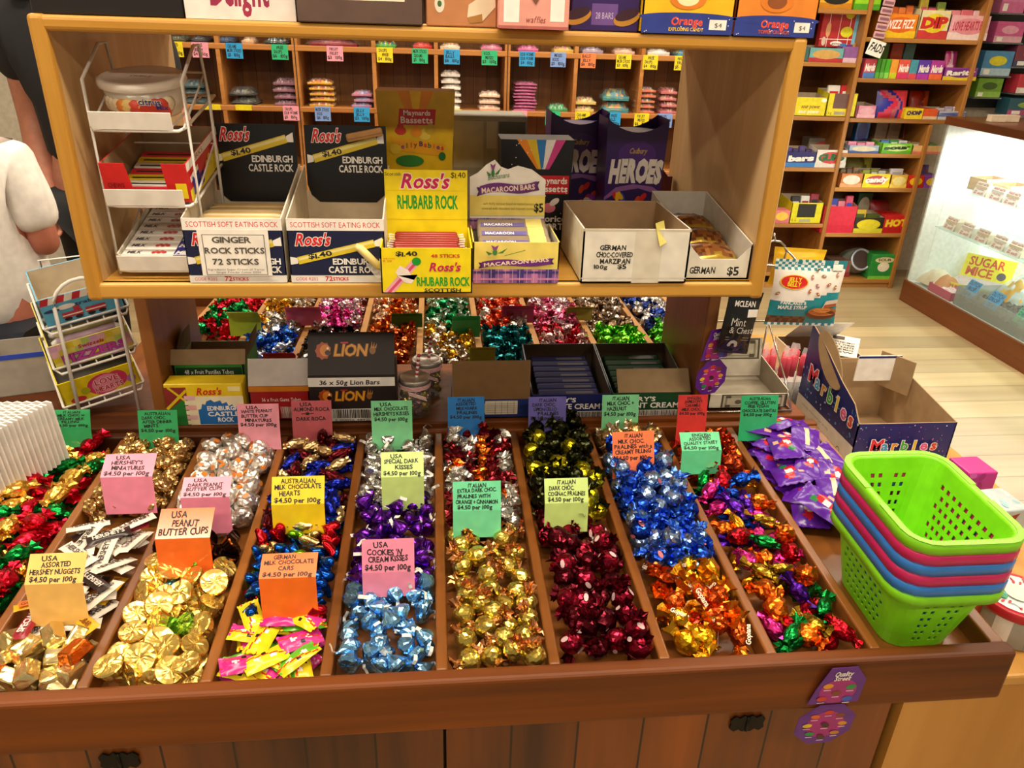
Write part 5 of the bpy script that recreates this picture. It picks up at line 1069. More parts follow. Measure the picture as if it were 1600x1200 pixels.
pinwheel('assortment_card', (.528, -.0252, .795), (.08, 0, .02), 'purple many-sided sweet chart hanging on the front board of the tray', 1.0).location = at(1300, 1098, Y=-.026)
# bags hanging at the right
def pouch(name, w_, h, t, paint, art, loc, rot, label, cat='bag', rough=.3):
    b = MB()
    def s(u, v): return (math.sin(math.pi*u)**.55 if 0 < u < 1 else 0)*max(0, math.sin(math.pi*min(1, max(0, (v-.05)/.83))))**.6
    def fz(u, v): return t/2*s(u, v)+.0015*noise.noise(V((u*5, v*5, w_*90)))
    b.T = TR((0, 0, 0), (1, 0, 0), (0, 0, 1), (0, -1, 0))
    b.grid(lambda u, v: ((u-.5)*w_*(1-.05*s(.5, v)), v*h, fz(u, v)), 22, 26, lambda u, v: pm(paint(u, v), rough), True)
    b.grid(lambda u, v: ((.5-u)*w_*(1-.05*s(.5, v)), v*h, -t/2*s(u, v)-.0004), 16, 16, lambda u, v: pm(paint(1-u, v), rough), True)
    p = P(b, M.Translation((-w_/2, 0, 0)), w_, h); p.z = .0012; p.warp = lambda x, y: fz(min(1, max(0, x)), min(1, max(0, y))); art(p)
    return place(b, name, loc, rot, label, cat)
def jb_paint(u, v):
    if v > .84 or v < .045: return 'e8f0ee' if (int(u*22)+int(v*26)) % 2 else '2a8a98'
    if v < .40+.10*u-.06*math.sin(u*5): return ('5a3a20' if (int(u*16)+int(v*20)) % 2 else '7a5230') if v < .16 and u < .55 else '1f8f9c'
    return 'efeae2'
def jb_art(p):
    p.ell(.28, .68, .19, .105, pm('f0c81e', .3)); p.ell(.28, .68, .175, .095, pm('d0201e', .3)); p.text('JELLY', .20, .69, .37, .745, pm('e8d81e', .3), 'b', .15); p.text('BELLY', .19, .62, .36, .68, pm('e8d81e', .3), 'b', .15)
    for x, y, c in ((.52, .76, 'b87a6a'), (.68, .78, 'a0704a'), (.88, .80, 'b88a7a'), (.60, .64, 'b07a80'), (.76, .66, 'a86a50'), (.86, .62, 'a87a50'), (.50, .56, 'b07040'), (.08, .50, 'a06a40'), (.62, .52, 'a86a40')): p.ell(x, y, .035, .022, pm(c, .4), 12, rot=x*9); p.ell(x+.008, y+.004, .012, .007, WHITE, 8)
    p.rect(.80, .86, .94, .95, WHITE); p.rect(.80, .91, .87, .95, pm('2a3a7a', .4))
    for i in range(3): p.rect(.80, .865+.03*i, .94, .88+.03*i, pm('c02a3a', .4))
    p.text('PANCAKES &', .14, .345, .48, .395, WHITE, 'b', rot=.04); p.text('MAPLE SYRUP', .12, .27, .5, .325, WHITE, 'b', rot=.04)
    p.ell(.74, .20, .22, .075, pm('6a3a1e', .4)); p.ell(.75, .25, .21, .07, pm('b0622a', .4)); p.ell(.73, .275, .13, .04, pm('c8803a', .4)); p.poly([(.72, .30), (.94, .34), (.94, .44), (.76, .42)], pm('d8c8b8', .4)); p.poly([(.74, .31), (.93, .34), (.93, .38), (.75, .36)], pm('a8522a', .4))
pouch('sweet_bag', .140, .128, .03, jb_paint, jb_art, at(1248, 508, Y=.60), (-.05, .03, -.02), 'teal gingham and white jelly bean bag with a pancake picture')
def bk_art(p):
    p.rect(.62, .62, .94, .74, WHITE_G); p.text('MCLEAN', .2, .78, .8, .86, pm('d8d4cc', .4), 'b', .1); p.text('Mint', .2, .48, .62, .60, pm('cfcac0', .4), 'r'); p.text('& Chest', .2, .36, .9, .46, pm('cfcac0', .4), 'r')
    for i in range(2): p.rect(.15, .28-.04*i, .85, .29-.04*i, pm('8a867c', .4))
    for i in range(7): a = i*math.pi/6; p.ell(.4+.10*math.cos(a), .16+.06*math.sin(a), .05, .03, pm('b8b4aa', .4), 8, rot=a)
pouch('sweet_bag', .070, .125, .02, lambda u, v: '17181a', bk_art, at(1142, 552, Y=.590), (0, .10, .12), 'glossy black bag with silver lettering hanging beside the right board', rough=.15)
hk = thing('wire_hook', 'chrome wire hook fixed to the right end of the shelf, carrying the jelly bean bag', 'hook', (0, 0, 0)); o_ = at(1245, 418, Y=.625)
b = MB(); b.tube([(.546, .66, o_.z+.012), (o_.x-.06, .655, o_.z-.004), (o_.x+.01, .625, o_.z+.002), (o_.x+.03, .60, o_.z), (o_.x+.03, .595, o_.z+.008)], .0025, STEEL, 8)
b.tube([(o_.x-.045+.026*math.cos(a), .64, o_.z+.022+.026*math.sin(a)) for a in [i*math.pi/6-.4 for i in range(9)]], .002, STEEL, 8); b.tube([(o_.x-.045, .64, o_.z+.046), (o_.x-.05, .64, o_.z+.062)], .002, STEEL, 8); b.tube([(o_.x-.025, .64, o_.z+.035), (o_.x+.0, .63, o_.z+.012), (o_.x+.018, .61, o_.z-.02)], .002, STEEL, 8)
b.build('hook', hk); b = MB(); b.rbox((.5425, .64, o_.z-.004), (.546, .68, o_.z+.03), STEEL, .001, 1); b.build('mounting_plate', hk)
def yb_art(p): p.rect(.55, .1, .95, .6, pm('e8b8a0', .4)); p.text('WALNUT', .1, .3, .5, .45, pm('a84a1a', .4), 'b', .2); p.text('WHIP', .58, .3, .9, .45, pm('c83a2a', .4), 'b')
pouch('sweet_bag', .105, .075, .016, lambda u, v: 'e8b81a', yb_art, at(1238, 447, Y=.650), (-.04, .06, 0), 'yellow bag hanging behind the jelly bean bag')
r = thing('sweet_jar', 'clear plastic tub with a pink label behind the hook post', 'jar', at(1196, 512, Y=.80)+V((0, 0, 0))); b = MB(); b.lathe([(0, 0), (.035, 0), (.038, .01), (.038, .085), (.03, .1), (0, .1)], film('f0e8e4', .7), 24); b.lathe([(.0385, .03), (.0385, .055)], pm('c89aa0', .4), 24); b.build('body', r)
b = MB(); b.lathe([(.031, .1), (.031, .118), (0, .119)], pm('d8d0c8', .4), 24); b.build('lid', r); r.location.z = .7206; r.location.x = .738; r.location.y = .985
# pink rock sticks in a clear stand
r = thing('stick_tray', 'low clear tray of pink rock sticks behind the banknote box', 'tray', (.790, .885, .7206)); b = MB(); open_box(b, .17, .09, .07, .002, glass('e8ecec', .8), glass('e8ecec', .8)); b.build('tray', r)
for j in range(2):
    for i in range(9):
        q = MB(); q.tube([(0, 0, 0), (0, 0, .075)], .0075, pm('efe4dc', .4), 10); q.tube([(0, 0, .0751), (0, 0, .125), (0, 0, .13)], [.0078, .0078, .003], pm('e2566a', .35), 10); q.add([(-.008, 0, .13), (.008, 0, .13), (.004, 0, .145), (-.005, 0, .147)], [(0, 1, 2, 3)], film('ffffff', .5))
        place(q, 'rock_stick', (.790-.072+i*.018, .862+j*.035, .7235), (random.Random(i+j*9).uniform(-.05, .12), random.Random(i*3+j).uniform(-.06, .06), 0), 'pink topped white rock stick standing in the clear tray', 'sweet', 'pink rock sticks in the clear tray')
# opened cartons beyond, on the side counter
r = thing('cardboard_box', 'cream open carton with a printed white flap beyond the pink sticks', 'box', (.985, 1.02, .7206)); w_, d, h = .17, .15, .085; b = MB(); open_box(b, w_, d, h, .0025, pm('d8c8aa', .6), pm('6a4a2c', .7)); b.build('carton', r)
b = MB(); b.T = M.Translation((-.01, d/2-.004, h)) @ M.Rotation(.85, 4, 'X') @ M.Rotation(.0, 4, 'Z'); b.box((-.05, 0, -.0012), (w_/2+.005, .0012, .10), WHITE_G); b.T = M.Translation((.02, -.06, h+.001)) @ M.Rotation(-.55, 4, 'Z'); b.box((-.03, 0, 0), (.045, .15, .0015), WHITE_G)
p = P(b, M.Translation((-.03, 0, .0016)), .075, .15); p.rect(.1, .78, .5, .96, pm('4a3a34', .5))
for i in range(5): p.text(('ROUND MINT', 'TRY THESE', 'BIG TASTE', 'HAND MADE', 'NEW')[i], .14, .62-.12*i, .86, .69-.12*i, INK, 'b')
b.build('lid_flap', r)
# marbles carton
r = thing('sweet_box', 'dark blue star-spotted box with rainbow lettering beside the tray end', 'box', (0, 0, .7206)); MBL = pm('232a6e', .35); X0, X1, Y0, Y1 = .835, 1.045, .545, .80
b = MB(); zf, zb = .118, .235
b.box((X0, Y0, 0), (X1, Y1, .002), KRAFT)
def slab(pts, n, m_out, m_in, t=.0025):
    n = V(n); A = [V(q) for q in pts]; B_ = [q-n*t for q in A]; k = len(A); b.add([tuple(q) for q in A+B_], [tuple(range(k)), tuple(reversed(range(k, 2*k)))]+[(i, k+i, k+(i+1) % k, (i+1) % k) for i in range(k)], [m_out, m_in]+[KRAFT]*k)
slab([(X0, Y0, 0), (X1, Y0, 0), (X1, Y0, zf), (X0, Y0, zf)], (0, -1, 0), MBL, KRAFT)
slab([(X0, Y1, 0), (X0, Y0, 0), (X0, Y0, zf), (X0, Y0+.03, zf+.03), (X0, Y0+.09, zf+.05), (X0, Y1-.06, zb-.02), (X0, Y1, zb)], (-1, 0, 0), MBL, KRAFT)
slab([(X1, Y0, 0), (X1, Y1, 0), (X1, Y1, .15), (X1, Y0, zf)], (1, 0, 0), MBL, KRAFT); slab([(X1, Y1, 0), (X0, Y1, 0), (X0, Y1, .15), (X1, Y1, .15)], (0, 1, 0), MBL, KRAFT)
RAINB = ('d8304a', '2a9ad8', 'e0a01e', '3ab04a', 'e0c81e', 'd85a9a', 'd8402a')
def marb(p, x0, y0, x1, y1, rise):
    for i, ch in enumerate('Marbles'):
        a = x0+(x1-x0)*i/7; k = 1.5 if i == 0 else 1
        yy = y0+rise*i; hh = (y1-y0)*(1.15 if i == 0 else 1)
        p.text(ch, a-.01*(i == 0), yy, a+(x1-x0)/7.6*k, yy+hh, WHITE, 'o', keep=True); p.text(ch, a-.01*(i == 0), yy, a+(x1-x0)/7.6*k, yy+hh, pm(RAINB[i], .35), 'b', keep=True)
p = P(b, TR((X0, Y0-.0001, 0), (1, 0, 0), (0, 0, 1), (0, -1, 0)), X1-X0, zf); rn = random.Random(4)
for i in range(70): x, y = rn.random(), rn.uniform(.3, .97); p.ell(x, y, rn.uniform(.002, .009), rn.uniform(.004, .016), pm(rn.choice(('d8d8e8', '5a7ac8', 'd8d8e8', 'd87ab0', '4aa0d8')), .4), 6)
marb(p, .16, .50, .86, .68, 0)
p = P(b, TR((X0-.0001, Y1, 0), (0, -1, 0), (0, 0, 1), (-1, 0, 0)), Y1-Y0, zf); p.rect(0, 0, 1, .55, pm('dfdcd4', .5)); p.text('nutrition information per serving', .1, .4, .6, .44, pm('8a8a88', .5), 'r'); p.ell(.8, .25, .03, .07, pm('6a6a68', .5)); p.ell(.8, .25, .022, .05, pm('dfdcd4', .5))
for i in range(60): x, y = rn.random(), rn.uniform(.6, 1.15); p.ell(x, y, rn.uniform(.006, .014), rn.uniform(.014, .03), pm(rn.choice(('3a6ac0', '4a90d0', '2a4aa0', 'c8d0e8', '4aa0d8')), .4), 6)
marb(p, .14, .98, .98, 1.24, -.02)
b.build('carton', r)
b = MB(); b.T = TR((X0+.002, Y1-.10, zb-.045), (0, -.72, -.69*.6), (.35, .25, .9), (-.9, .3, .3)); pts = [(.085*math.cos(t), .032*math.sin(t)) for t in [i*math.pi/12 for i in range(24)]]; b.prism(pts, 0, .0025, pm('8f7450', .8)); b.build('cut_out_flap', r)
b = MB(); b.T = M.Translation((X0+.09, Y1-.06, .12)); b.box((0, 0, 0), (.10, .003, .06), WHITE_G); b.box((0, -.0005, .055), (.10, 0, .06), MBL); b.T = M.Translation((X1-.012, Y1-.10, .10)) @ M.Rotation(.5, 4, 'Z'); b.box((0, 0, 0), (.003, .08, .08), KRAFT); b.build('inner_flap', r)
# oddments at the right end
r = thing('sweet_tin', 'round red and silver patterned tin at the right end of the tray', 'tin', (.868, .105, .7206)); b = MB(); b.lathe([(0, 0), (.05, 0), (.052, .003), (.052, .05)], pm('9a9c94', .4), 36)
for i in range(7):
    a0, a1 = i*.9, i*.9+.45; b.add([(.0525*math.cos(a0+(a1-a0)*j/4), .0525*math.sin(a0+(a1-a0)*j/4), z) for z in (.004, .05) for j in range(5)], [(j, j+1, j+6, j+5) for j in range(4)], pm(('b01e22', 'd8d4cc', '7a8a90')[i % 3], .35))
b.build('body', r); b = MB(); b.lathe([(.0535, .05), (.0545, .052), (.0545, .064), (.052, .066), (.05, .065), (0, .0655)], pm('b0202a', .35), 36); p = P(b, TR((-.05, -.05, .0656), (1, 0, 0), (0, 1, 0), (0, 0, 1)), .1, .1)
p.ell(.5, .5, .46, .46, pm('c8d4d8', .4)); rn = random.Random(6)
for i in range(40): a, q = rn.uniform(0, 6.28), rn.uniform(.25, .44); p.ell(.5+q*math.cos(a), .5+q*math.sin(a), .04, .02, pm(rn.choice(('d8402a', 'e07a2a', 'c81e2a', 'b8c8d0')), .4), 8, rot=a)
p.ell(.5, .5, .2, .2, pm('e8dcc0', .4)); p.ell(.2, .5, .10, .08, pm('4aa0b8', .4)); p.ell(.22, .46, .06, .06, pm('2a8a5a', .4)); b.build('lid', r)
b = MB(); b.rbox((-.05, -.035, 0), (.05, .035, .075), pm('a9b8bc', .45), .003); p = face(b, 'top', .1, .07, .075)
for i in range(12): p.ell(rn.random()*.9+.05, rn.random()*.8+.1, .07, .06, pm(rn.choice(('8ab0b8', 'd8d4cc', 'e8e4dc', '9ac0c8')), .5), 10, rot=i)
p = face(b, 'front', .1, .07, .075); p.rect(0, 0, 1, .3, pm('5a7ac8', .4)); p.poly([(.3, .3), (.5, .8), (.8, .9), (.6, .3)], pm('8a2a2a', .4)); place(b, 'gift_box', (.985, .335, .7206), .1, 'pale blue and white patterned box behind the round tin', 'box')
b = MB(); b.rbox((-.03, -.03, 0), (.03, .03, .09), pm('b02a86', .35), .003); p = face(b, 'front', .06, .06, .09)
for i in range(9): p.ell(rn.random(), rn.random(), .14, .07, pm(rn.choice(('c83a9a', 'd060b0', '9a1a70')), .35), 8, rot=i)
place(b, 'gift_box', (1.01, .43, .7206), .05, 'magenta foil patterned box behind the shopping baskets', 'box')
b = MB(); b.lathe([(0, 0), (.022, 0), (.026, .05), (.0265, .052), (.0245, .052), (.021, .003), (0, .003)], film('efe8e0', .5), 20); place(b, 'plastic_cup', (.94, .09, .7206), 0, 'small clear plastic cup beside the round tin', 'cup')

# ---------------------------------------------------------------- stack of shopping baskets
def basket_meshes(col):
    m = pm(col, .35); W0, D0, W1, D1, H = .098, .150, .142, .192, .118; cr = .026; rows = 13; cn = 4
    nl, ns = 19, 13
    def loop(w_, d_, off=0):
        pts = []; r_ = cr+off; hx, hy = w_/2+off, d_/2+off
        def seg(a, c, n): return [(a[0]+(c[0]-a[0])*i/n, a[1]+(c[1]-a[1])*i/n) for i in range(n)]
        def arc(cx, cy, a0): return [(cx+r_*math.cos(a0+math.pi/2*i/cn), cy+r_*math.sin(a0+math.pi/2*i/cn)) for i in range(cn)]
        pts += seg((-hx+r_, -hy), (hx-r_, -hy), ns)+arc(hx-r_, -hy+r_, -math.pi/2)+seg((hx, -hy+r_), (hx, hy-r_), nl)+arc(hx-r_, hy-r_, 0)
        pts += seg((hx-r_, hy), (-hx+r_, hy), ns)+arc(-hx+r_, hy-r_, math.pi/2)+seg((-hx, hy-r_), (-hx, -hy+r_), nl)+arc(-hx+r_, -hy+r_, math.pi); return pts
    kinds = ['s']*ns+['c']*cn+['l']*nl+['c']*cn+['s']*ns+['c']*cn+['l']*nl+['c']*cn
    n = len(kinds); b = MB(); zs = [H*.05+H*.80*i/rows for i in range(rows+1)]
    vs = []; lv = [0]+zs+[H]
    for z in lv: t = z/H; vs += [(x, y, z) for x, y in loop(W0+(W1-W0)*t, D0+(D1-D0)*t)]
    fs = []; si = {'s': 0, 'l': 0}
    idx = []; c = 0; prev = None
    for k in kinds: c = c+1 if k == prev else 0; idx.append(c); prev = k
    for j in range(len(lv)-1):
        row = j-1
        for i in range(n):
            hole = False
            if 0 <= row < rows and row % 2 == 1:
                hole = (kinds[i] == 's' and idx[i] in (2, 4, 8, 10)) or (kinds[i] == 'l' and idx[i] % 2 == (1 if (row//2) % 2 else 0) and 0 < idx[i] < nl-1)
            if not hole: fs.append((j*n+i, j*n+(i+1) % n, (j+1)*n+(i+1) % n, (j+1)*n+i))
    o = len(vs)
    fs.append(tuple(reversed(range(n)))); b.add(vs, fs, m)
    rim = []
    for off, z in ((0, H-.012), (-.0005, H), (.003, H+.0015), (.008, H+.0012), (.0095, H-.001), (.0098, H-.0125), (.0085, H-.0125)): rim += [(x, y, z) for x, y in loop(W1, D1, off)]
    b.add(rim, [(j*n+i, j*n+(i+1) % n, (j+1)*n+(i+1) % n, (j+1)*n+i) for j in range(6) for i in range(n)], m, True)
    body = b.mesh('body')
    hs = []
    for sg in (1, -1):
        b = MB(); lp = loop(W1, D1, .0075); half = [q for q in lp if q[1]*sg < -.012]
        k0 = max(range(len(half)), key=lambda i: (V(half[i])-V(half[i-1])).length) if sg == -1 or True else 0
        half = half[k0:]+half[:k0]
        prof = ((-.006, .0018), (.0025, .0018), (.0032, .0036), (-.0055, .0036)); c_ = V((0, 0)); vv = []
        for i, q in enumerate(half):
            a = V(half[max(0, i-1)]); e = V(half[min(len(half)-1, i+1)]); d_ = (e-a).normalized(); nn = V((d_.y, -d_.x))
            if nn.dot(V(q)) < 0: nn = -nn
            vv += [(q[0]+nn.x*o1, q[1]+nn.y*o1, H+z1) for o1, z1 in prof]
        L_ = len(half); b.add(vv, [(i*4+j, i*4+(j+1) % 4, (i+1)*4+(j+1) % 4, (i+1)*4+j) for i in range(L_-1) for j in range(4)]+[(0, 1, 2, 3), (L_*4-1, L_*4-2, L_*4-3, L_*4-4)], m)
        hs.append(b.mesh('handle'))
    return body, hs
BCOL = {'lime green': '7fd41c', 'deep pink': 'bf2060', 'blue': '2a78cc'}; BM = {k: basket_meshes(v) for k, v in BCOL.items()}
for i, c in enumerate(('lime green', 'blue', 'deep pink', 'blue', 'deep pink', 'lime green')):
    r = thing('shopping_basket', '%s plastic shopping basket, %s' % (c, ('lowest of the stack in the tray', 'second from the bottom of the stack', 'third from the bottom of the stack', 'third from the top of the stack', 'second from the top of the stack', 'topmost of the stack')[i]), 'basket', (.666, .103, .7742+i*.0165), (.0383, 0, 0), 'stacked shopping baskets')
    o = bpy.data.objects.new('body', BM[c][0]); sc.collection.objects.link(o); o.parent = r
    sm = o.modifiers.new('thick', 'SOLIDIFY'); sm.thickness = .0016; sm.offset = -1
    for hm in BM[c][1]: o = bpy.data.objects.new('handle', hm); sc.collection.objects.link(o); o.parent = r

# ---------------------------------------------------------------- wire stand and paper bags on the left
A = .50
st = thing('wire_stand', 'white wire stand with three sloping shelves of sweet boxes at the left', 'stand', (-.652, .690, LZ), A); b = MB(); hw = .050
b.tube([(-hw, -.052, 0), (-hw, -.046, .225)]+[(-hw*math.cos(t), -.044, .225+.048*math.sin(t)) for t in [i*math.pi/10 for i in range(1, 10)]]+[(hw, -.046, .225), (hw, -.052, 0)], .0035, WIRE, 10); b.tube([(-hw, .12, 0), (-hw, .12, .27), (hw, .12, .27), (hw, .12, 0)], .003, WIRE, 8); b.build('frame', st)
TS = (.026, .105, .184)
for z in TS:
    b = MB(); b.T = M.Translation((0, 0, z)) @ M.Rotation(-.14, 4, 'Y') @ M.Translation((0, 0, -z)); b.tube([(-hw-.022, -.03, z+.012), (-hw-.014, -.036, z), (hw+.014, -.036, z), (hw+.022, -.03, z+.012), (hw+.022, .13, z+.05), (-hw-.022, .13, z+.05)], .0026, WIRE, 8, True)
    for i in range(4): x = -hw+.02+i*.028; b.tube([(x, -.036, z), (x, .13, z+.05)], .0016, WIRE, 6)
    b.tube([(-hw-.022, -.034, z+.012), (hw+.022, -.034, z+.012)], .002, WIRE, 6); b.build('sloping_shelf', st)
def stbox(k, w_, d, h, m, art, label, y=.03, topm=None, name='sweet_box', back=None):
    R_ = M.Translation((-.652, .690, LZ)) @ M.Rotation(A, 4, 'Z') @ M.Translation((0, 0, TS[k])) @ M.Rotation(-.14, 4, 'Y') @ M.Translation((0, y, .004+(y+.036)*.3)) @ M.Rotation(.293, 4, 'X')
    o = thing(name, label, 'box', R_.translation, R_.to_euler()); b = MB(); open_box(b, w_, d, h, .002, m, topm or INNER, back=back); p = face(b, 'front', w_, d, h); art(p); b.build('carton', o); return o, R_
def art_train(p):
    p.rect(0, .0, 1, 1, pm('5ab4dc', .4))
    for i in range(5): p.poly([(i*.2, .78), (i*.2+.1, .78), (i*.2+.14, 1), (i*.2+.04, 1)], pm('c8283a', .4)); p.poly([(i*.2+.1, .78), (i*.2+.2, .78), (i*.2+.24, 1), (i*.2+.14, 1)], WHITE)
    for x, w__ in ((.22, .26), (.52, .26)): p.rect(x, .24, x+w__, .42, pm('c0344a', .4)); p.rect(x, .30, x+w__, .34, WHITE); p.ell(x+.06, .2, .05, .06, INK, 12); p.ell(x+.2, .2, .05, .06, INK, 12)
    p.rect(.38, .42, .46, .56, pm('c0344a', .4)); p.ell(.3, .62, .12, .08, WHITE, 14); p.ell(.12, .58, .1, .05, pm('2a3a6a', .4), 14); p.text('train', .42, .58, .66, .68, pm('2a3a6a', .4), 'b')
stbox(2, .13, .10, .065, pm('5ab4dc', .4), art_train, 'light blue striped box with a red train atop the wire stand', y=.02)
def art_fizz(p):
    for i in range(10):
        for j in range(4): p.rect(i*.1, j*.25, i*.1+.1, j*.25+.25, pm(('e8dc6a', 'd8a8d0', 'e0cc3a', 'b8d070', 'e8b8c0')[(i*3+j*2) % 5], .4))
    p.text('Swizzels', .34, .66, .66, .80, pm('b82a4a', .4), 'b', .15); p.text('FIZZERS', .12, .22, .92, .52, pm('8a2a9a', .4), 'o'); p.text('FIZZERS', .12, .22, .92, .52, pm('c84aa8', .4), 'b')
o, R_ = stbox(1, .135, .12, .055, pm('d8cc6a', .4), art_fizz, 'pastel chequered chew box on the middle shelf of the wire stand', y=.03, back=.075)
for i in range(4):
    q = MB(); q.tube([(-.05, 0, 0), (.05, 0, 0)], .009, pm(('d8b8d0', 'e0d890')[i % 2], .35), 10); q.tube([(-.06, 0, 0), (-.05, 0, 0)], [.004, .009], WHITE, 8); q.tube([(.05, 0, 0), (.06, 0, 0)], [.009, .004], WHITE, 8)
    pt = R_ @ V((0, -.04+i*.026, .044)); place(q, 'sweet_roll', pt, R_.to_euler(), 'pastel wrapped roll of sweets in the chequered chew box', 'sweet', 'sweet rolls on the wire stand')
def art_love(p):
    p.ell(.55, .5, .22, .42, pm('d83a6a', .4)); p.ell(.72, .55, .14, .34, pm('d83a6a', .4)); p.ell(.58, .5, .19, .36, pm('e88aa8', .4)); p.text('LOVE', .44, .52, .74, .72, WHITE, 'o'); p.text('HEARTS', .42, .22, .78, .42, WHITE, 'o'); p.text('LOVE', .44, .52, .74, .72, pm('c8204a', .4), 'b'); p.text('HEARTS', .42, .22, .78, .42, pm('c8204a', .4), 'b')
    p.ell(.3, .45, .06, .14, pm('b8b81e', .4)); p.ell(.18, .2, .1, .12, pm('c82a3a', .4)); p.ell(.9, .4, .06, .16, pm('b87ac8', .4))
stbox(0, .135, .12, .060, pm('e8d21a', .4), art_love, 'yellow love message sweet box on the bottom shelf of the wire stand', y=.03, back=.085, topm=pm('b8b0a4', .6))
PB = pm('efece6', .65)
for i in range(17):
    b = MB(); n = 22; top = []
    for j in range(n+1): top.append((-.085+.17*j/n, .118+(.003 if j % 2 else 0)))
    b.T = TR((0, 0, 0), (1, 0, 0), (0, 0, 1), (0, -1, 0)); b.prism([(.085, 0), (-.085, 0)][::-1]+list(reversed(top)) if False else [(-.085, 0), (.085, 0)]+list(reversed(top)), -.0016, .0016, PB)
    place(b, 'paper_bag', (-.790+.0040*i, .360+i*.0082, TZ(.36+i*.0082)+.012), (.10+random.Random(i).uniform(-.012, .012), 0, random.Random(i+50).uniform(-.01, .01)), 'white paper bag with a zigzag edge standing in the bundle at the left end', 'paper bag', 'bundle of white paper bags')
b = MB(); open_box(b, .17, .10, .085, .002, pm('a49c90', .6), pm('a49c90', .6)); b.box((-.086, -.051, .078), (.086, -.050, .088), pm('2a48b8', .4)); place(b, 'cardboard_box', (-.815, .80, LZ), .3, 'blue edged grey open carton behind the wire stand', 'box')
# ---------------------------------------------------------------- bagged sweets in pigeonholes on the far wall
CY = 3.60
cub = thing('pigeonhole_shelf', 'wide timber pigeonhole shelving full of bagged sweets across the far wall', 'shelving', (0, 0, 0))
CX = (-1.46, -1.085, -.702, -.305, .015, .39, .755, 1.115, 1.48); CZ = (.45, .80, 1.105, 1.40, 1.70, 2.0)
b = MB(); b.box((CX[0], 3.93, 0), (CX[-1], 3.95, 2.0), CUBBY_B); b.build('back_boards', cub)
for z in CZ:
    b = MB(); b.rbox((CX[0], CY, z-.026), (CX[-1], 3.93, z), CUBBY, .003, 1); b.build('shelf_board', cub)
for i, x in enumerate(CX):
    b = MB(); wd = .014 if i in (2, 5) else .010
    b.box((x-wd, CY+.002, 0), (x+wd, 3.929, 1.999), CUBBY)
    if i in (2, 5): b.box((x-.002, CY-.001, 0), (x+.002, CY+.004, 2.0), pm('2a1a0c', .8))
    b.build('upright', cub)
FILM = film('ffffff', .95, .1)
def lolly_bag(w_, d_, h_, cols, seed):
    """flat clear bag over a bed of lumpy sweets"""
    b = MB(); rn = random.Random(seed); n, k = 9, 5
    ms = [pm(c, .35) for c in cols]
    def f(u, v): e = (math.sin(math.pi*u)*math.sin(math.pi*v)); return ((u-.5)*w_*.92, (v-.5)*d_*.92, h_*(.25+.75*min(1, e*2.2))*(.8+.35*rn.random()))
    b.grid(f, 14, 8, lambda u, v: rn.choice(ms), False); b.box((-w_*.45, -d_*.45, 0), (w_*.45, d_*.45, h_*.45), ms[0])
    b.grid(lambda u, v: ((u-.5)*w_*1.06, (v-.5)*d_, h_*(.2+1.0*min(1, math.sin(math.pi*u)*math.sin(math.pi*v)*2.2))+.002+.004*noise.noise(V((u*6, v*6, seed)))), 10, 6, lambda u, v: FILM, True)
    return b.mesh('lolly_bag')
def stack(px0, px1, zs, n, hgt, cols, what, where):
    a = at(px0, 120, Y=CY+.02).x; c = at(px1, 120, Y=CY+.02).x; w_ = (c-a)*.94; d_ = .15
    ms = [lolly_bag(w_, d_, hgt/n*.80, cols, s+int(px0)) for s in range(min(3, n))]; rn = random.Random(int(px0))
    for i in range(n):
        o = bpy.data.objects.new('lolly_bag', ms[i % len(ms)]); sc.collection.objects.link(o); o.location = ((a+c)/2+rn.uniform(-.006, .006), CY+.10, zs+.0008+i*hgt/n); o.rotation_euler = (0, 0, rn.uniform(-.06, .06))
        tag(o, 'clear bag of %s %s' % (what, where), 'bag', '%s bags %s' % (what, where))
def px_h(y0, y1, x=700): return at(x, y0, Y=CY+.02).z-at(x, y1, Y=CY+.02).z
MID = [(352, 398, 2, 27, ('2a2826', '5a5a40', '1a1a1a'), 'black and olive sweets'), (421, 462, 4, 42, ('8a5a70', 'a87a8a', 'c8a8b0', '6a4050'), 'mauve sweets'), (476, 521, 5, 42, ('d8a81e', 'e8e0d0', 'c87a1e', 'b84a5a'), 'yellow and white sweets'),
       (546, 583, 3, 26, ('c87a98', '8a7ab0', 'd8b0c8', '7aa0c8'), 'pink and lilac sweets'), (687, 722, 6, 60, ('e8e2da', 'd8d0c8', 'f0ece4'), 'white sweets'), (748, 786, 3, 30, ('e0c8b0', 'd8a898', 'e8dcc8'), 'cream and pink sweets'),
       (803, 843, 9, 45, ('c8649a', 'd88ab0', 'b85088'), 'rose pink sweets'), (857, 891, 1, 12, ('3a9a5a', '8ac8a0', '2a7a4a'), 'green and white sweets'), (898, 936, 2, 24, ('d8c070', 'c87a80', 'a8b870', 'e0d0a0'), 'pastel sweets'),
       (942, 990, 2, 38, ('3a8a90', 'b8783a', '8aa04a', '2a6a80'), 'teal and brown sweets'), (997, 1032, 5, 42, ('d87a5a', '4a90a8', 'e0d0b0', 'c85a7a', '6a9a4a'), 'mixed bright balls'), (1036, 1066, 4, 42, ('c86a70', 'd8c0a0', 'a85a60'), 'red and cream balls'), (272, 318, 3, 36, ('2a4a52', '3a5a60', '1a3238'), 'dark teal sweets')]
for x0, x1, n, h, c, wh in MID: stack(x0, x1, CZ[2], n, px_h(140, 140+h), c, wh, 'on the lower visible pigeonhole row')
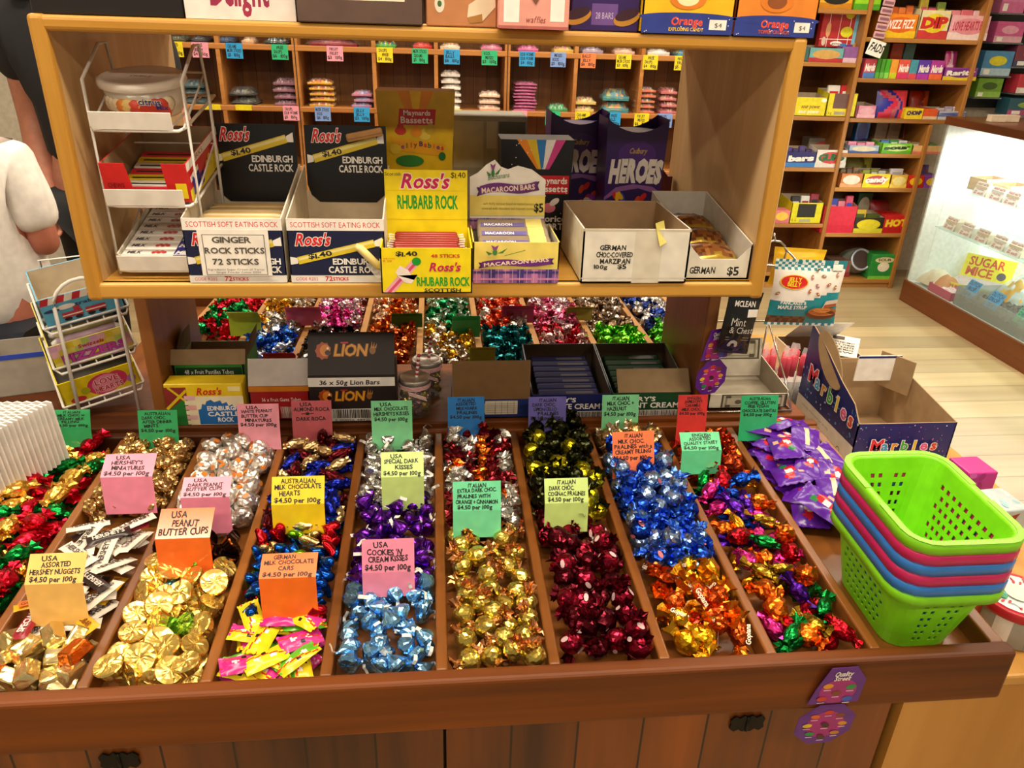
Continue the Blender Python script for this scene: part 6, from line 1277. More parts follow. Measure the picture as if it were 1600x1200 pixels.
UP = [(268, 298, ('3a3a1e', '6a6a3a'), 'olive sweets'), (302, 330, ('1a1a20', '3a3a44'), 'black sweets'), (343, 374, ('1a2a4a', '3a5a8a'), 'navy sweets'), (380, 402, ('c8a078', 'd8c0a0'), 'beige sweets'), (415, 453, ('2a3030', 'c8d0d0', '4a5a5a'), 'black and white sweets'), (480, 566, ('7a1420', '9a2430'), 'dark red straps'), (584, 622, ('3aa03a', '2a5ab0', 'c8c02a', '8a2a3a'), 'green and blue beads'),
      (644, 679, ('c82a1e', 'e04a2a'), 'red balls'), (687, 722, ('e0c8a8', 'd8b090', 'e8dcc0'), 'cream rings'), (750, 788, ('c86a90', 'd890a8'), 'pink logs'), (805, 842, ('c85a90', 'd87aa8'), 'bright pink logs'), (861, 896, ('d8b84a', 'd88a9a', 'e0cc90'), 'yellow and pink sweets'), (906, 944, ('9a90a8', 'b8b0c0'), 'grey lilac sweets'), (956, 992, ('d0a898', 'c8c0a0'), 'peach cubes'), (1005, 1046, ('d8d4d0', 'e8e4e0'), 'white chunks'), (1052, 1078, ('3a8ab0', 'd8c02a'), 'blue and yellow sweets')]
for x0, x1, c, wh in UP: stack(x0, x1, CZ[3], 2, .085, c, wh, 'on the upper visible pigeonhole row')
def ticket(cx, yt, h, col, lines, zs, place_):
    p0 = at(cx, yt, Y=CY-.004); w_ = .082
    b = MB(); b.box((-w_/2, -.0006, -h), (w_/2, .0006, 0), pm(col, .4)); b.box((-w_/2, 0, -.0006), (w_/2, .03, .0006), pm(col, .4))
    p = P(b, TR((-w_/2, -.0007, -h), (1, 0, 0), (0, 0, 1), (0, -1, 0)), w_, h)
    if h > .03: p.hand(lines, INK, .06, .94, .1, .95)
    place(b, 'price_ticket', (p0.x, CY-.0014, zs+.0009), 0, place_, 'price ticket')
YT, PT, BT, GT, OT, LT = 'e2d020', 'e89aae', '2a9ad8', '2fb47c', 'ee8048', '7a9ad8'
CW = {YT: 'yellow', PT: 'pink', BT: 'blue', GT: 'green', OT: 'orange', LT: 'pale blue'}
rows = [(3, [(273, YT, 'olive sweets'), (313, PT, 'black sweets'), (366, BT, 'navy sweets'), (437, GT, 'black and white sweets'), (523, PT, 'dark red straps'), (601, YT, 'green and blue beads'), (656, GT, 'red balls'), (706, BT, 'cream rings'), (765, GT, 'pink logs'), (824, BT, 'bright pink logs'), (873, LT, 'yellow and pink sweets'), (920, OT, 'grey lilac sweets'), (976, YT, 'peach cubes'), (1018, YT, 'white chunks'), (1068, YT, 'blue and yellow sweets')]),
        (2, [(320, YT, 'dark teal sweets'), (370, YT, 'black and olive sweets'), (446, PT, 'mauve sweets'), (497, LT, 'yellow and white sweets'), (560, BT, 'pink and lilac sweets'), (709, YT, 'white sweets'), (765, OT, 'cream and pink sweets'), (815, PT, 'rose pink sweets'), (869, GT, 'green and white sweets'), (917, YT, 'pastel sweets'), (967, BT, 'teal and brown sweets'), (1013, YT, 'mixed bright balls'), (1051, LT, 'red and cream balls')])]
WORDS = ['SOUR WORMS', 'MUSK STICKS', 'FREE', 'MIXED', 'JELLY', 'FRUIT', 'BALLS', 'ROCK', 'DROPS', 'CREAMS']
for k, lst in rows:
    for i, (cx, col, wh) in enumerate(lst):
        short = k == 2 and cx in (320, 370, 709, 765)
        ticket(cx, 80, .024 if short else .070, col, [WORDS[(i*3+k) % 10], WORDS[(i*7+k+4) % 10], '$%d   100g' % (3+i % 4)], CZ[k], '%s hanging price ticket under the %s' % (CW[col], wh))
for i in range(3):
    b = MB(); b.rbox((-.10, -.07, 0), (.10, .07, .10), pm(('3a1a3a', '4a2040', '5a2a50', '3a2238')[i], .5), .004); p = face(b, 'front', .2, .14, .1); p.rect(.1, .3, .9, .6, pm('7a4a70', .5))
    place(b, 'carton', ((-1.28, -.95, -.55)[i], CY+.10, CZ[1]+.001), 0, 'plum coloured carton on the row below the bagged sweets', 'box', 'plum cartons low in the pigeonholes')

# ---------------------------------------------------------------- wall unit of packaged sweets on the right
UY = 3.90; UD = 4.29
un = thing('wall_shelf_unit', 'tall timber wall shelves of packaged sweets at the right, beside the glass case', 'shelving', (0, 0, 0))
b = MB(); b.box((1.95, UD, 0), (3.2, UD+.015, 2.3), wood('unit_back', '6a3e18', '8a5626', 'Z', .8, .5)); b.build('back_panel', un)
for x, z0, z1 in ((1.95, 0, 2.3), (2.485, 0, 2.3), (3.205, 1.06, 2.3), (3.03, 0, 1.045)):
    b = MB(); b.rbox((x-.013, UY, z0), (x+.013, UD, z1), wood('unit_upright', '8a5a26', 'b8803e', 'Z', 1, .4), .003, 1); b.build('upright', un)
UL = (.11, .43, .78, 1.08, 1.38, 1.66, 1.95); UR = (.06, .37, .66, .87, 1.075, 1.30, 1.52, 1.78, 2.0)
for z in UL: b = MB(); b.rbox((1.963, UY+.003, z-.024), (2.4715, UD, z), UNIT, .002, 1); b.build('shelf_board', un)
for z in UR: b = MB(); b.rbox((2.4985, UY+.003, z-.024), (3.0165 if z < 1.0 else 3.1915, UD, z), UNIT, .002, 1); b.build('shelf_board', un)
b = MB(); b.box((1.964, UY+.02, 0), (3.05, UY+.035, .036), UNIT); b.build('plinth', un)
UI = [0]
def unit(kind, px0, px1, h, z, cols, label, text=None, tcol='f2efe8', off=.015, d=.20, art=None, fill=None, cat='box', name=None):
    """one package on the wall unit; px0, px1 its sides in the photo at the shelf front"""
    y = UY+off; ym = at((px0+px1)/2, 200, Y=y)
    def xx(px):
        q = at(px, 200, Y=y)
        for _ in range(3):
            # the row of the picture where this shelf lies
            dv = V((q.x, y, z))-CAM_LOC; row = 600-F_PX*dv.dot(CU)/dv.dot(CF); q = at(px, row, Y=y)
        return q.x
    x0, x1 = xx(px0), xx(px1); w_ = x1-x0; UI[0] += 1; rn = random.Random(UI[0]); loc = ((x0+x1)/2, y+d/2, z+.0008); m = pm(cols[0], .4)
    def deco(p):
        if art: art(p); return
        if len(cols) > 1: p.rect(0, 0, 1, .30, pm(cols[1], .4))
        if len(cols) > 2: p.ell(.5, .55, .40, .34, pm(cols[2], .4), 16)
        if text: p.text(text, .10, .38, .90, .72, pm(tcol, .4), 'o' if len(text) < 8 else 'b', .1, rot=.04)
    if kind == 'box':
        b = MB(); b.rbox((-w_/2, -d/2, 0), (w_/2, d/2, h), m, .002, 1); deco(face(b, 'front', w_, d, h)); return place(b, name or 'sweet_box', loc, 0, label, cat)
    if kind == 'tray':
        r = thing(name or 'sweet_box', label, cat, loc); b = MB(); open_box(b, w_, d, h, .003, m, pm('b8a890', .6), back=h*1.15); deco(face(b, 'front', w_, d, h)); b.build('carton', r)
        if fill:
            cs, nf, what = fill
            for i in range(nf):
                hh = h*rn.uniform(1.05, 1.35); q = MB(); ww = (w_-.02)/nf*.94; q.rbox((-ww/2, -.012, 0), (ww/2, .012, hh), pm(cs[i % len(cs)], .35), .004, 1); s = face(q, 'front', ww, .024, hh); s.rect(.15, .55, .85, .8, pm(cs[(i+1) % len(cs)], .35)); s.ell(.5, .35, .3, .14, pm('e8e0d0', .4), 10)
                place(q, 'sweet_packet', (x0+.01+(w_-.02)*(i+.5)/nf, y+.05, z+.0060), (-.08, 0, 0), what, 'packet', what+' set')
        return r
    if kind == 'bag':
        b = MB(); s_ = lambda u, v: (math.sin(math.pi*u)*math.sin(math.pi*v))**.5 if 0 < u < 1 and 0 < v < 1 else 0
        b.T = TR((0, 0, 0), (1, 0, 0), (0, .18, .98), (0, -.98, .18)); fz = lambda u, v: d/2*s_(u, v)+.004*noise.noise(V((u*5, v*5, UI[0])))
        cc = lambda u, v: pm(cols[min(len(cols)-1, int(max(0, u*1.1-.1+.5*noise.noise(V((u*2, v*2.5, UI[0]*2.3))))*len(cols)))], .3)
        b.grid(lambda u, v: ((u-.5)*w_, v*h, fz(u, v)), 12, 10, cc, True); b.grid(lambda u, v: ((.5-u)*w_, v*h, -d/2*s_(u, v)-.001), 8, 8, cc, True)
        p = P(b, M.Translation((-w_/2, 0, 0)), w_, h); p.z = .003; p.warp = lambda x, y_: fz(min(1, max(0, x)), min(1, max(0, y_)))
        if text: p.text(text, .12, .60, .88, .82, pm(tcol, .4), 'o', .1)
        return place(b, name or 'sweet_bag', (loc[0], y+d/2, z+.001), 0, label, 'bag')
# left column
unit('tray', 1262, 1316, .075, 1.38, ('6aa8ac', 'b03038', 'c8a058'), 'teal novelty tray with red front panel below the red tennis box', d=.14)
def tennis(p):
    for q in ((.2, .0, .215, 1), (.78, 0, .795, 1), (.5, .1, .51, .9), (.0, .2, 1, .215), (.0, .85, 1, .865)): p.rect(*q, WHITE)
    p.ell(.72, .40, .17, .14, pm('d8d42a', .4)); p.ell(.74, .84, .12, .10, pm('d8d42a', .4)); p.ell(.48, .1, .17, .06, WHITE, 14); p.text('games', .36, .075, .6, .115, INK, 'b', .15); p.rect(.9, 0, 1, 1, pm('7ab8d8', .4)); p.ell(.2, .45, .07, .2, pm('d8a070', .5), 10); p.ell(.12, .15, .06, .12, pm('d8c0b0', .5), 10)
o = unit('box', 1264, 1318, .205, 1.38, ('b02a2e',), 'red tennis court novelty box with two yellow balls', art=tennis, off=.16, d=.05); o.location.z = 1.4605; o.location.y = UY+.10
unit('box', 1314, 1338, .10, 1.38, ('c0608a', 'e0b8c8'), 'pink lollipop box behind the purple card pack', off=.20, d=.06)
unit('tray', 1311, 1346, .085, 1.38, ('8a5a9a', 'd8b8c8'), 'purple tray of blue card packs beside the tennis box', fill=(('3a7ac0', '6a3a80', 'b88a5a'), 3, 'slim card pack in the purple tray on the wall unit'), off=.02, d=.1)
def yel(p): p.text('sour power', .2, .42, .8, .62, pm('8a5a10', .4), 'b', .1); p.text('sour power', .14, .16, .8, .34, WHITE, 'b'); p.ell(.9, .85, .09, .1, WHITE, 10)
unit('tray', 1240, 1288, .105, 1.08, ('e2d61a',), 'bright yellow empty box, left of the pair on the wall unit', art=yel, d=.16)
def yel2(p): p.rect(.2, .35, .78, 1, pm('6a4a44', .4)); p.rect(.28, .08, .66, .22, pm('a8a08a', .5)); p.text('1 kg', .04, .1, .2, .22, INK, 'r')
unit('tray', 1289, 1334, .13, 1.08, ('e2d61a',), 'bright yellow cut-out box holding red and white packets', art=yel2, d=.16, fill=(('e0dcd4', 'c02a34'), 2, 'white and red packet in the yellow cut-out box'))
unit('tray', 1226, 1272, .09, .78, ('2a2468', '3a7ac0'), 'navy bar box with blue edge on the third shelf of the wall unit', 'bars', d=.18, fill=(('4a3a7a', '3a2a60'), 4, 'dark purple bar in the navy box on the wall unit'))
unit('tray', 1272, 1320, .105, .78, ('e2ddd6', 'd8d4cc', 'c83a3a'), 'white box with red and green dots on the third shelf of the wall unit', 'GUMS', '2a6a3a', d=.12)
unit('box', 1258, 1308, .15, .78, ('8a8478', '6a3a3a', 'b04a4a'), 'grey carton with a red patch behind the white dotted box', off=.2, d=.1)
unit('box', 1208, 1232, .08, .43, ('e07a80', 'c86a70', 'e8c04a'), 'small pink roll box on the fourth shelf of the wall unit', d=.1)
def yel3(p): p.rect(.2, .3, .78, .95, pm('2a2624', .4)); p.rect(.3, .06, .66, .2, pm('a8a48a', .5)); p.text('12 x', .05, .1, .2, .22, INK, 'r')
unit('tray', 1233, 1281, .13, .43, ('d8d01e',), 'yellow cut-out box holding black packets', art=yel3, d=.2, fill=(('2a2426', 'd0ccc4', '8a2434'), 3, 'black and white packet in the lower yellow box'))
unit('box', 1278, 1330, .10, 1.66, ('d8a01e', 'b87a14', '1a1a14'), 'amber box with a black oval on the top visible left shelf', d=.15); unit('box', 1334, 1374, .10, 1.66, ('8ac81e', '4a9a1e'), 'lime green box on the top visible left shelf', d=.15)
# right column
unit('tray', 1376, 1428, .125, 1.52, ('e88a1a', 'e8c01e', 'd8641a'), 'orange sherbet box with cream lettering on the top right shelf', 'WIZZ FIZZ', d=.18, fill=(('d8783a', 'c8602a'), 4, 'orange packet in the sherbet box'))
unit('tray', 1431, 1477, .15, 1.52, ('e0d8a8', 'c83a3a', 'e0d02a'), 'cream comic-printed box with yellow burst on the top right shelf', 'DIP', 'c82a2a', d=.16, fill=(('d8c84a', 'd85a7a', '8aa84a'), 3, 'yellow and pink packet in the cream comic box'))
unit('tray', 1478, 1540, .13, 1.52, ('e8b0ba', 'efd8d8', 'e0909c'), 'pale pink heart sweet box on the top right shelf', 'LOVE HEARTS BIG', 'b83050', d=.18, fill=(('e08a94', 'd86a78', 'e0b8b8'), 3, 'pink packet in the pale pink heart sweet box'))
for i, (a, c_, cl, nm) in enumerate(((1347, 1365, ('c84a5a', '4a7ac0'), 'red and blue'), (1366, 1372, ('3a8a2a', '5aa83a'), 'dark green'), (1373, 1379, ('4a9a2e', '6ab84a'), 'mid green'), (1380, 1387, ('4ab02e', '8ad85a'), 'bright green'), (1388, 1399, ('e8a03a', 'c8d02a'), 'amber'), (1400, 1417, ('e05a4a', 'd83a6a'), 'coral'), (1418, 1430, ('4a9ab0', 'd84a5a'), 'teal'), (1431, 1449, ('5a3ab0', 'b03ab0'), 'violet'), (1450, 1470, ('b03aa0', 'e86a3a'), 'magenta and orange'))):
    unit('box', a, c_, .105, 1.30, cl, nm+' chewy sweet carton in the row on the second right shelf', 'Nerds' if c_-a > 14 else None, d=.08)
for i, (a, c_, cl, nm) in enumerate(((1362, 1380, ('5a8a2a', '8aa83a'), 'moss green'), (1384, 1402, ('c8502a', 'd8a06a'), 'rust'), (1404, 1420, ('5a8a80', 'a03a4a'), 'sage'))): unit('box', a, c_, .19, 1.30, cl, nm+' taller carton behind the chewy sweet row', off=.18, d=.08)
unit('tray', 1472, 1524, .07, 1.30, ('8a3a9a', 'e0c82a', '6a2a80'), 'purple toy sweet box with a yellow base on the second right shelf', 'Rarity', d=.16); unit('bag', 1474, 1492, .16, 1.30, ('c83a8a', 'd8b0c0', '9a2a7a'), 'pink hanging packet in the purple toy sweet box', off=.06, d=.03)
unit('tray', 1338, 1366, .07, 1.075, ('d88aa8', 'e8b0c0', 'e0a8b8'), 'pink low tray at the left of the third right shelf', d=.15)
unit('bag', 1369, 1416, .16, 1.075, ('2a2a90', 'c82a4a', 'b85a6a', '2a2a90', 'd83a4a'), 'blue and red lollipop bag on the third right shelf', off=.03, d=.05)
unit('box', 1412, 1440, .06, 1.075, ('e0c81e', 'e0c81e'), 'small yellow chew box with dark lettering on the third right shelf', 'CHOMP', '3a2a5a', d=.12); unit('box', 1441, 1463, .058, 1.075, ('d85a2a', 'd8c0a0'), 'small orange-red chew box beside the yellow one', d=.12); unit('bag', 1420, 1450, .15, 1.075, ('b8301e', '8a2a1e', 'd85a2a'), 'red bag standing behind the small chew boxes', off=.2, d=.05)
unit('tray', 1464, 1507, .05, 1.075, ('aeb4c4', 'c0c4d0'), 'pale blue-grey open box with a lifted lid on the third right shelf', 'S', '4a5a9a', d=.2, fill=(('b8b4c0', '9a90a8'), 3, 'grey packet in the pale blue-grey box'))
unit('tray', 1325, 1372, .045, .87, ('9ab0c8', '3a5aa0', 'd8d0b0'), 'pale blue low tray on the fourth right shelf', d=.14, fill=(('e890b0', 'e07aa0', 'e8a0b8'), 3, 'pink packet in the pale blue tray')); unit('box', 1332, 1352, .19, .87, ('3a6ab0', '2a4a80', '3a2a7a'), 'blue cut-out backed carton at the left of the fourth right shelf', off=.2, d=.05)
unit('tray', 1376, 1423, .06, .87, ('7ac82a', '5aa81e', 'c8e08a'), 'lime green tray on the fourth right shelf', 'sour', '1a4a1a', d=.14, fill=(('3a7ac8', '4a9a4a', 'e0e0e0'), 3, 'blue and green packet in the lime tray')); unit('tray', 1424, 1470, .05, .87, ('e0b87a', 'd87a6a'), 'peach striped tray on the fourth right shelf', d=.14, fill=(('8a7a5a', 'c8c0b0', '5a8a4a'), 3, 'brown and white packet in the peach tray'))
for i in range(2): unit('box', 1362+20*i, 1380+20*i, .16, .87, ('a88a6a', '9a7a5a'), 'plain brown carton behind the lime tray', off=.24, d=.1)['group'] = 'plain brown cartons'
unit('bag', 1412, 1452, .17, .87, ('b02a40', 'c85a6a', '8a1a30'), 'crimson bag behind the peach striped tray', off=.2, d=.06)
unit('tray', 1311, 1345, .085, .66, ('c8783a', 'd8a06a', 'e8dccc'), 'brown-orange box with white splash on the fifth right shelf', d=.14, fill=(('7a5a2a', '5a3a1e'), 3, 'brown packet in the brown-orange box')); unit('tray', 1346, 1388, .085, .66, ('e8d41e', 'e8d41e', 'b84a4a'), 'lemon yellow box with red script on the fifth right shelf', 'candy', d=.14, fill=(('9a9a3a', '7a7a2a', 'c8c4bc'), 3, 'olive packet in the lemon box')); unit('tray', 1389, 1415, .08, .66, ('e0b03a', 'e8c85a', 'e8d88a'), 'gold box with a white pack standing in it', d=.14, fill=(('dcd8d8', 'b8b0b8'), 1, 'white pack standing in the gold box'))
unit('box', 1416, 1441, .075, .66, ('c82a1e', 'b8201e', 'e8c01e'), 'red box with a yellow oval at the right of the fifth shelf', d=.14); unit('box', 1442, 1468, .075, .66, ('7a3aa0', '8a4ab0', 'e8c01e'), 'violet box with a yellow oval at the right of the fifth shelf', d=.14)
unit('bag', 1320, 1362, .15, .66, ('8a7a2a', '6a5a1e', 'b8a83a'), 'olive and brown bag behind the lemon box', off=.2, d=.06); unit('bag', 1408, 1452, .11, .66, ('5a2a80', 'b83a2a', '6a3a90'), 'purple and red bag behind the oval boxes', off=.2, d=.06)
unit('tray', 1280, 1332, .17, .37, ('d02a40', 'c8203a'), 'red upright box of pink and blue packets on the sixth right shelf', d=.12, fill=(('d84a6a', '3a4ab0', 'e08090'), 4, 'pink and blue packet in the red upright box')); unit('tray', 1331, 1377, .10, .37, ('2a2418', 'c8c02a', 'd8c81e'), 'black box with a yellow pack on the sixth right shelf', d=.16, fill=(('c8a82a', '4a5a1e'), 2, 'yellow pack in the black box')); unit('box', 1377, 1416, .115, .37, ('c01e1e', 'b01a1a'), 'red cinnamon sweet box with yellow lettering on the sixth right shelf', 'HOT', 'e8c82a', d=.14)
unit('box', 1332, 1354, .21, .37, ('2a5a2e', '8a8a2a', 'd8d0b0'), 'dark green carton behind the black box', off=.24, d=.06); unit('bag', 1358, 1400, .17, .37, ('a81e1e', '8a2a1e'), 'dark red bag behind the cinnamon box', off=.18, d=.06)
def war(p): p.ell(.5, .78, .36, .12, pm('d8d0a0', .4)); p.ell(.5, .5, .22, .2, pm('e8e0c8', .4)); p.text('SOUR', .26, .74, .74, .84, pm('4a2a1a', .4), 'b'); p.rect(0, 0, 1, .12, pm('7ac83a', .4))
unit('box', 1355, 1396, .165, .06, ('2a8a3a',), 'green sour sweet carton at the right of the bottom shelf', art=war, d=.12)
jl = at(1338, 420, Y=UY+.10); r = thing('sweet_jar', 'clear round jar lying open-mouthed at the front of the bottom shelf', 'jar', (jl.x, UY+.15, .061+.085), (1.2, 0, 0)); b = MB(); b.lathe([(0, -.09), (.075, -.09), (.085, -.07), (.085, .05), (.07, .075), (.068, .09)], film('e8ecec', .75), 28); b.build('body', r)
b = MB(); b.lathe([(.066, .075), (.074, .078), (.074, .095), (.060, .097), (.060, .085)], pm('b8bcc8', .25, .6), 28); b.lathe([(.060, .086), (0, .086)], pm('3a2018', .6), 28); b.build('rim', r)
b = MB(); b.lathe([(0, -.085), (.07, -.08), (.076, -.05), (.06, -.035), (0, -.03)], pm('3a6a2e', .4), 20); b.build('green_sweets', r)
unit('box', 1296, 1326, .11, .06, ('7a5a48', '8a2a30', 'b03a40'), 'brown and red tub carton at the left of the bottom shelf', off=.06, d=.14)
q = at(1370, 66, Y=UY-.012); r = thing('hanging_strip', 'hanging strip of pink sweet packets ending in a white sign on the wall unit post', 'strip', (q.x, UY-.006, q.z-.03)); b = MB(); b.T = M.Rotation(.10, 4, 'Y')
for i in range(8): b.rbox((-.035, -.008, .05+i*.042), (.035, .0, .086+i*.042), pm('c8a0a8', .4), .003, 1); p = P(b, TR((-.035, -.0082, .05+i*.042), (1, 0, 0), (0, 0, 1), (0, -1, 0)), .07, .036); p.rect(.1, .3, .9, .7, pm('8a5a6a', .4))
b.build('packet_strip', r); b = MB(); b.T = M.Translation((0, -.01, 0)) @ M.Rotation(.25, 4, 'Y'); b.rbox((-.05, -.002, -.045), (.05, 0, .04), WHITE, .001, 1); p = P(b, TR((-.05, -.0022, -.045), (1, 0, 0), (0, 0, 1), (0, -1, 0)), .1, .085); p.text('FADS', .08, .3, .92, .8, INK, 'b', .2); b.build('sign', r)

# ---------------------------------------------------------------- glass display case on the right
GX, G0, G1, GT_ = 2.975, .6, 3.68, 1.075
cs = thing('display_case', 'long lit glass-fronted display case along the right side of the shop', 'display case', (0, 0, 0)); CW_ = wood('case_base_timber', '4a2610', '7a4420', 'Y', .7, .35, knots=2.0)
b = MB(); b.rbox((GX-.012, G0, 0), (GX+.01, G1, .135), CW_, .004); b.box((GX+.0105, G0, 0), (3.55, G1, .125), CW_); b.build('base', cs)
b = MB(); b.box((GX-.002, G0, .136), (GX+.003, G1, GT_), glass('f4f8f7', .94)); b.build('front_glass', cs)
WP = pm('eceeea', .5); b = MB(); b.box((3.545, G0, .126), (3.56, G1, GT_), WP); b.build('back_panel', cs)
b = MB(); b.box((3.08, G1-.015, .126), (3.5449, G1, GT_), WP); b.box((GX+.011, G1-.014, .126), (3.0795, G1, GT_-.001), WP); b.build('end_panel', cs)
b = MB(); b.box((GX+.011, G0, .1255), (3.5445, G1-.016, .131), pm('d8dad4', .4)); b.build('case_floor', cs)
b = MB(); b.rbox((GX-.014, G0, GT_+.0005), (3.56, G1, GT_+.045), CW_, .004); b.build('top_rail', cs)
b = MB(); b.tube([(3.02, 1.6, GT_-.03), (3.02, 3.3, GT_-.03)], .013, None or pm('ffffff', .4), 12)
em = bpy.data.materials.new('lit_tube'); em.use_nodes = True; nt = em.node_tree; e_ = nt.nodes['Principled BSDF']; e_.inputs['Emission Color'].default_value = (.92, .96, 1, 1); e_.inputs['Emission Strength'].default_value = 14
nz = nt.nodes.new('ShaderNodeTexNoise'); nt.links.new(nz.outputs['Fac'], e_.inputs['Roughness']); b.mats[0] = em; b.build('lamp_tube', cs)
for z, x1 in ((.50, 3.36), (.735, 3.30)):
    b = MB(); b.box((GX+.02, G0+.05, z), (x1, 3.56, z+.006), glass('eaf4f0', .86)); b.build('glass_shelf', cs)
def cpos(px, py, z, dx=0):
    q = at(px, py, Z=z); return q
def whitebox(px, py, z, k, label):
    q = at(px, py, Z=z); b = MB(); b.rbox((-.05, -.05, 0), (.05, .05, .055), pm(('d8c8b0', 'e0dcd4')[k % 2], .5), .002, 1)
    b.T = M.Translation((-.062, 0, .002)) @ M.Rotation(.35, 4, 'Y'); b.box((-.001, -.05, 0), (.001, .05, .075), WHITE_G); p = P(b, TR((-.0011, .05, 0), (0, -1, 0), (0, 0, 1), (-1, 0, 0)), .1, .075); p.hand(['HAND MADE', 'TRUFFLE', '$2 each'], pm('b05a6a', .5))
    q = at(px, py, X=3.06); place(b, 'labelled_box', (3.07, q.y, z+.0065), 0, label, 'box', 'small labelled boxes on the glass shelves')
for i, (px, py) in enumerate(((1492, 362), (1516, 374), (1540, 386), (1566, 398), (1590, 410))): whitebox(px, py, .50, i, 'small box with a leaning white label on the lower glass shelf')
for i, (px, py) in enumerate(((1540, 306), (1566, 312), (1590, 318))): whitebox(px, py, .735, i, 'small box with a leaning white label on the upper glass shelf')
for px, py, k in ((1520, 296, 0), (1560, 303, 1)):
    q = at(px, py, Z=.735); b = MB(); open_box(b, .17, .12, .07, .003, pm('c8a880', .6), pm('a08058', .7)); b.box((-.085, -.062, .06), (.085, -.060, .072), WHITE_G)
    o = place(b, 'cardboard_box', (3.18, 3.46-.20*k, .7415), .2, ('open cardboard box at the far end of the upper glass shelf', 'open cardboard box second along the upper glass shelf')[k], 'box')
r = thing('sweet_tray', 'clear plastic tray of dark liquorice on the floor of the display case', 'tray', (3.15, 2.92, .132)); b = MB(); open_box(b, .30, .62, .11, .004, glass('dce4e4', .75), glass('dce4e4', .75)); b.build('tray', r)
b = MB(); b.grid(lambda u, v: (-.14+.28*u, -.30+.6*v, .05+.02*noise.noise(V((u*14, v*30, 1)))), 26, 50, lambda u, v: pm(('3a302c', '2a2220', '5a4a44')[int(abs(noise.noise(V((u*20, v*40, 3))))*7) % 3], .35), False); o = b.build('liquorice_pieces', r); o['kind'] = 'stuff'
for i, (y, c, lab) in enumerate(((3.20, BT, 'blue price card at the far end of the liquorice tray'), (3.00, BT, 'blue price card in the middle of the liquorice tray'), (2.76, GT, 'green price card at the near end of the liquorice tray'))):
    b = MB(); b.T = M.Rotation(-math.pi/2+.0, 4, 'Z') @ M.Rotation(-.5, 4, 'X'); b.box((-.05, -.001, 0), (.05, .001, .10), pm(c, .4)); p = P(b, TR((-.05, -.0011, 0), (1, 0, 0), (0, 0, 1), (0, -1, 0)), .1, .1); p.hand(['DUTCH', 'DROP', '$4'], pm('1a3a6a', .5)); place(b, 'price_card', (3.045, y, .185), 0, lab, 'price card')
b = MB(); b.grid(lambda u, v: ((u-.5)*.17, (v-.5)*.20, .09*(math.sin(math.pi*u)*math.sin(math.pi*v))**.5+.012*noise.noise(V((u*5, v*5, 2)))), 14, 12, lambda u, v: pm('e0d4bc' if v > .25 else 'b8743a', .4), True); place(b, 'sweet_bag', (3.09, 3.53, .152), .2, 'cream wrapped bag at the far end of the case floor', 'bag')
r = thing('header_card_box', 'yellow sugar mice box with red lettering on the case floor', 'box', (3.27, 3.42, .132), -.9); b = MB(); open_box(b, .28, .22, .06, .003, pm('d8d02a', .4), pm('e8d8d8', .5)); p = face(b, 'front', .28, .22, .06); p.text('SUGAR MICE', .05, .2, .95, .8, pm('b84a2a', .4), 'b'); b.build('carton', r)
b = MB(); b.T = M.Translation((0, .11, .05)) @ M.Rotation(-.35, 4, 'X'); b.box((-.14, -.002, 0), (.14, .0, .15), pm('e8d81e', .4)); p = P(b, TR((-.14, -.0022, 0), (1, 0, 0), (0, 0, 1), (0, -1, 0)), .28, .15); p.text('SUGAR', .1, .56, .8, .9, pm('c8401e', .4), 'b'); p.text('MICE', .1, .14, .62, .48, pm('c8401e', .4), 'b'); p.ell(.8, .3, .09, .16, pm('4a4a5a', .4)); b.build('header_card', r)
r = thing('sweet_tray', 'pink edged tray of pale sugar sweets beside the sugar mice box', 'tray', (3.065, 3.37, .132)); b = MB(); open_box(b, .13, .22, .05, .003, pm('c83a6a', .4), pm('d86a8a', .4)); b.build('tray', r); b = MB(); b.grid(lambda u, v: (-.06+.12*u, -.10+.20*v, .03+.015*noise.noise(V((u*16, v*16, 4)))), 18, 18, lambda u, v: pm(('e0c8c8', 'd8b0b8')[int(u*19+v*23) % 2], .5), False); o = b.build('sugar_pieces', r); o['kind'] = 'stuff'
b = MB(); b.grid(lambda u, v: ((u-.5)*.28, (v-.5)*.24, .14*(math.sin(math.pi*u)*math.sin(math.pi*v))**.6+.03*noise.noise(V((u*6, v*6, 7)))), 18, 16, lambda u, v: pm('d89a2a', .35) if abs(noise.noise(V((u*7, v*7, 5)))) > .22 and v < .6 else film('f2f2ee', .6), True); place(b, 'sweet_bag', (3.36, 3.16, .170), .1, 'crinkled clear bag of orange sweets behind the pink tray in the case', 'bag')
b = MB(); b.rbox((-.06, -.10, 0), (.06, .10, .17), pm('d8d4d4', .4), .003); p = face(b, 'left', .12, .2, .17); p.rect(0, .5, 1, 1, pm('c81e7a', .35)); p.poly([(.3, .5), (.6, 1), (.8, .5)], WHITE); p.ell(.5, .25, .36, .2, pm('b8a8a0', .4)); place(b, 'gift_box', (3.46, 2.90, .132), -.2, 'magenta and white box standing behind the liquorice tray in the case', 'box')
b = MB(); b.rbox((-.05, -.08, 0), (.05, .08, .16), pm('2a3a8a', .4), .003); place(b, 'gift_box', (3.46, 2.66, .132), 0, 'dark blue box at the back of the case floor', 'box')
for y in (2.45, 2.2):
    b = MB(); b.box((3.535, y-.04, .35), (3.5449, y+.04, GT_-.02), SIDEP); b.build('timber_strip', cs)

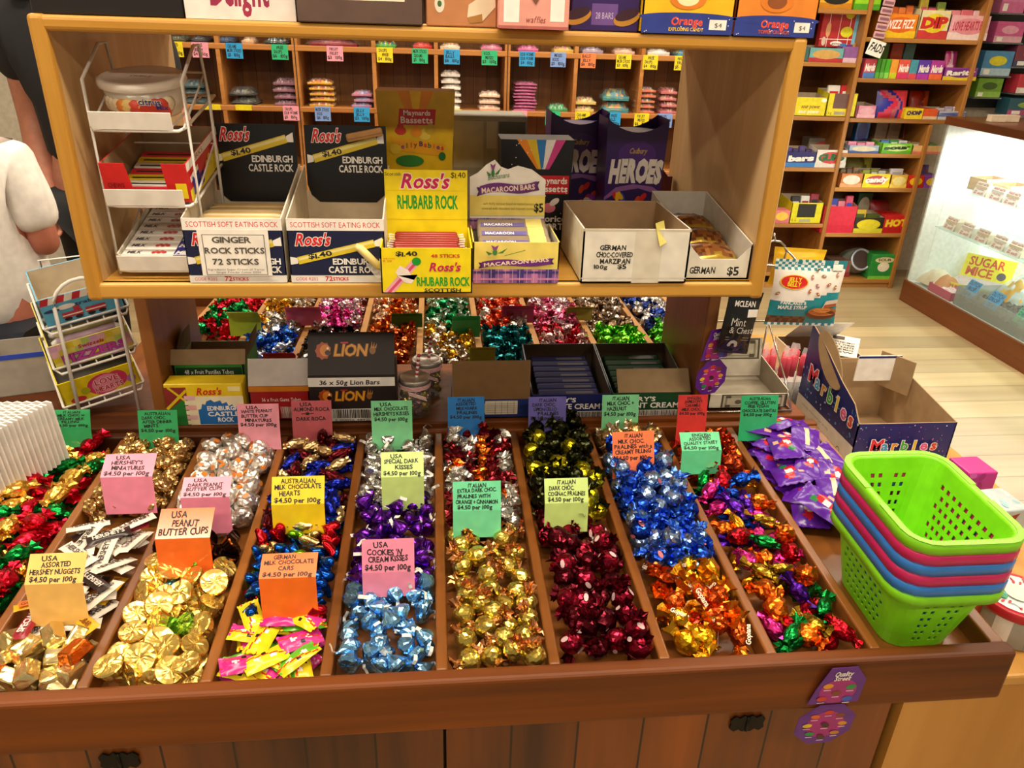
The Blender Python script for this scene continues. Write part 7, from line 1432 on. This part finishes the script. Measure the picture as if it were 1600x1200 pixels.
# shelves of boxes above the case
st2 = thing('acrylic_stand', 'dark backed stand of clear stepped shelves above the display case', 'stand', (0, 0, 0)); b = MB(); b.box((3.24, 4.25, 1.121), (4.3, 4.27, 2.2), pm('1c2226', .5)); b.build('back_board', st2)
SB = [(1553, 1597, 66, .115, ('c85a90', 'd8a8b8', 'e0a0b8'), 'raspberry pink box on the upper clear shelf above the case', 0), (1563, 1600, 20, .20, ('d07aa8', 'c86a98', 'b8c88a'), 'pale pink picture box on the topmost clear shelf above the case', 0), (1532, 1578, 118, .14, ('4a8ab8', 'a8c8d8', 'd8d02a'), 'light blue box with yellow bars on the middle clear shelf above the case', 1), (1524, 1563, 152, .11, ('6a9a2a', '8ab84a', '3a5a1e'), 'moss green box on the lower clear shelf above the case', 1), (1584, 1640, 104, .12, ('7a3a4a', '3a4a6a', 'c84a5a'), 'dark red and blue box at the right above the case', 0), (1588, 1640, 146, .11, ('c83a4a', 'e0d8d0', 'd87a8a'), 'red and white box at the right above the case', 0), (1574, 1640, 180, .10, ('2a5a6a', 'b04a7a', '8aa84a'), 'teal and pink box lowest at the right above the case', 0)]
for px0, px1, yb, h, cl, lab, k in SB:
    a = at(px0, yb, Y=4.05); c_ = at(px1, yb, Y=4.05); w_ = c_.x-a.x; b = MB(); b.rbox((-w_/2, -.06, 0), (w_/2, .06, h), pm(cl[0], .4), .002, 1); p = face(b, 'front', w_, .12, h); p.rect(0, 0, 1, .3, pm(cl[1], .4)); p.ell(.5, .6, .3, .2, pm(cl[2], .4)); p.rect(.1, .05, .3, .25, WHITE)
    place(b, 'sweet_box', ((a.x+c_.x)/2, 4.12, a.z+.001), 0, lab, 'box')
    b = MB(); b.box((a.x-.01, 4.05, a.z-.008), (c_.x+.01, 4.249, a.z), glass('dfe6e6', .8)); b.build('clear_shelf', st2)
for i in range(2):
    q = at(1556+20*i, 190, Z=1.1215); b = MB(); b.rbox((-.045, -.02, 0), (.045, .02, .035), pm('d8c8b0', .5), .001, 1); place(b, 'small_carton', (q.x, q.y, 1.1213), 0, 'small cream carton on the top rail of the display case', 'box', 'small cream cartons on the case rail')
# ---------------------------------------------------------------- people
def skinned(edges, pts, m, sub=2):
    """grow a smooth surface round a skeleton: pts = {name: (x, y, z, r)}"""
    names = list(pts); me = bpy.data.meshes.new('skeleton'); me.from_pydata([pts[n][:3] for n in names], [(names.index(a), names.index(c)) for a, c in edges], [])
    o = bpy.data.objects.new('skeleton', me); sc.collection.objects.link(o); o.modifiers.new('s', 'SKIN'); ss = o.modifiers.new('d', 'SUBSURF'); ss.levels = ss.render_levels = sub
    for i, n in enumerate(names):
        r_ = pts[n][3]; me.skin_vertices[0].data[i].radius = r_ if isinstance(r_, tuple) else (r_, r_); me.skin_vertices[0].data[i].use_root = i == 0
    bpy.context.view_layer.update(); ev = o.evaluated_get(bpy.context.evaluated_depsgraph_get()); e = ev.to_mesh()
    vs = [v.co[:] for v in e.vertices]; fs = [tuple(p.vertices) for p in e.polygons]; ev.to_mesh_clear(); bpy.data.objects.remove(o); bpy.data.meshes.remove(me)
    return vs, fs
def chain(b, pts, m, sub=2):
    d = {str(i): p for i, p in enumerate(pts)}; vs, fs = skinned([(str(i), str(i+1)) for i in range(len(pts)-1)], d, m, sub); b.add(vs, fs, m, True)
def person(label, loc, rot, H, skin, shirt, pants, hair, arms, sleeve, build=1.0, hairlen=.02, kind='shirt'):
    """arms: for side -1 and 1, (elbow, wrist) in metres about the shoulder, in the body's own axes (front is -y)"""
    r = thing('person', label, 'person', loc, rot); S = H/1.75; SK, SH, PT_, HR = pm(skin, .55), pm(shirt, .8), pm(pants, .85), pm(hair, .6)
    zsh, zhip, zk, za = 1.42*S, .92*S, .49*S, .08*S; sw = .185*S*build; q = build
    P_ = {'pelvis': (0, 0, zhip, (.15*q, .11*q)), 'waist': (0, .0, 1.10*S, (.14*q, .10*q)), 'chest': (0, .005, 1.30*S, (.16*q, .11*q)), 'neck0': (0, .015, 1.46*S, .062), 'neck': (0, .01, 1.53*S, .052), 'head': (0, -.01, 1.62*S, (.075, .088)), 'top': (0, 0, 1.70*S, (.07, .08))}
    E_ = [('pelvis', 'waist'), ('waist', 'chest'), ('chest', 'neck0'), ('neck0', 'neck'), ('neck', 'head'), ('head', 'top')]
    hands = []
    for s in (-1, 1):
        e, w_ = arms[s]; sh = V((s*sw, .01, zsh)); el = sh+V(e)*S; wr = sh+V(w_)*S
        P_['sh%d' % s] = (*sh, .058*S*q); P_['el%d' % s] = (*el, .043*S); P_['wr%d' % s] = (*wr, .028*S); mid = (el+wr)/2+(el-wr)*.22; P_['fa%d' % s] = (*mid, .046*S)
        dv = (wr-el).normalized(); pl = wr+dv*.055*S; P_['pa%d' % s] = (*pl, (.036*S, .020*S)); E_ += [('chest', 'sh%d' % s), ('sh%d' % s, 'el%d' % s), ('el%d' % s, 'fa%d' % s), ('fa%d' % s, 'wr%d' % s), ('wr%d' % s, 'pa%d' % s)]
        hands.append((s, wr, pl, dv))
        for nm, x, z, rr in (('hip', .095*q, zhip-.06, .088*q), ('kn', .10, zk, .058), ('ca', .105, zk-.12*S, .056), ('an', .11, za, .040)): P_['%s%d' % (nm, s)] = (s*x, .0 if nm != 'ca' else .02, z, rr*S)
        P_['ft%d' % s] = (s*.12, -.13*S, .035, (.042, .03)); E_ += [('pelvis', 'hip%d' % s), ('hip%d' % s, 'kn%d' % s), ('kn%d' % s, 'ca%d' % s), ('ca%d' % s, 'an%d' % s), ('an%d' % s, 'ft%d' % s)]
    b = MB(); vs, fs = skinned(E_, P_, SK); b.add(vs, fs, SK, True)
    for s, wr, pl, dv in hands:  # four fingers of unequal length and a thumb off the side of the palm
        u = dv.cross(V((0, 1, 0.3))).normalized(); n_ = dv.cross(u).normalized()
        if n_.y > 0: n_ = -n_
        for k, ln in enumerate((.068, .078, .072, .056)):
            a = pl+u*(.026-.0175*k)*S-dv*.012; L_ = ln*S; pts = [(*a, .0095*S), (*(a+dv*L_*.45+n_*.006), .0088*S), (*(a+dv*L_*.75+n_*.018), .008*S), (*(a+dv*L_+n_*.034), .0068*S)]; chain(b, pts, SK, 1)
        a = wr+u*.018*S+dv*.01; chain(b, [(*a, .012*S), (*(a+u*.022*S+dv*.028*S+n_*.012), .011*S), (*(a+u*.026*S+dv*.06*S+n_*.022), .0085*S)], SK, 1)
    hz = 1.62*S  # face
    n1 = len(b.v); ico(b, SK, .012*S, .016*S, .02*S, .02, 1, 2, 1, True)
    for i in range(n1, len(b.v)): x, y, z = b.v[i]; b.v[i] = (x, y-.103*S, z+hz-.012)
    LIP = pm('a85a50', .5); EY = pm('f0ece6', .3); IR = pm('2a1c14', .3)
    for s in (-1, 1):
        for mm, (rx, ry, rz), (cx, cy, cz) in ((EY, (.014, .006, .009), (s*.032, -.085, .012)), (IR, (.006, .004, .006), (s*.032, -.0905, .012)), (SK, (.009, .018, .028), (s*.082, .005, .0))):
            n0 = len(b.v); ico(b, mm, rx*S, ry*S, rz*S, .0, 1, 2, 1, True)
            for i in range(n0, len(b.v)): x, y, z = b.v[i]; b.v[i] = (x+cx*S, y+cy*S, z+hz+cz*S)
    n0 = len(b.v); ico(b, LIP, .024*S, .007*S, .006*S, .0, 1, 2, 1, True)
    for i in range(n0, len(b.v)): x, y, z = b.v[i]; b.v[i] = (x, y-.086*S, z+hz-.052*S)
    b.build('body', r)
    g = 1.10
    b = MB(); Q = {'pelvis': (0, 0, zhip+(.06 if kind == 'tee' else -.05), (.168*q*g, .125*q*g)), 'waist': (0, 0, 1.10*S, (.150*q*g, .112*q*g)), 'chest': (0, .005, 1.30*S, (.168*q*g, .120*q*g)), 'neck0': (0, .015, 1.455*S, .080)}
    E2 = [('pelvis', 'waist'), ('waist', 'chest'), ('chest', 'neck0')]
    for s in (-1, 1):
        e, _ = arms[s]; sh = V((s*sw, .01, zsh)); el = sh+V(e)*S*sleeve; Q['sh%d' % s] = (*sh, .078*S*q); Q['el%d' % s] = (*el, .070*S*q); E2 += [('chest', 'sh%d' % s), ('sh%d' % s, 'el%d' % s)]
    vs, fs = skinned(E2, Q, SH)
    vs = [tuple(V(v)+V((noise.noise(V(v)*9), noise.noise(V(v)*9+V((5, 0, 0))), 0))*.008) for v in vs]; b.add(vs, fs, SH, True); b.build('shirt', r)
    b = MB(); Q = {'pelvis': (0, 0, zhip+.02, (.158*q, .120*q))}; E3 = []
    for s in (-1, 1):
        for nm, x, z, rr in (('hip', .095*q, zhip-.06, .100*q), ('kn', .10, zk, .075), ('an', .11, za+.01, .062)): Q['%s%d' % (nm, s)] = (s*x, .0, z, rr*S)
        E3 += [('pelvis', 'hip%d' % s), ('hip%d' % s, 'kn%d' % s), ('kn%d' % s, 'an%d' % s)]
    vs, fs = skinned(E3, Q, PT_); b.add(vs, fs, PT_, True); b.build('trousers', r)
    b = MB(); n0 = 0; ico(b, HR, .092*S, .102*S, .088*S, .08, 3, 3, 3, True); vs = b.v
    b.v = [(x, max(y, -.07*S) + .014*S, (z if z > -.02*S or y > .0 else -.02*S)*(1.0 if z > 0 else 1+hairlen*8)+hz+.035*S) for x, y, z in vs]; b.build('hair', r)
    for s in (-1, 1):
        b = MB(); chain(b, [(s*.11, .035*S, .045, .045), (s*.115, -.06*S, .045, .046), (s*.122, -.17*S, .035, .036)], pm('1c1a1a', .6)); b.build('shoe', r)
    return r
c_ = at(152, 200, Y=2.05)
person('person in a black T-shirt and dark trousers with one bare arm showing', (c_.x, 2.05, 0), -.1, 1.86, 'b87a62', '16171c', '1b1c20', '2a1c14',
       {-1: ((-.03, .04, -.30), (.05, -.10, -.54)), 1: ((.05, .03, -.30), (.05, -.06, -.56))}, .62, 1.05, .02, 'tee')
c_ = at(-48, 340, Y=1.38)
person('person in a loose white shirt and dark blue jeans', (c_.x, 1.38, 0), 3.0, 1.46, 'b8705a', 'e6e2dc', '141a2a', '3a2416',
       {-1: ((-.03, -.02, -.27), (.16, -.22, -.16)), 1: ((.06, -.02, -.26), (.0, -.24, -.22))}, .80, 1.05, .03)
